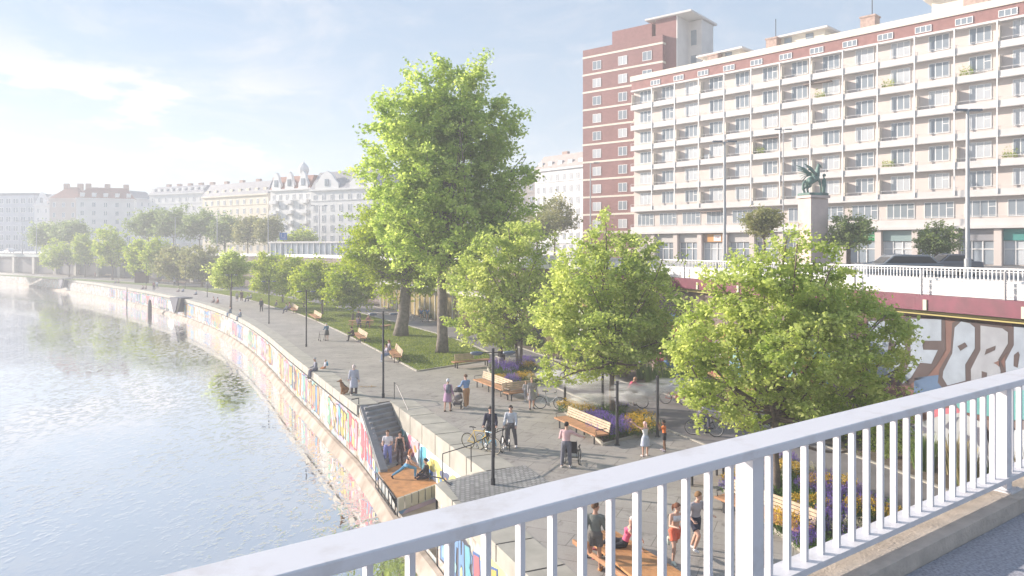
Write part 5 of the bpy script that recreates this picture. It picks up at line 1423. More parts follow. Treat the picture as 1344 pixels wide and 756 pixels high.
    for i, sx in ((0,1),(1,-1)):
        shd, e_, w_, hd_ = arms[i]; sidev = hd_.cross(Vector((0,1,0)) if abs(hd_.y) < 0.8 else Vector((0,0,1))).normalized(); pn = hd_.cross(sidev)
        if pn.dot(Vector((-sx,0.2,0))) < 0: pn = -pn
        for k, ln in enumerate((0.068,0.076,0.070,0.056)):
            r0 = w_ + hd_*0.085*S + sidev*(k-1.5)*0.019*S; k1 = r0 + (hd_*0.9+pn*0.25)*ln*0.55*S; k2 = k1 + (hd_*0.6+pn*0.75)*ln*0.5*S
            fg.tube([r0 - hd_*0.02*S, r0, k1, k2], [0.0095*S,0.0095*S,0.0085*S,0.0065*S], 6)
        r0 = w_ + hd_*0.03*S - sidev*0.03*S; fg.tube([r0, r0 - sidev*0.022*S + hd_*0.03*S + pn*0.01*S, r0 - sidev*0.024*S + hd_*0.058*S + pn*0.022*S], [0.012*S,0.011*S,0.008*S], 6)
    vs = [bm_.verts.new(v) for v in fg.v]
    for f_ in fg.f: 
        q = bm_.faces.new([vs[i] for i in f_]); q.smooth = True
    bm_.to_mesh(me); bm_.free()
    me.materials.clear(); me.materials.append(SKIN[skin]); bo = bpy.data.objects.new('body', me); COL.objects.link(bo); bo.parent = t
    f2 = MB()
    for sx in (-1,1): f2.ball(hd(sx*0.03,0.088,0.012), (0.011*S,0.006*S,0.007*S), 6, M=HM)
    f2.ball(hd(0,0.088,-0.052), (0.022*S,0.006*S,0.006*S), 6, mi=1, M=HM)
    f2.build('face_features', [M_eye, M_lip], bo)
    # hair
    hk, hc = hair
    if hk != 'bald':
        h = MB(); o = len(h.v); n = 16
        rows = []
        kk = 7; low_ = {'short':-0.01,'long':-0.05,'bun':0.0,'cap':0.01}.get(hk, -0.01)
        R3 = (0.083*S, 0.102*S, 0.112*S)
        for i in range(kk+1):
            for j in range(n):
                an = 2*PI*j/n; fr_ = 0.5+0.5*math.sin(an)      # 1 at the front
                low_th = PI*(0.62 if hk != 'long' else 0.74) - fr_**2*PI*(0.30 if hk != 'long' else 0.42)
                th_ = low_th*i/kk; jag = 1 + 0.02*math.sin(j*5+i*3)
                h.v.append(tuple(hd(0,-0.008,0.022) + HM @ Vector((R3[0]*math.sin(th_)*math.cos(an)*jag, R3[1]*math.sin(th_)*math.sin(an)*jag, R3[2]*math.cos(th_)*jag))))
        for i in range(kk):
            for j in range(n):
                a = i*n+j; c_ = i*n+(j+1) % n; h.f.append((a, c_, c_+n, a+n)); h.m.append(0)
        if hk == 'bun': h.ball(hd(0,-0.10,0.07), 0.045*S, 10)
        if hk == 'long': h.tube([hd(0,-0.06,0.03), hd(0,-0.085,-0.05), hd(0,-0.08,-0.15), hd(0,-0.07,-0.22)], [(0.07*S,0.05*S),(0.078*S,0.045*S),(0.07*S,0.035*S),(0.03*S,0.02*S)], 10)
        if hk == 'tail': h.tube([hd(0,-0.09,0.06), hd(0,-0.14,0.03), hd(0,-0.15,-0.07), hd(0,-0.13,-0.15)], [0.02*S,0.035*S,0.03*S,0.01*S], 8)
        if hk == 'cap': h.tube([hd(0,0.06,0.055), hd(0,0.15,0.045)], [(0.06*S,0.012*S),(0.045*S,0.006*S)], 8)
        if hk == 'hood': h.ball(hd(0,-0.02,0.0), (0.10*S,0.105*S,0.125*S), 12, M=HM)
        ho = h.build('hair' if hk not in ('cap','hood') else ('cap' if hk == 'cap' else 'hood'), cloth('hair', hc), t, smooth=True)
        so_ = ho.modifiers.new('s', 'SOLIDIFY'); so_.thickness = 0.008
    # clothes
    def leg_cloth(mb, f0, f1, e=0.014, fl=0.0):
        for i in (0,1):
            hip, knee, ank = J[i][:3]; P_ = []
            full = [(0.0, hip+Vector((0,0,0.035*S)), 0.092),(0.18, hip.lerp(knee,.35), 0.088),(0.4, hip.lerp(knee,.8), 0.066),(0.5, knee, 0.061),(0.62, knee.lerp(ank,.25), 0.062),(0.8, knee.lerp(ank,.6), 0.052),(0.97, knee.lerp(ank,.96), 0.044)]
            for q, c, r_ in full:
                if q <= f1+1e-6: P_.append((c, (r_*(bw if q < .3 else 1)+e+fl*q)*S))
            if f1 < 0.95:
                q = f1; c = hip.lerp(knee, min(q*2,1)) if q <= .5 else knee.lerp(ank, (q-.5)*2); P_.append((c, P_[-1][1]*0.99+0.004))
            mb.tube([c for c, r_ in P_], [r_ for c, r_ in P_], 12)
    bk, bc = bottom
    if bk in ('trousers','shorts','leggings'):
        m = MB(); e = 0.006 if bk == 'leggings' else 0.016; loft([(T_(u), (ra+e)*bw, (rb+e)*bw) for u, ra, rb in [(-0.07,0.14,0.105),(0.0,0.168,0.118),(0.09,0.152,0.108),(0.12,0.148,0.105)]], mb=m)
        leg_cloth(m, 0, 0.97 if bk != 'shorts' else 0.33, e, 0.004 if bk == 'trousers' else 0)
        mm = remesh(m, voxel, 1); mm.materials.clear(); mm.materials.append(cloth('b', bc)); o = bpy.data.objects.new({'trousers':'trousers','shorts':'shorts','leggings':'leggings'}[bk], mm); COL.objects.link(o); o.parent = t
    if bk == 'skirt' or top[0] in ('dress','coat'):
        col = bc if bk == 'skirt' else top[1]; m = MB(); ln = 0.42 if bk == 'skirt' else 0.5
        kn = (J[0][1]+J[1][1])/2; c0 = T_(0.13); c1 = T_(0.0); drop = (kn - T_(0)).normalized()
        secs = [(c0, .135*bw, .10*bw),(c1, .185, .135),(c1+drop*ln*.4*S, .205, .165),(c1+drop*ln*.8*S, .225, .19),(c1+drop*ln*.95*S, .23, .20)]
        loft(secs, 18, mb=m, cap=False); o = m.build('skirt', cloth('b', col), t, smooth=True); sm = o.modifiers.new('s','SOLIDIFY'); sm.thickness = 0.012
    tk, tcx = top
    m = MB(); e = 0.014 if tk not in ('tank','crop','tshirt') else 0.008
    if tk in ('coat','hoodie'): e = 0.024
    rng_ = {'crop':(0.27,0.47),'tank':(0.06,0.50)}.get(tk, (0.02,0.525))
    secs = [(T_(u), (ra+e)*bw, (rb+e)*bw) for u, ra, rb in TOR if rng_[0]-1e-3 <= u <= rng_[1]]
    loft(secs, mb=m)
    if fem:
        for sx in (-1,1): m.ball(T_(0.37,0.077,sx*0.075), 0.068*S, 10)
    for i, sx in ((0,1),(1,-1)):
        shd, e_, w_, hd_ = arms[i]
        if tk in ('tank','crop'): 
            m.tube([T_(0.42,0.05,sx*0.09), T_(0.51,0.0,sx*0.095), T_(0.42,-0.06,sx*0.09)], 0.03*S, 8); continue
        ends = [T_(0.46,0,sx*0.10), shd, shd.lerp(e_,.5)]; rs = [(0.068+e*.5)*S,(0.06+e)*S,(0.05+e)*S]
        if tk == 'tshirt': ends[-1] = shd.lerp(e_,.62)
        else: ends += [e_, e_.lerp(w_,.5), w_ - hd_*0.01]; rs += [(0.041+e)*S,(0.036+e)*S,(0.029+e)*S]
        m.tube(ends, rs, 12); 
        if tk != 'tshirt': m.ball(e_, (0.043+e)*S, 8)
    mm = remesh(m, voxel, 1); mm.materials.clear(); mm.materials.append(cloth('t', tcx)); o = bpy.data.objects.new({'tshirt':'shirt','long':'sweater','tank':'tank_top','crop':'sports_top','coat':'coat','dress':'dress','hoodie':'hooded_jacket'}[tk], mm); COL.objects.link(o); o.parent = t
    if shoes:
        for i in (0,1):
            hip, knee, ank, fo, heel, toe = J[i]; m = MB(); upv = (ank-heel).normalized()
            m.tube([ank*0.7+heel*0.3, heel.lerp(toe,.25)+Vector((0,0,.004)), heel.lerp(toe,.8), toe+fo*0.03*S], [(0.047*S,0.05*S),(0.05*S,0.05*S),(0.046*S,0.036*S),(0.028*S,0.022*S)], 10)
            m.build('shoe', cloth('s', shoes), t, smooth=True)
    t['_hands'] = [tuple(arms[i][2]+arms[i][3]*0.08*S) for i in (0,1)]
    return t
def hand_world(t, i):
    v = Matrix.Rotation(t.rotation_euler[2], 3, 'Z') @ Vector(t['_hands'][i]); return v + Vector(t.location)
SIT = dict(hip=0.50, lean=-3, legs=((86,6,84),(86,6,80)), arms=((25,8,55,20),(25,8,50,20)), head=(10,0), footflat=True)
WALK = dict(lean=4, legs=((24,2,6),(-18,2,22)), arms=((-22,8,20,0),(24,8,25,0)))
GSIT = dict(hip=0.11, lean=-12, legs=((70,12,50),(62,10,45)), arms=((-20,18,10,0),(20,14,40,10)))
WSIT = dict(hip=0.12, lean=6, legs=((80,8,75),(78,8,82)), arms=((20,10,50,15),(10,10,50,15)))
def gp(px, py): return G(px, py)

blk=(0.02,0.02,0.025); wht=(0.72,0.72,0.72); dkhair=(0.03,0.022,0.018); brown=(0.12,0.06,0.03); grey=(0.45,0.43,0.42); blond=(0.45,0.30,0.14)
# ---- near people
person('man in dark grey sports shirt and shorts holding one foot behind him in a stretch', gp(781,749), (0.35,1), 1.80, dict(lean=3, legs=((3,2,3),(-12,2,128)), arms=((5,14,35,0),(-34,4,-14,4)), head=(0,-60), footflat=True), 1, ('short',brown), ('long',(0.16,0.17,0.15)), ('shorts',(0.13,0.12,0.11)), (0.75,0.32,0.10), 0.016)
person('woman in pink sports top with pale hair leaning back on the wooden platform', Vector((*G(819,716,0.47).xy,0)), (-1,0.12), 1.66, dict(hip=0.53, lean=-22, legs=((98,4,50),(84,8,40)), arms=((-48,14,14,0),(-40,14,10,0)), head=(5,10)), 0, ('bun',(0.72,0.62,0.58)), ('tank',(0.72,0.12,0.22)), ('leggings',blk), (0.35,0.1,0.12), 0.016, fem=True)
person('running woman in white sports top and coral shorts', gp(886,737), (0.30,-1), 1.68, dict(lean=9, legs=((22,2,30),(-22,2,62)), arms=((10,12,92,22),(-22,14,88,18)), head=(6,30)), 0, ('tail',(0.16,0.06,0.03)), ('crop',(0.66,0.64,0.64)), ('shorts',(0.78,0.16,0.09)), (0.62,0.70,0.60), 0.015, fem=True)
person('running man in grey t-shirt and navy shorts beside the running woman', gp(912,724), (0.55,-1), 1.80, dict(lean=10, legs=((40,2,62),(-8,2,20)), arms=((-26,12,86,16),(16,12,80,16)), head=(4,20)), 0, ('short',(0.22,0.12,0.05)), ('tshirt',(0.40,0.38,0.40)), ('shorts',(0.02,0.025,0.05)), wht, 0.015)
# ---- plaza
wc = gp(751,609)
pm_ = person('man in pale pink shirt and grey trousers standing behind the wheelchair', gp(748,612)+Vector((-0.15,-0.15,0)), (0.25,1), 1.76, dict(lean=2, legs=((4,4,4),(-2,6,2)), arms=((38,52,20,8),(14,14,60,0)), head=(6,-25)), 0, ('short',dkhair), ('long',(0.68,0.44,0.44)), ('trousers',(0.16,0.16,0.19)), wht, 0.018)
person('girl in white top and pale skirt reaching one arm up to the mist', gp(847,599), (-0.35,1), 1.42, dict(lean=2, legs=((3,3,2),(0,4,4)), arms=((60,28,20,0),(120,40,20,0)), head=(-8,10)), 0, ('tail',(0.70,0.45,0.42)), ('tank',(0.68,0.68,0.70)), ('skirt',(0.50,0.54,0.66)), (0.6,0.5,0.48), 0.016, fem=True)
person('boy in orange t-shirt and dark shorts with both hands at his face', gp(872,592), (-0.9,0.25), 1.30, dict(lean=2, legs=((4,4,2),(-3,4,2)), arms=((50,14,112,20),(50,14,112,20)), head=(5,0)), 2, ('short',dkhair), ('tshirt',(0.78,0.20,0.04)), ('shorts',blk), (0.45,0.4,0.45), 0.016)
person('man in dark hoodie standing behind the yellow and blue bicycle', gp(641,590)+Vector((0.1,0.25,0)), (-0.2,-1), 1.80, dict(lean=6, legs=((6,6,4),(0,4,2)), arms=((18,10,44,10),(14,14,50,4)), head=(25,20)), 0, ('short',dkhair), ('hoodie',(0.025,0.025,0.05)), ('trousers',(0.03,0.03,0.045)), blk, 0.018)
person('man in pale grey sweatshirt straddling a black road bicycle', gp(667,588)+Vector((0.12,0.12,0)), (-0.15,-1), 1.82, dict(lean=4, legs=((14,7,12),(-2,9,2)), arms=((18,10,34,8),(18,10,34,8)), head=(15,0)), 0, ('short',dkhair), ('long',(0.52,0.54,0.58)), ('trousers',(0.13,0.12,0.13)), wht, 0.018)
person('woman in lilac coat with a grey backpack walking beside the stroller', gp(587.5,540)+Vector((0,0,0)), (0.3,1), 1.70, dict(lean=3, legs=((6,2,4),(-6,2,4)), arms=((8,10,20,0),(30,10,30,5)), head=(4,-10)), 0, ('short',(0.70,0.70,0.72)), ('coat',(0.42,0.26,0.38)), ('skirt',(0.42,0.26,0.38)), blk, 0.02, fem=True)
person('man in blue shirt and tan trousers pushing the stroller', gp(612,535), (-0.55,0.8), 1.78, dict(lean=4, legs=((10,4,4),(-10,4,6)), arms=((30,8,50,5),(30,10,45,5)), head=(12,15)), 0, ('short',brown), ('long',(0.20,0.32,0.55)), ('trousers',(0.48,0.26,0.13)), wht, 0.02)
person('person in grey coat with a pale cap standing with the dog', gp(464.5,519), (-0.25,0.9), 1.78, dict(lean=2, legs=((5,3,2),(-3,3,3)), arms=((2,10,10,0),(12,10,22,0)), head=(5,20)), 0, ('hood',(0.62,0.52,0.48)), ('coat',(0.42,0.43,0.50)), ('trousers',(0.09,0.075,0.085)), wht, 0.02)
person('man in grey jacket sitting on the quay edge with legs hanging over', gp(415,487)+Vector((0,0,0)), (-0.9,-0.35), 1.78, WSIT, 1, ('short',grey), ('long',(0.28,0.28,0.33)), ('trousers',(0.13,0.13,0.18)), blk, 0.022)
person('small child in orange trousers sitting beside the man on the quay edge', gp(426,484), (-0.8,-0.5), 1.15, GSIT, 0, ('short',blond), ('long',(0.55,0.55,0.62)), ('trousers',(0.55,0.20,0.06)), wht, 0.02)
person('person in blue jacket and long dark skirt leaning on a wheeled walker', gp(429,447), (-0.5,0.8), 1.62, dict(lean=10, legs=((8,3,6),(-8,3,6)), arms=((34,8,30,5),(34,8,30,5)), head=(14,0)), 0, ('short',grey), ('long',(0.10,0.20,0.30)), ('skirt',(0.10,0.10,0.09)), blk, 0.022, fem=True)
person('woman in long grey dress walking with a child by the third bench', gp(698,537), (0.2,-1), 1.70, dict(lean=2, legs=((8,2,4),(-6,2,6)), arms=((10,10,30,0),(6,14,14,0)), head=(5,0)), 0, ('long',blond), ('dress',(0.33,0.30,0.31)), ('skirt',(0.33,0.30,0.31)), blk, 0.022, fem=True)
person('small child in pale clothes beside the woman in the grey dress', gp(690,525), (0.2,-1), 1.12, WALK, 0, ('short',blond), ('long',(0.48,0.45,0.46)), ('trousers',(0.36,0.34,0.36)), wht, 0.022)
person('person in dark jacket and patterned trousers walking on the bike path edge', gp(658,487), (0.3,1), 1.74, WALK, 0, ('short',dkhair), ('hoodie',(0.05,0.04,0.05)), ('trousers',(0.25,0.22,0.24)), blk, 0.024)
# ---- stairs and deck
D = lambda px, py: G(px, py, DK)
person('man in white shirt and blue trousers standing on the timber deck', D(509,611), (-0.1,-1), 1.76, dict(legs=((2,5,2),(4,5,2)), arms=((14,12,70,28),(10,10,74,28)), head=(5,0)), 0, ('short',brown), ('tshirt',(0.70,0.66,0.68)), ('trousers',(0.20,0.22,0.48)), (0.35,0.2,0.16), 0.018)
person('woman in black tank top with a white print standing on the timber deck', D(525,610), (0,-1), 1.66, dict(legs=((2,2,2),(5,2,4)), arms=((4,8,8,0),(4,10,12,0)), head=(4,0)), 0, ('long',dkhair), ('tank',blk), ('leggings',(0.05,0.03,0.035)), blk, 0.018, fem=True)
person('woman in black crop top and blue patterned leggings doing a deep lunge on the deck', D(534,628), (0.9,0.25), 1.66, dict(lean=14, legs=((72,2,76),(-52,4,8)), arms=((20,10,36,8),(22,8,36,8)), head=(5,0)), 0, ('long',(0.45,0.17,0.08)), ('crop',blk), ('leggings',(0.10,0.28,0.45)), blk, 0.018, fem=True)
person('man in black sportswear sitting on the deck against the painted wall', D(560,628)+Vector((0.02,0.05,0)), (-1,-0.15), 1.76, dict(hip=0.11, lean=4, legs=((96,5,84),(80,5,62)), arms=((30,8,24,10),(30,8,24,10)), head=(5,0)), 0, ('short',dkhair), ('long',(0.035,0.03,0.04)), ('leggings',(0.06,0.05,0.07)), (0.4,0.3,0.35), 0.018)
# ================================================================== mid and far people
g_ = 'people'
person('person in dark clothes sitting at the end of the promenade bench near the lawn', G(464,447)+Vector((0,0,0)), (-0.95,-0.3), 1.72, dict(SIT, lean=14, arms=((40,8,60,20),(40,8,50,20))), 0, ('short',dkhair), ('coat',(0.05,0.035,0.035)), ('trousers',(0.05,0.045,0.05)), blk, 0.03)
person('man in pale shirt and jeans sitting on the bench by the lawn corner', G(509,474)+Vector((0,0.1,0)), (-0.9,-0.45), 1.72, dict(SIT, lean=10), 0, ('short',brown), ('long',(0.42,0.38,0.44)), ('trousers',(0.16,0.22,0.36)), wht, 0.028)
person('person with brown hair sitting on the far end of the bench by the lawn corner', G(511,468)+Vector((0,0.3,0)), (-0.9,-0.45), 1.68, dict(SIT, lean=6), 0, ('long',(0.25,0.10,0.05)), ('long',(0.34,0.30,0.36)), ('trousers',(0.16,0.20,0.32)), wht, 0.028, fem=True)
person('man in black standing alone in the middle of the promenade', G(343,409), (0.1,-1), 1.78, None, 0, ('short',dkhair), ('long',(0.05,0.05,0.06)), ('trousers',(0.05,0.05,0.06)), blk, 0.034)
person('person in grey skirt walking away beside a friend far up the promenade', G(311,396), (-0.4,1), 1.66, WALK, 0, ('short',brown), ('long',(0.35,0.33,0.34)), ('skirt',(0.2,0.18,0.18)), blk, 0.04, fem=True)
person('person in dark brown coat walking beside the grey skirted friend', G(317,395), (-0.4,1), 1.76, WALK, 0, ('short',dkhair), ('coat',(0.10,0.06,0.05)), ('trousers',(0.10,0.06,0.05)), blk, 0.04)
for k, (px, py, lab, tc_) in enumerate([(377,411,'person in pale blue top sitting on the first bench of the lawn edge',(0.28,0.32,0.42)),(381,409,'person in red cap sitting on the first bench of the lawn edge',(0.30,0.22,0.26)),(330,395,'person in white top sitting far up the lawn edge',(0.62,0.62,0.64)),(326,396,'person in grey top leaning beside the one in white far up the lawn edge',(0.35,0.35,0.40))]):
    person(lab, G(px,py), (-0.95,-0.3), 1.72, dict(SIT, lean=10), 0, ('short',(0.3,0.08,0.06) if k == 1 else brown), ('long',tc_), ('trousers',(0.10,0.10,0.15)), blk, 0.038)
person('person in violet top sitting on the grass behind the first lawn bench', G(362,402), (-1,-0.2), 1.7, GSIT, 0, ('short',dkhair), ('long',(0.20,0.16,0.28)), ('trousers',(0.10,0.10,0.12)), blk, 0.04)
for k, (px, py, lab, tc_, bc_) in enumerate([
    (303,411,'person in dark top sitting on the quay edge with legs over the wall',(0.10,0.12,0.16),(0.22,0.30,0.42)),
    (316,416,'person in blue jeans sitting on the quay edge right of the one in dark',(0.15,0.18,0.24),(0.32,0.40,0.50)),
    (281,397,'person with dark hair sitting on the quay edge left of the one in red',(0.30,0.22,0.22),(0.35,0.30,0.30)),
    (286.5,398,'person in red brown top sitting on the quay edge beside the dark haired one',(0.40,0.15,0.12),(0.30,0.16,0.14)),
    (258,387,'person in blue bending forward on the quay edge near the lamp',(0.25,0.30,0.38),(0.12,0.10,0.12)),
    (235,383,'person in grey sitting above the outlet hood on the left',(0.35,0.33,0.34),(0.30,0.2,0.2)),
    (241,383,'person in blue top sitting above the outlet hood on the right',(0.25,0.28,0.40),(0.30,0.3,0.3)),
    (188,380,'seated person in dark top left of two friends far along the quay',(0.22,0.15,0.16),(0.12,0.1,0.12)),
    (192,379.5,'seated person in brown top right beside the dark one far along the quay',(0.28,0.20,0.18),(0.2,0.15,0.15)),
    (152,372,'pair member in violet sitting at the far quay bend',(0.24,0.20,0.28),(0.15,0.12,0.15)),
    (156,371.5,'person in red grey sitting rightmost at the far quay bend',(0.32,0.20,0.22),(0.2,0.15,0.15))]):
    person(lab, G(px,py), (-0.85,-0.5), 1.74, WSIT, 0, ('short',dkhair if k % 2 else brown), ('long',tc_), ('trousers',bc_), blk, 0.045)
for k, (px, py, lab, tc_, bc_) in enumerate([
    (202,381,'person in reddish clothes standing on the far quay beside one in white',(0.35,0.18,0.18),(0.12,0.1,0.12)),
    (206,379,'person in white shirt standing on the far quay by the reddish one',(0.62,0.64,0.68),(0.25,0.28,0.35)),
    (229,376,'person in dark trousers standing before the far white bench',(0.42,0.42,0.46),(0.10,0.10,0.12)),
    (272,379,'person in pale shirt standing beside the promenade lamp post',(0.45,0.45,0.48),(0.18,0.16,0.18)),
    (125,365,'person in brown standing near the far white benches',(0.35,0.18,0.15),(0.2,0.12,0.12)),
    (38,356.5,'person in blue grey at the foot of the viaduct, leftmost of two',(0.20,0.22,0.32),(0.12,0.12,0.16)),
    (44,356.5,'person in dark blue at the foot of the viaduct, right of the first',(0.15,0.16,0.28),(0.12,0.12,0.16)),
    (103,362,'person in brown clothes by the narrow far tree',(0.32,0.22,0.18),(0.2,0.15,0.12))]):
    person(lab, G(px,py), (0.2,-1), 1.74, WALK if k % 2 else None, 0, ('short',brown), ('long',tc_), ('trousers',bc_), blk, 0.05)

# ================================================================== lamps
M_lamp = mat('lamp_head_glass', (0.14,0.16,0.19), 0.25, metal=0.2)
def lamp(loc, label, rz=0.2):
    t = thing('street_lamp', label, 'street lamp', loc, rz, 'double headed lamp posts on the promenade')
    m = MB(); m.tube([(0,0,0),(0,0,0.25),(0,0,0.26),(0,0,4.9)], [0.085,0.085,0.062,0.055], 10); m.build('post', M_steel, t, smooth=False)
    for sx in (-1,1):
        m = MB(); m.lathe([(0.02,-0.09),(0.16,-0.07),(0.25,-0.02),(0.25,0.03),(0.12,0.06),(0.02,0.065)], (sx*0.58,0,4.74), 14, 0, 0.95, 0.6)
        h_ = m.build('lamp_head', M_lamp, t, smooth=True); m = MB(); m.bar((0,0,4.75),(sx*0.45,0,4.76),0.03,0.03); m.build('arm', M_steel, h_)
    return t
for px, py, lab in ((647,637,'nearest dark lamp post, beside the two men with bicycles'),(503,522,'dark double headed lamp post by the top of the quay steps'),(402,455,'dark lamp post left of the person with the wheeled walker'),(353,425,'dark lamp post right of the lone man in black'),(304,406,'dark lamp post beside two people seated on the quay edge'),(272,390,'dark lamp post near the spreading olive tree'),(243,379,'dark lamp post behind the outlet hood'),(192,373,'faint lamp post far off beside the kiosk')):
    lamp(G(px,py), lab, 0.1)
def mistpost(px, py, lab, h_=2.75):
    t = thing('mist_post', lab, 'mist post', G(px,py), 0, 'slim dark mist posts at the flower bed')
    m = MB(); m.tube([(0,0,0),(0,0,h_)], 0.065, 8); m.build('post', M_steel, t)
    m = MB(); m.box((0,0,0.01),(0.22,0.22,0.02)); m.build('base_plate', M_steel, t)
    m = MB()
    for z in (h_-0.15, h_-0.7): m.tube([(0,0,z),(-0.12,-0.05,z)], 0.02, 6)
    m.build('nozzle', M_lamp, t)
mistpost(810,584,'slim dark mist post in front of the tree trunk, nearest the girl'); mistpost(863,573,'slim dark mist post right behind the boy in orange')
mistpost(791,540,'slim dark mist post just left of the middle tree trunk'); mistpost(741.5,533,'slim dark mist post at the left end of the slatted bench')
def tall_lamp(px, ytop, d, label, r=0.10, arm=1.0, two=True):
    b = Vector(((px-CX)/F*d, d, STZ)); top = H-(ytop-YH)/F*d - STZ
    t = thing('tall_street_lamp', label, 'street lamp', b, 0, 'tall grey street lamps')
    m = MB(); m.tube([(0,0,0),(0,0,1.2),(0,0,1.25),(0,0,top)], [r*1.5,r*1.5,r,r*0.7], 10); m.build('pole', mat('galv_pole', (0.42,0.43,0.44), 0.5, metal=0.3), t)
    for sx in ((-1,1) if two else (1,)):
        m = MB(); m.box((sx*arm,0,top+0.02),(0.75,0.3,0.12)); hh = m.build('lamp_head', M_lamp, t); m = MB(); m.bar((0,0,top-0.05),(sx*arm,0,top),0.06); m.build('arm', MATS['galv_pole'], hh)
tall_lamp(1270,145,45,'tallest grey street lamp in front of the balcony block at right', 0.13, 0.45)
tall_lamp(951,186,60,'grey street lamp mast left of the statue before the block', 0.13, 0.6)
tall_lamp(1028,170,85,'thin grey street lamp mast close left of the statue', 0.07, 0.6)
tall_lamp(775,214,95,'thin grey street lamp before the brick tower', 0.09, 0.8, False)
for px, yt, d, lab in ((285,283,170,'hazy double street lamp above the wooded bank'),(230,285,190,'hazy street lamp left of the double one over the bank'),(352,282,160,'hazy street lamp by the ornate gabled house'),(419,270,150,'hazy street lamp before the white gabled tenement'),(48,290,205,'hazy street lamp above the viaduct, right one'),(29,290,208,'hazy street lamp above the viaduct, left one')): tall_lamp(px, yt, d, lab, 0.12, 1.3)

# ================================================================== benches
M_slat = mat('bench_slat_pale', (0.56,0.44,0.31), 0.6, var=0.15, scale=4); M_seatw = mat('bench_seat_wood', (0.42,0.215,0.11), 0.55, var=0.18, scale=3)
def bench(a, b, label, back=True, wide=0.62, arm=True, backfrac=(0,1), group='wooden benches along the promenade', pale=False, backside=1, nm='bench'):
    """a, b: ends of the seat front edge on the ground; backrest on the left of a->b when backside=1"""
    a, b = Vector(a[:2]), Vector(b[:2]); d = b-a; Ln = d.length; rz = math.atan2(d.y, d.x)
    t = thing(nm, label, 'bench', (a.x, a.y, 0.0), rz, group); s = backside
    m = MB(); n = 5
    for k in range(n): y = s*(wide*(k+0.5)/n); m.box((Ln/2, y, 0.44), (Ln, wide/n-0.012, 0.07))
    m.build('seat', M_seatw, t)
    for x in (0.25, Ln-0.25) if Ln < 3.2 else (0.3, Ln/2, Ln-0.3):
        m = MB(); m.box((x, s*wide*0.2, 0.2), (0.07,0.05,0.41)); m.box((x, s*wide*0.8, 0.2), (0.07,0.05,0.41)); m.box((x, s*wide/2, 0.385), (0.068,wide*0.9,0.035)); m.build('leg', M_steel, t)
    if back:
        x0, x1 = Ln*backfrac[0], Ln*backfrac[1]; m = MB()
        for k in range(4): 
            z = 0.56+k*0.105; m.box(((x0+x1)/2, s*(wide+0.02+k*0.025), z), (x1-x0, 0.035, 0.088))
        bo = m.build('backrest', M_slat, t); m = MB()
        for x in (x0+0.3, x1-0.3): m.bar((x, s*(wide+0.045), 0.36), (x, s*(wide+0.145), 0.93), 0.04, 0.02)
        m.build('bracket', M_steel, bo)
        if arm:
            for x in (x0+0.06, x1-0.06): m = MB(); m.tube([(x,s*wide*0.15,0.46),(x,s*wide*0.1,0.66),(x,s*wide*0.9,0.68)],0.018,6); m.build('armrest', M_steel, t)
    return t
P_ = lambda px, py: G(px, py, 0.45)
bench(P_(781,572), P_(727,548), 'long slatted bench with armrest in front of the purple flower bed', backside=-1, wide=0.7)
bench(P_(658,512), P_(621,498), 'slatted bench with pale backrest beside the first flower bed', backside=-1)
bench(P_(705,512), P_(668,517), 'brown bench hidden half by the woman in the grey dress', backside=-1)
bench(P_(597,476), P_(645,472), 'long wooden bench with half backrest at the lawn corner', backfrac=(0.1,0.62), arm=False, backside=1)
bench(P_(1048,698), P_(937,652), 'long slatted bench seen through the railing beside the near flower bed', backside=-1, wide=0.7)
bench(P_(905,624), P_(958,610), 'dark reddish backless bench seen just under the handrail', back=False, wide=0.5)
bench(P_(527,475), P_(511,464), 'wooden bench at the lawn edge with two seated people', backside=-1) if False else bench(G(516,477), G(508,466), 'wooden bench at the lawn edge with two seated people', backside=-1)
bench(G(472,451), G(461,443), 'pale bench at the lawn edge under the person in dark clothes', backside=-1)
bench(G(414,423), G(405,417), 'empty white backed bench at the lawn edge', backside=-1)
bench(G(384,412), G(376,406), 'bench at the lawn edge with a red capped sitter', backside=-1)
bench(G(505,434), G(515,432), 'small backless bench on the lawn left of the old trunk', back=False)
for px, py, lab in ((137,363,'hazy white bench far off by the tallest far tree'),(121,361,'hazy white bench leftmost near the viaduct'),(214,371,'pale bench on the far lawn left of the olive tree'),(235,373,'pale bench on the far lawn right of the other pale one'),(72,357.5,'tiny white bench near the viaduct foot')):
    bench(G(px+5,py+1), G(px-5,py), lab, backside=-1)
# picnic table
t = thing('picnic_table', 'wooden picnic table with attached seats on the lawn', 'picnic table', G(474,430), 0.15)
m = MB()
for k in range(4): m.box((0,-0.33+k*0.22,0.74),(2.6,0.2,0.05))
m.build('table_top', M_seatw, t)
for sy in (-1,1): m = MB(); m.box((0,sy*0.85,0.45),(2.6,0.32,0.05)); m.build('seat', M_seatw, t)
for sx in (-1,1): m = MB(); m.bar((sx*0.9,-0.6,0),(sx*0.9,-0.25,0.72),0.08); m.bar((sx*0.9,0.6,0),(sx*0.9,0.25,0.72),0.08); m.bar((sx*0.9,-0.9,0.40),(sx*0.9,0.9,0.40),0.07); m.build('leg_frame', M_wood, t)
c = G(474,430)
person('person in dark top standing behind the picnic table', c+Vector((-0.6,1.6,0)), (0,-1), 1.74, None, 0, ('short',dkhair), ('long',(0.10,0.09,0.10)), ('trousers',(0.3,0.25,0.25)), blk, 0.036)
person('person in violet top sitting at the picnic table front', c+Vector((-0.1,-0.85,0)), (0,1), 1.7, SIT, 0, ('short',dkhair), ('long',(0.22,0.16,0.28)), ('trousers',(0.10,0.10,0.14)), blk, 0.036)
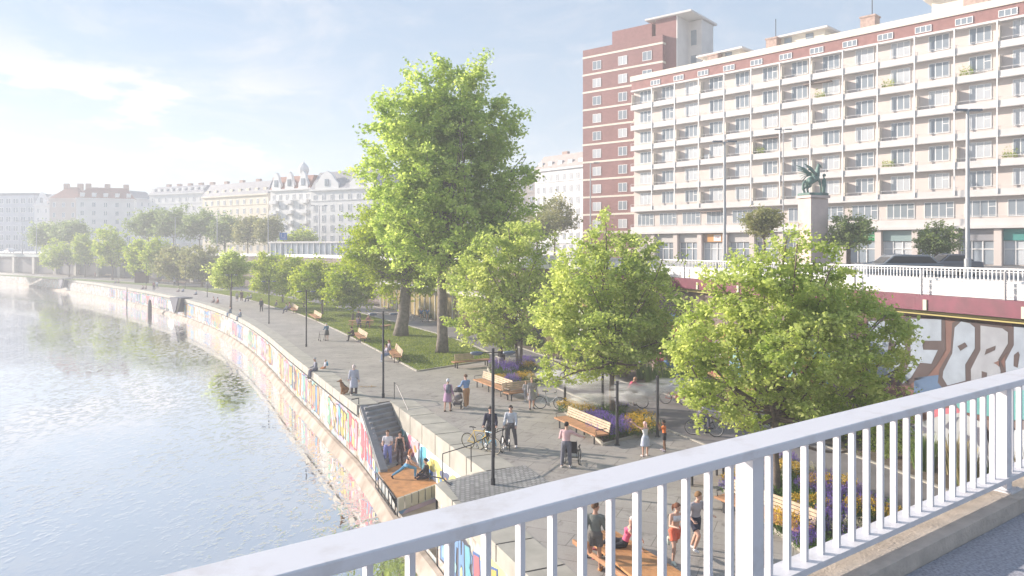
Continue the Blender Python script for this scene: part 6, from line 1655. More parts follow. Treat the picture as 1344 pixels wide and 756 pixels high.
person('person in red brown top sitting at the picnic table back', c+Vector((0.6,0.85,0)), (0,-1), 1.7, SIT, 0, ('long',(0.2,0.08,0.04)), ('long',(0.36,0.16,0.15)), ('trousers',(0.10,0.10,0.14)), blk, 0.036)
# wooden platform in the foreground
t = thing('lounging_platform', 'wide low larch platform under the woman in pink', 'platform', (0,0,0))
pa_, pb_, pc_, pd_ = G(905,770,0.45), G(857,757,0.45), G(772,688,0.45), G(826,684,0.45)
Pq = [G(888,753,0.45), G(868,775,0.45), G(760,694,0.45), G(790,684,0.45)]
A0, A1 = G(905,757,0.45).xy, G(803,694,0.45).xy; B0, B1 = G(848,772,0.45).xy, G(764,701,0.45).xy
nn_ = (B0-A0).normalized()
m = MB(); Wd = (B0-A0).length; n = 9
for k in range(n):
    o0 = A0 + nn_*(Wd*(k+0.5)/n); o1 = A1.lerp(B1, (k+0.5)/n); m.bar((*o0,0.42),(*o1,0.42),Wd/n-0.012,0.06)
m.build('slats', M_wood, t)
m = MB(); 
for o_ in (0.02, Wd-0.02): m.bar((*(A0+nn_*o_),0.33),(*(A1+nn_*o_),0.33),0.06,0.12)
m.build('frame', M_seatw, t)
for f_ in (0.12,0.5,0.88):
    for o_ in (0.2,Wd-0.2): q = A0.lerp(A1,f_)+nn_*o_; m = MB(); m.box((q.x,q.y,0.14),(0.09,0.09,0.28)); m.build('leg', M_steel, t)

# ================================================================== bicycles
M_tyre = mat('tyre_black', (0.03,0.03,0.03), 0.7); M_chr = mat('rim_alloy', (0.5,0.5,0.5), 0.35, metal=0.8)
def torus(mb, c, R_, r, n=28, k=6, mi=0):
    o = len(mb.v)
    for i in range(n):
        a = 2*PI*i/n
        for j in range(k):
            b = 2*PI*j/k; rr = R_+r*math.cos(b); mb.v.append((c[0]+r*math.sin(b), c[1]+rr*math.cos(a), c[2]+rr*math.sin(a)))
    for i in range(n):
        for j in range(k):
            mb.f.append((o+i*k+j, o+((i+1)%n)*k+j, o+((i+1)%n)*k+(j+1)%k, o+i*k+(j+1)%k)); mb.m.append(mi)
def bicycle(label, loc, face, col, rimcol=None, tilt=0, yaw=None, sc=1.0, drop=False):
    rz = face_rz(*face) if yaw is None else yaw
    t = thing('bicycle', label, 'bicycle', loc, rz); t.rotation_euler = (0, R(tilt), rz); t.scale = (sc,)*3
    fm = mat('frame_%d_%d_%d' % tuple(int(c*99) for c in col), col, 0.35)
    W0, W1 = Vector((0,-0.52,0.34)), Vector((0,0.52,0.34)); bb = Vector((0,-0.08,0.28)); st = Vector((0,-0.22,0.82)); hd0, hd1 = Vector((0,0.33,0.85)), Vector((0,0.38,0.68))
    m = MB()
    for a, b in ((bb,st),(st,hd0),(bb,hd1),(hd0,hd1)): m.tube([a,b],0.018,8)
    for sx in (-1,1):
        m.tube([W0+Vector((sx*.05,0,0)),bb+Vector((sx*.03,0,0))],0.011,6); m.tube([W0+Vector((sx*.05,0,0)),st-Vector((0,0,.05))],0.010,6)
    m.build('frame', fm, t)
    m = MB(); m.tube([hd0+Vector((0,-.01,.08)),hd1],0.016,6)
    for sx in (-1,1): m.tube([hd1,hd1+Vector((sx*.05,.02,-.05)),W1+Vector((sx*.05,0,0))],0.012,6)
    m.build('fork', fm, t)
    for c in (W0, W1):
        m = MB(); torus(m, c, 0.325, 0.018); w_ = m.build('wheel', M_tyre, t)
        m = MB(); torus(m, c, 0.30, 0.010, mi=0); m.build('rim', cloth('rim', rimcol) if rimcol else M_chr, w_)
        m = MB()
        for k in range(14): a = 2*PI*k/14; m.tube([c+Vector((0.015*(-1)**k,0,0)), c+Vector((0,0.30*math.cos(a),0.30*math.sin(a)))],0.0025,3)
        m.tube([c-Vector((.05,0,0)),c+Vector((.05,0,0))],0.02,8); m.build('spokes', M_chr, w_)
    m = MB(); m.tube([st,st+Vector((0,-.03,.12))],0.013,6); m.tube([st+Vector((0,-.17,.14)),st+Vector((0,0.0,.145)),st+Vector((0,.12,.13))],[(0.07,0.02),(0.045,0.02),(0.015,0.015)],8); m.build('saddle', M_tyre, t)
    hb_ = hd0+Vector((0,0.0,.1)); m = MB()
    if drop: m.tube([hb_+Vector((-.2,.0,-.12)),hb_+Vector((-.21,.09,-.08)),hb_+Vector((-.2,.06,0)),hb_+Vector((-.05,.02,0)),hb_+Vector((.05,.02,0)),hb_+Vector((.2,.06,0)),hb_+Vector((.21,.09,-.08)),hb_+Vector((.2,.0,-.12))],0.013,6)
    else: m.tube([hb_+Vector((-.28,-.06,.02)),hb_+Vector((-.1,.02,.0)),hb_+Vector((.1,.02,.0)),hb_+Vector((.28,-.06,.02))],0.014,6)
    m.build('handlebar', M_tyre, t)
    m = MB(); m.tube([bb+Vector((-.03,0,0)),bb+Vector((.07,0,0))],0.02,8)
    q = [bb+Vector((.06,0.02*math.cos(a),0.02*math.sin(a))) for a in (0,1)]; m.lathe([(0.09,-.003),(0.09,.003)],(0,0,0),14); 
    m = MB(); m.ball(bb+Vector((.05,0,0)),(0.006,0.09,0.09),12); m.bar(bb+Vector((.07,0,0)),bb+Vector((.07,.12,-.12)),.02); m.bar(bb+Vector((-.07,0,0)),bb+Vector((-.07,-.12,.12)),.02); m.box(bb+Vector((.12,.12,-.12)),(.1,.06,.02)); m.box(bb+Vector((-.12,-.12,.12)),(.1,.06,.02))
    m.build('crank', M_chr, t)
    return t
b0 = G(633,591); bicycle('yellow framed bicycle with cream wheels held by the man in dark hoodie', b0+Vector((-0.15,-0.0,0)), (0.85,-0.5), (0.72,0.50,0.12), (0.6,0.52,0.35), 4, drop=True)
bicycle('light blue framed bicycle leaning right beside the yellow one', b0+Vector((0.22,-0.28,0)), (0.65,-0.75), (0.12,0.42,0.62), (0.6,0.55,0.4), -4)
bicycle('black road bicycle straddled by the man in pale sweatshirt', G(664,589)+Vector((-0.02,-0.05,0)), (-0.22,-1), (0.03,0.03,0.03), None, 3, drop=True)
bicycle('white bicycle leaning by the woman in the grey dress', G(722,537), (0.95,-0.2), (0.65,0.66,0.68), (0.6,0.6,0.62), 6)
bicycle('pale parked bicycle left of the two cyclists in blue', G(536,421), (1,0), (0.6,0.6,0.6), None, 0)
RIDE = dict(hip=0.94, lean=32, legs=((78,3,72),(34,3,30)), arms=((62,10,22,6),(62,10,22,6)), head=(-8,0), footflat=True)
def rider(px, py, face, lab, blab, top_, bot_, hair_, fc, voxel=0.026, rimc=None, fem=False):
    p = G(px, py); bicycle(blab, p, face, fc, rimc, 0)
    f = Vector(face).normalized(); person(lab, p + Vector((-f.x*0.22,-f.y*0.22,0)), face, 1.74, RIDE, 0, hair_, top_, bot_, blk, voxel, fem=fem)
rider(830,535,(0.95,-0.35),'cyclist in pink shirt riding through the mist','grey bicycle ridden through the mist by the cyclist in pink',('long',(0.62,0.07,0.16)),('trousers',(0.42,0.32,0.34)),('short',(0.5,0.3,0.2)),(0.25,0.25,0.27))
rider(886,531,(0.9,-0.4),'cyclist in white shirt and blue helmet behind the mist','red bicycle ridden by the cyclist with the blue helmet',('tshirt',(0.60,0.60,0.64)),('shorts',(0.10,0.12,0.25)),('cap',(0.05,0.08,0.35)),(0.50,0.10,0.05))
rider(924,572,(0.93,-0.36),'cyclist hidden by the largest near tree','bicycle with pale rims under the left side of the largest near tree',('long',(0.35,0.33,0.36)),('trousers',(0.1,0.1,0.14)),('short',brown),(0.08,0.08,0.1),0.026,(0.6,0.58,0.55))
rider(553,423,(0.25,-1),'left one of two cyclists in blue shirts behind the giant trunk','dark bicycle of the left cyclist in blue',('tshirt',(0.06,0.20,0.48)),('shorts',(0.05,0.05,0.09)),('short',brown),(0.3,0.3,0.1),0.034)
rider(561,423,(0.25,-1),'right one of two cyclists in blue shirts, nearer the giant trunk','dark bicycle of the right cyclist in blue',('tshirt',(0.08,0.22,0.50)),('shorts',(0.28,0.24,0.20)),('short',brown),(0.3,0.3,0.32),0.034)
person('person in white trousers walking behind the largest near tree', G(996,558), (1,-0.1), 1.74, WALK, 0, ('short',brown), ('long',(0.62,0.62,0.64)), ('trousers',(0.70,0.68,0.70)), wht, 0.026)

# ================================================================== wheelchair, stroller, walker, dog, backpacks
t = thing('wheelchair', 'black wheelchair pushed by the man in the pink shirt', 'wheelchair', wc, face_rz(0.25,1))
for sx in (-1,1):
    m = MB(); torus(m, (sx*0.29,0,0.31), 0.30, 0.018, 26); w_ = m.build('wheel', M_tyre, t); m = MB(); torus(m, (sx*0.33,0,0.31), 0.26, 0.008, 22)
    for k in range(12): a = PI*k/6; m.tube([(sx*.29,0,.31),(sx*.29,.29*math.cos(a),.31+.29*math.sin(a))],0.003,3)
    m.build('push_rim', M_chr, w_)
    m = MB(); torus(m, (sx*0.24,0.45,0.09), 0.075, 0.015, 14); m.build('caster', M_tyre, t)
    m = MB(); m.box((sx*0.27,0.10,0.70),(0.05,0.34,0.03)); m.build('armrest', M_tyre, t)
m = MB()
for sx in (-1,1): m.tube([(sx*.22,-.20,.98),(sx*.22,-.30,.97),(sx*.22,-.22,.9),(sx*.22,-.2,.3),(sx*.22,.35,.28),(sx*.22,.52,.14)],0.013,6); m.tube([(sx*.25,-.2,.69),(sx*.25,.3,.69),(sx*.24,.42,.12)],0.012,6)
m.box((0,.56,.11),(.36,.16,.02)); m.build('frame', M_steel, t)
m = MB(); m.box((0,.08,.49),(.42,.44,.05)); m.build('seat', cloth('wc',(0.03,0.03,0.035)), t)
m = MB(); m.box((0,-.19,.72),(.42,.035,.42)); m.build('backrest', cloth('wc',(0.03,0.03,0.035)), t)
sp2 = G(600,537); t = thing('stroller', 'grey stroller with dark hood between the woman in lilac and the man in blue', 'stroller', sp2+Vector((0,0.35,0)), face_rz(0.15,1))
m = MB(); o = len(m.v)
for i in range(7):
    a = PI*0.58*i/6 + 0.25
    for j in range(9):
        b = PI*j/8; m.v.append((0.24*math.cos(b), 0.10-0.34*math.cos(a)*0.9*math.sin(b)*1.0, 0.78+0.30*math.sin(a)*math.sin(b)))
for i in range(6):
    for j in range(8): m.f.append((i*9+j,i*9+j+1,(i+1)*9+j+1,(i+1)*9+j)); m.m.append(0)
hd2 = m.build('hood', cloth('hd',(0.06,0.055,0.06)), t, smooth=True); s_ = hd2.modifiers.new('s','SOLIDIFY'); s_.thickness = 0.012
m = MB(); m.tube([(0,-.32,.66),(0,-.2,.56),(0,.15,.54),(0,.36,.64)],[(.16,.10),(.22,.14),(.22,.14),(.16,.10)],12); m.build('carry_cot', cloth('ct',(0.28,0.25,0.25)), t, smooth=True)
m = MB(); 
for sx in (-1,1): m.tube([(sx*.24,-.62,1.0),(sx*.24,-.2,.6),(sx*.24,.38,.14)],0.013,6); m.tube([(sx*.24,.1,.55),(sx*.26,-.36,.16)],0.013,6)
m.tube([(-.24,-.62,1.0),(.24,-.62,1.0)],0.018,8); m.build('frame', M_steel, t)
m = MB(); m.box((0,-.02,.26),(.38,.5,.14)); m.build('basket', cloth('bk',(0.12,0.11,0.12)), t)
for sx in (-1,1):
    for y, r_ in ((-.36,.14),(.38,.10)): m = MB(); torus(m,(sx*.27,y,r_),r_-.02,.022,18); torus(m,(sx*.27,y,r_),.03,.02,10); m.build('wheel', M_tyre, t)
t = thing('wheeled_walker', 'dark wheeled walker in front of the person in the long skirt', 'walker', G(427,448)+Vector((-0.35,0.25,0)), face_rz(-.5,.8)); m = MB()
for sx in (-1,1): m.tube([(sx*.25,-.25,.92),(sx*.25,-.05,.85),(sx*.25,.28,.1)],0.016,6); m.tube([(sx*.25,0,.75),(sx*.25,-.25,.1)],0.016,6)
m.tube([(-.25,0,.6),(.25,0,.6)],.016,6); m.build('frame', M_steel, t)
for sx in (-1,1):
    for y in (-.25,.28): m = MB(); torus(m,(sx*.25,y,.09),.07,.02,12); m.build('wheel', M_tyre, t)
# dog: sitting shepherd, head up to the left
M_fur = mat('fur_tan', (0.38,0.19,0.08), 0.9, col2=(0.22,0.11,0.05), scale=6, bump=0.4, bscale=60); M_furd = mat('fur_dark', (0.05,0.035,0.03), 0.9)
t = thing('dog', 'tan and black shepherd dog sitting beside the person in grey', 'dog', G(450.5,517.5), face_rz(-0.9,-0.35)); m = MB()
m.tube([(0,-.28,.20),(0,-.20,.26),(0,-.05,.38),(0,.07,.52),(0,.11,.64),(0,.13,.74)],[(.13,.12),(.155,.16),(.14,.15),(.115,.13),(.075,.085),(.065,.07)],12)
m.ball((0,.16,.79),(.078,.10,.08),12); m.tube([(0,.22,.785),(0,.30,.765),(0,.36,.755)],[(.05,.045),(.036,.032),(.024,.022)],10)
for sx in (-1,1):
    m.tube([(sx*.05,.13,.84),(sx*.065,.115,.90),(sx*.065,.11,.955)],[(.034,.018),(.026,.012),(.006,.004)],6)
    m.tube([(sx*.085,.06,.44),(sx*.09,.09,.30),(sx*.085,.10,.15),(sx*.085,.11,.04),(sx*.085,.15,.02)],[.06,.045,.033,.03,.03],8)
    m.tube([(sx*.11,-.22,.20),(sx*.15,-.08,.19),(sx*.155,.03,.14)],[.11,.10,.055],10); m.tube([(sx*.155,.03,.14),(sx*.15,-.10,.05),(sx*.15,.06,.025)],[.045,.035,.03],8)
m.tube([(0,-.36,.10),(0,-.50,.05),(.05,-.66,.045),(.12,-.76,.05)],[.05,.05,.045,.015],8)
me = remesh(m, 0.018); me.materials.clear(); me.materials.append(M_fur); o = bpy.data.objects.new('body', me); COL.objects.link(o); o.parent = t
m = MB(); m.tube([(0,-.25,.335),(0,-.12,.46),(0,-.01,.585),(0,.03,.70)],[(.10,.05),(.105,.05),(.075,.04),(.04,.03)],10); m.build('saddle_patch', M_furd, t, smooth=True)
m = MB(); m.ball((0,.365,.765),.017,8); 
for sx in (-1,1): m.ball((sx*.035,.235,.815),.01,6)
m.build('nose_and_eyes', M_furd, t)
m = MB(); m.tube([(.07*math.cos(a), .12+.07*math.sin(a), .68-.02*math.sin(a)) for a in [2*PI*k/12 for k in range(13)]],.011,5,cap=False); m.build('collar', M_tyre, t)
# leaves pile beside the dog
def backpack(label, loc, rz, col, s=1.0):
    t = thing('backpack', label, 'backpack', loc, rz); m = MB(); m.tube([(0,0,0),(0,0.0,.05),(0,0,.3),(0,.01,.42),(0,.02,.46)],[(.11*s,.07*s),(.15*s,.10*s),(.145*s,.09*s),(.11*s,.07*s),(.03,.03)],12); m.build('body', cloth('bp',col), t, smooth=True)
    m = MB(); m.box((0,-.085*s,.13),(.2*s,.06,.17)); m.build('pocket', cloth('bp2',tuple(c*.8 for c in col)), t); m = MB()
    for sx in (-1,1): m.tube([(sx*.08,.07,.40),(sx*.10,.13,.38),(sx*.09,.10,.05)],.014,5)
    m.build('strap', cloth('bp2',tuple(c*.8 for c in col)), t); t.scale = (s,)*3; return t
backpack('grey backpack on the back of the woman in the lilac coat', G(587.5,540)+Vector((0.08-0.19*0.29+0.02,-0.19,0.98)), face_rz(0.3,1), (0.16,0.16,0.20))
backpack('bright blue backpack worn by the small child on the quay edge', G(426,484)+Vector((0.16,0.12,0.18)), face_rz(-0.8,-0.5), (0.12,0.42,0.62), 0.7)
m = MB(); rr2 = random.Random(2)
for k in range(60): m.box((rr2.gauss(0,.35),rr2.gauss(0,.16),0.03+rr2.random()*.03),(.05,.05,.01),rr2.random()*3)
tag(m.build('leaf_litter', mat('sand_tan', (0.45,0.33,0.20), 0.9), None, False, G(482,508)), 'small tan heap of sandy leaf litter right of the dog walker', 'leaf litter', kind='stuff')

# ================================================================== flower beds
M_bedk = M_conc
L_lav = leafmat('petal_purple', (0.16,0.10,0.40), (0.36,0.24,0.62), 0.3); L_yel = leafmat('petal_yellow', (0.50,0.30,0.03), (0.75,0.55,0.08), 0.3)
L_bed = leafmat('bed_foliage', (0.05,0.11,0.02), (0.16,0.26,0.06), 0.3); L_pale = leafmat('petal_cream', (0.45,0.42,0.30), (0.70,0.66,0.50), 0.3)
def plant_meshes(seed, r_, h_, petal, spike, nst=70):
    rng = np.random.default_rng(seed); n = nst; an = rng.uniform(0,2*PI,n); rad = r_*np.sqrt(rng.uniform(0,1,n))
    X_ = np.stack([rad*np.cos(an), rad*np.sin(an), np.zeros(n)],1); hh = h_*rng.uniform(0.65,1.1,n)*(1-0.3*(rad/r_)**2)
    P = []
    for k in range(9): f_ = rng.uniform(0.1,0.8,n); P.append(X_*(1+0.25*f_)[:,None] + np.stack([rng.normal(size=n)*.03, rng.normal(size=n)*.03, f_*hh],1))
    V, Q = leaves(np.concatenate(P), 0.045, rng, 0.2, 0.35); green = mesh_np('foliage', V, Q, L_bed)
    P = []
    if petal:
        for k in range(14 if spike else 7):
            f_ = rng.uniform(0.68,1.12,n) if spike else rng.uniform(0.85,1.05,n); j = 0.012 if spike else 0.05
            P.append(X_*(1.25) + np.stack([rng.normal(size=n)*j, rng.normal(size=n)*j, f_*hh],1))
        V, Q = leaves(np.concatenate(P), 0.022 if spike else 0.032, rng, 0.1, 0.7); fl2 = mesh_np('flowers', V, Q, petal)
    else: fl2 = None
    return green, fl2
PM = {'lavender': plant_meshes(1,.45,.62,L_lav,True,110), 'yellow': plant_meshes(2,.5,.60,L_yel,False,110), 'green': plant_meshes(3,.5,.42,None,False,120), 'cream': plant_meshes(4,.45,.6,L_pale,True,80)}
def plant(kind, loc, bed, s=1.0):
    t = thing({'lavender':'lavender_plant','yellow':'yellow_flower_plant','green':'leafy_plant','cream':'cream_flower_plant'}[kind], {'lavender':'purple lavender clump in the %s','yellow':'yellow flowering clump in the %s','green':'low leafy green clump in the %s','cream':'cream flowering clump in the %s'}[kind] % bed, 'flower' if kind != 'green' else 'plant', loc, random.random()*6, '%s clumps in the %s' % (kind, bed))
    t.scale = (s,s,s*random.uniform(.85,1.15)); g1, g2 = PM[kind]; child('foliage', g1, t)
    if g2: child('flowers', g2, t)['kind'] = 'stuff'
def bed(pts, name_, nplants, weights, hk=0.10, seed=1, s=1.0):
    P = [Vector((p[0],p[1],0)) for p in pts]; m = MB(); m.sheet(P, 0.08); m.build('bed_soil', M_soil)['kind'] = 'structure'
    m = MB()
    for a, b in zip(P, P[1:]+P[:1]): m.bar((a.x,a.y,hk/2),(b.x,b.y,hk/2),0.10,hk+0.02)
    tag(m.build('bed_kerb', M_conc), 'low pale concrete kerb around the %s' % name_, 'kerb')
    rg_ = random.Random(seed); xs = [p.x for p in P]; ys = [p.y for p in P]; c = 0
    def ins(x, y):
        r = False; n = len(P)
        for i in range(n):
            a, b = P[i], P[(i+1)%n]
            if (a.y > y) != (b.y > y) and x < (b.x-a.x)*(y-a.y)/(b.y-a.y)+a.x: r = not r
        return r
    placed = []; tries = 0
    while c < nplants and tries < 4000:
        tries += 1
        x, y = rg_.uniform(min(xs),max(xs)), rg_.uniform(min(ys),max(ys))
        if ins(x,y) and all((x-a)**2+(y-b)**2 > 0.22 for a, b in placed):
            kinds = [k for k, w_ in weights for _ in range(w_)]
            # neighbours tend to be alike: pick by a slow pattern
            k = kinds[int((math.sin(x*1.7+seed)+math.cos(y*1.3+seed*2)+2)/4*len(kinds)*0.999)] if rg_.random() < .7 else rg_.choice(kinds)
            plant(k, (x,y,.08), name_, s*rg_.uniform(.8,1.15)); placed.append((x,y)); c += 1
WT = [('green',5),('lavender',3),('yellow',3),('cream',1)]
bed([G(792,585),G(862,566),G(812,538),G(741,541)], 'middle flower bed', 34, WT, seed=3)
bed([G(1082,748),G(1178,684),G(1032,612),G(945,640)], 'near flower bed behind the railing', 48, WT, seed=8)
bed([G(660,518),G(712,503),G(690,478),G(640,484)], 'first flower bed', 26, WT, seed=5)

# ================================================================== mist
mm_ = bpy.data.materials.new('mist'); mm_.use_nodes = True; nt3 = mm_.node_tree; nt3.nodes.remove(nt3.nodes['Principled BSDF'])
pv = nt3.nodes.new('ShaderNodeVolumePrincipled'); pv.inputs['Color'].default_value = (1,1,1,1); pv.inputs['Anisotropy'].default_value = 0.2
tc3 = nt3.nodes.new('ShaderNodeTexCoord'); nz3 = nt3.nodes.new('ShaderNodeTexNoise'); nz3.inputs['Scale'].default_value = 1.3; nz3.inputs['Detail'].default_value = 5; nz3.inputs['Distortion'].default_value = 0.8
mp3 = nt3.nodes.new('ShaderNodeMapping'); mp3.inputs['Scale'].default_value = (1.0,2.0,2.2); nt3.links.new(tc3.outputs['Object'], mp3.inputs[0]); nt3.links.new(mp3.outputs[0], nz3.inputs['Vector'])
ln3 = nt3.nodes.new('ShaderNodeVectorMath'); ln3.operation = 'LENGTH'; nt3.links.new(tc3.outputs['Object'], ln3.inputs[0])
mr3 = nt3.nodes.new('ShaderNodeMapRange'); mr3.inputs['From Min'].default_value = 0.25; mr3.inputs['From Max'].default_value = 0.98; mr3.inputs['To Min'].default_value = 1; mr3.inputs['To Max'].default_value = 0
nt3.links.new(ln3.outputs['Value'], mr3.inputs['Value'])
mr4 = nt3.nodes.new('ShaderNodeMapRange'); mr4.inputs['From Min'].default_value = 0.46; mr4.inputs['From Max'].default_value = 0.64; nt3.links.new(nz3.outputs['Fac'], mr4.inputs['Value'])
ml = nt3.nodes.new('ShaderNodeMath'); ml.operation = 'MULTIPLY'; nt3.links.new(mr3.outputs[0], ml.inputs[0]); nt3.links.new(mr4.outputs[0], ml.inputs[1])
m5 = nt3.nodes.new('ShaderNodeMath'); m5.operation = 'MULTIPLY'; m5.inputs[1].default_value = 10.0; nt3.links.new(ml.outputs[0], m5.inputs[0]); nt3.links.new(m5.outputs[0], pv.inputs['Density'])
nt3.links.new(pv.outputs[0], nt3.nodes['Material Output'].inputs['Volume'])
for px, py, d, rx, rz_, lab in ((775,507,38.5,1.9,0.5,'white drift of water mist left of the middle tree'),(775,530,37,1.3,0.35,'low thin drift of water mist over the flower bed'),(838,522,35,1.7,0.6,'white drift of water mist around the cyclist in pink'),(888,512,34.5,1.5,0.42,'white drift of water mist before the cyclist with the blue helmet'),(724,498,40,1.0,0.3,'small puff of mist at the left mist post')):
    c = A(px, py-6, d); m = MB(); m.ball((0,0,0), 1.0, 20); o = m.build('water_mist', mm_, None, True, c); o.scale = (rx, 0.9, rz_); tag(o, lab, 'mist', kind='stuff')

# ================================================================== statue
M_cop = mat('verdigris_bronze', (0.16,0.27,0.23), 0.7, col2=(0.09,0.14,0.12), scale=1.8, bump=0.4, bscale=8)
d = 65; b = Vector(((1067-CX)/F*d, d, STZ)); zt = H-(258-YH)/F*d - STZ
t = thing('statue', 'green bronze winged horse statue on a tall pale pedestal before the balcony block', 'statue', b, R(20)); s = t
m = MB(); m.box((0,0,zt/2-0.1),(1.9,1.6,zt-0.2)); m.box((0,0,0.5),(2.5,2.2,1.0)); m.box((0,0,zt-0.05),(2.15,1.85,0.22)); m.build('pedestal', mat('pedestal_stone', (0.62,0.50,0.45), 0.85, var=0.1, scale=1), t)
m = MB(); zz = zt+0.05
m.box((0,0,zz+0.12),(2.1,1.5,0.28)); Tq = lambda x,y,z: (x,y,zz+z)
m.tube([Tq(-.55,0,1.25),Tq(-.3,0,1.35),Tq(.15,0,1.55),Tq(.45,0,1.75)],[(.28,.26),(.33,.36),(.30,.36),(.24,.28)],12)       # barrel
m.tube([Tq(.42,0,1.75),Tq(.5,0,2.15),Tq(.55,0,2.5),Tq(.62,0,2.72)],[(.26,.27),(.2,.24),(.15,.19),(.11,.13)],10)           # neck
m.tube([Tq(.55,0,2.78),Tq(.75,0,2.74),Tq(.98,0,2.58)],[(.11,.14),(.10,.11),(.07,.07)],8)                                    # head
for y in (-.06,.06): m.tube([Tq(.55,y,2.85),Tq(.55,y,3.02)],[.04,.01],5)
for y in (-.2,.2):
    m.tube([Tq(-.55,y,1.3),Tq(-.5,y,.85),Tq(-.85,y,.6),Tq(-.7,y,.25)],[.22,.15,.08,.09],8)
m.tube([Tq(.4,.18,1.6),Tq(.85,.18,1.55),Tq(.95,.18,1.15),Tq(.85,.18,1.0)],[.15,.09,.06,.07],8); m.tube([Tq(.4,-.18,1.55),Tq(.65,-.18,1.15),Tq(.7,-.18,.6),Tq(.72,-.18,.25)],[.15,.1,.07,.08],8)
m.tube([Tq(-.8,0,1.35),Tq(-1.05,0,1.1),Tq(-1.1,0,.6),Tq(-.95,0,.25)],[.1,.13,.12,.05],8)                                   # tail
me = remesh(m, 0.05, 1); me.materials.clear(); me.materials.append(M_cop); o = bpy.data.objects.new('horse', me); COL.objects.link(o); o.parent = t
for y in (-1,1):
    m = MB()
    for k in range(7):
        a0 = Vector(Tq(.25-k*.07, y*.22, 1.85)); tip = Vector(Tq(-1.45+k*.16, y*(.55+.05*k), 2.75-k*.24)); mid = a0.lerp(tip,.5)+Vector((0,0,.15)); m.tube([a0,mid,tip],[(.09,.05),(.11,.03),(.03,.015)],6)
    m.build('wing', M_cop, t, smooth=True)
m = MB(); m.tube([Tq(.85,-.35,.3),Tq(.9,-.35,.9),Tq(.95,-.3,1.5)],[.14,.2,.2],10); m.ball(Tq(1.0,-.28,1.85),.16,10); m.tube([Tq(.95,-.45,1.45),Tq(.75,-.4,1.75)],[.08,.06],6); m.tube([Tq(1.05,-.2,.9),Tq(1.1,-.2,.25)],[.12,.09],8)
me = remesh(m, 0.05, 1); me.materials.clear(); me.materials.append(M_cop); o = bpy.data.objects.new('groom_figure', me); COL.objects.link(o); o.parent = t

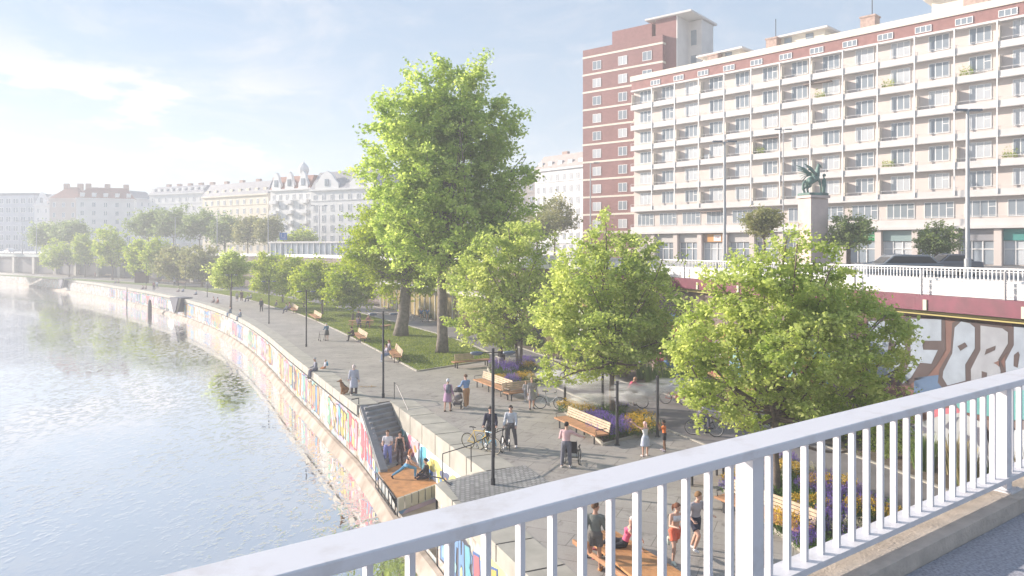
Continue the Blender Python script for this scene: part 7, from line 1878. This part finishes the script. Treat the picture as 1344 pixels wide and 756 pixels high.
# ================================================================== cars
def car(label, loc, rz, col, L_=4.5, W_=1.82, H_=1.5, kind_='wagon', group='parked cars on the street'):
    t = thing('parked_car', label, 'car', loc, rz, group)
    pb = [(-.5,.22),(-.5,.58),(-.47,.62),(-.28,.64),(-.1,.64),(.3,.64),(.5,.60),(.5,.22)]
    prof = [(-.5,.20),(-.505,.42),(-.48,.58),(-.25,.66),(.40,.66),(.49,.62),(.505,.40),(.49,.20)]
    bmw = MB(); pts = [(x*L_, z*H_) for x, z in prof]
    M = Matrix.Rotation(PI/2, 4, 'X'); bmw.extrude_profile(pts, Matrix.Translation((0,W_/2,0)) @ M, W_)
    bo = bmw.build('body', mat('carpaint_%d%d%d' % tuple(int(c*99) for c in col), col, 0.25, spec=0.8), t); bv = bo.modifiers.new('b','BEVEL'); bv.width = 0.08; bv.segments = 3
    rp = {'wagon':[(-.27,.65),(-.13,.97),(.02,1.0),(.33,.97),(.46,.66)], 'sedan':[(-.25,.65),(-.10,.95),(.05,.98),(.2,.94),(.36,.66)]}[kind_]
    m = MB(); m.extrude_profile([(x*L_,z*H_) for x,z in rp], Matrix.Translation((0,W_*.42,0)) @ M, W_*.84); ca = m.build('roof', MATS['carpaint_%d%d%d' % tuple(int(c*99) for c in col)], t); bv = ca.modifiers.new('b','BEVEL'); bv.width = 0.06; bv.segments = 2
    gp_ = {'wagon':[(-.235,.67),(-.12,.93),(.32,.92),(.42,.67)], 'sedan':[(-.215,.67),(-.09,.91),(.19,.90),(.32,.67)]}[kind_]
    for sy in (-1,1): m = MB(); m.extrude_profile([(x*L_,z*H_) for x,z in gp_], Matrix.Translation((0,sy*W_*.425+.012,0)) @ M, .024); m.build('side_window', mat('car_glass', (0.03,0.035,0.04), 0.1, spec=0.9), t)
    m = MB(); 
    for x, dz in ((rp[0][0],0),): m.add([(x*L_-.01,-W_*.37,.68*H_),(x*L_-.01,W_*.37,.68*H_),(rp[1][0]*L_-.05,W_*.35,.94*H_),(rp[1][0]*L_-.05,-W_*.35,.94*H_)],[(0,1,2,3)])
    m.build('windscreen', MATS['car_glass'], t)
    for x in (-.31,.31):
        for sy in (-1,1):
            w_ = MB(); torus(w_, (0,0,0), 0.25, 0.085, 20, 8); me_ = w_.mesh('wheel', M_tyre); wo = bpy.data.objects.new('wheel', me_); COL.objects.link(wo); wo.parent = t; wo.location = (x*L_, sy*(W_/2-.06), .33); wo.rotation_euler = (0,0,PI/2)
            w_ = MB(); w_.tube([(-.04,0,0),(.05,0,0)], 0.19, 14); rm = w_.build('rim', M_chr, wo)
    for sy in (-1,1):
        m = MB(); m.box((L_*.497,sy*W_*.38,.52*H_),(.05,.26,.14)); m.build('tail_light', mat('tail_red', (0.45,0.02,0.02), 0.3), t)
        m = MB(); m.box((-L_*.495,sy*W_*.36,.46*H_),(.06,.34,.13)); m.build('headlight', M_frame, t)
    return t
car('dark grey estate car parked behind the white street railing', (A(1179,0,43).x, 43, STZ), R(-4), (0.22,0.24,0.26), 4.4)
car('second dark car half hidden behind the tallest street lamp', (A(1246,0,50).x, 50, STZ), R(-4), (0.15,0.15,0.17), 3.6, kind_='sedan')
car('hazy white car on the viaduct road at the far left', (A(12,0,245).x, 245, STZ+0.1), R(-40), (0.7,0.7,0.72), 5.0)
# kiosk
t = thing('kiosk', 'small dark brown wooden kiosk on the far lawn', 'kiosk', G(186,371), 0.2); m = MB(); m.box((0,0,1.25),(2.6,2.2,2.5)); m.build('wall', mat('kiosk_brown', (0.12,0.06,0.045), 0.8, var=0.2, scale=2), t)
m = MB(); m.box((0,0,2.6),(3.0,2.6,0.2)); m.build('roof', M_steel, t); m = MB(); m.box((-1.32,0,1.2),(.05,1.4,1.6)); m.build('hatch', M_slat, t)
# air conditioners and awnings on the block
for px, z in ((925,21.0),): m = MB(); fa.box(m, us(px)-.4, us(px)+.4, -.84, -.5, z, z+.6); m.build('air_conditioner', M_frame, lb)
for px, k in ((932,0),(1005,3),(1071,5)):
    m = MB(); fa.box(m, us(px)-1.7, us(px)+1.7, -0.84, -0.05, Zb[k]+2.5, Zb[k]+2.62); m.build('awning', mat('awning_brown', (0.25,0.19,0.16), 0.8), lb)
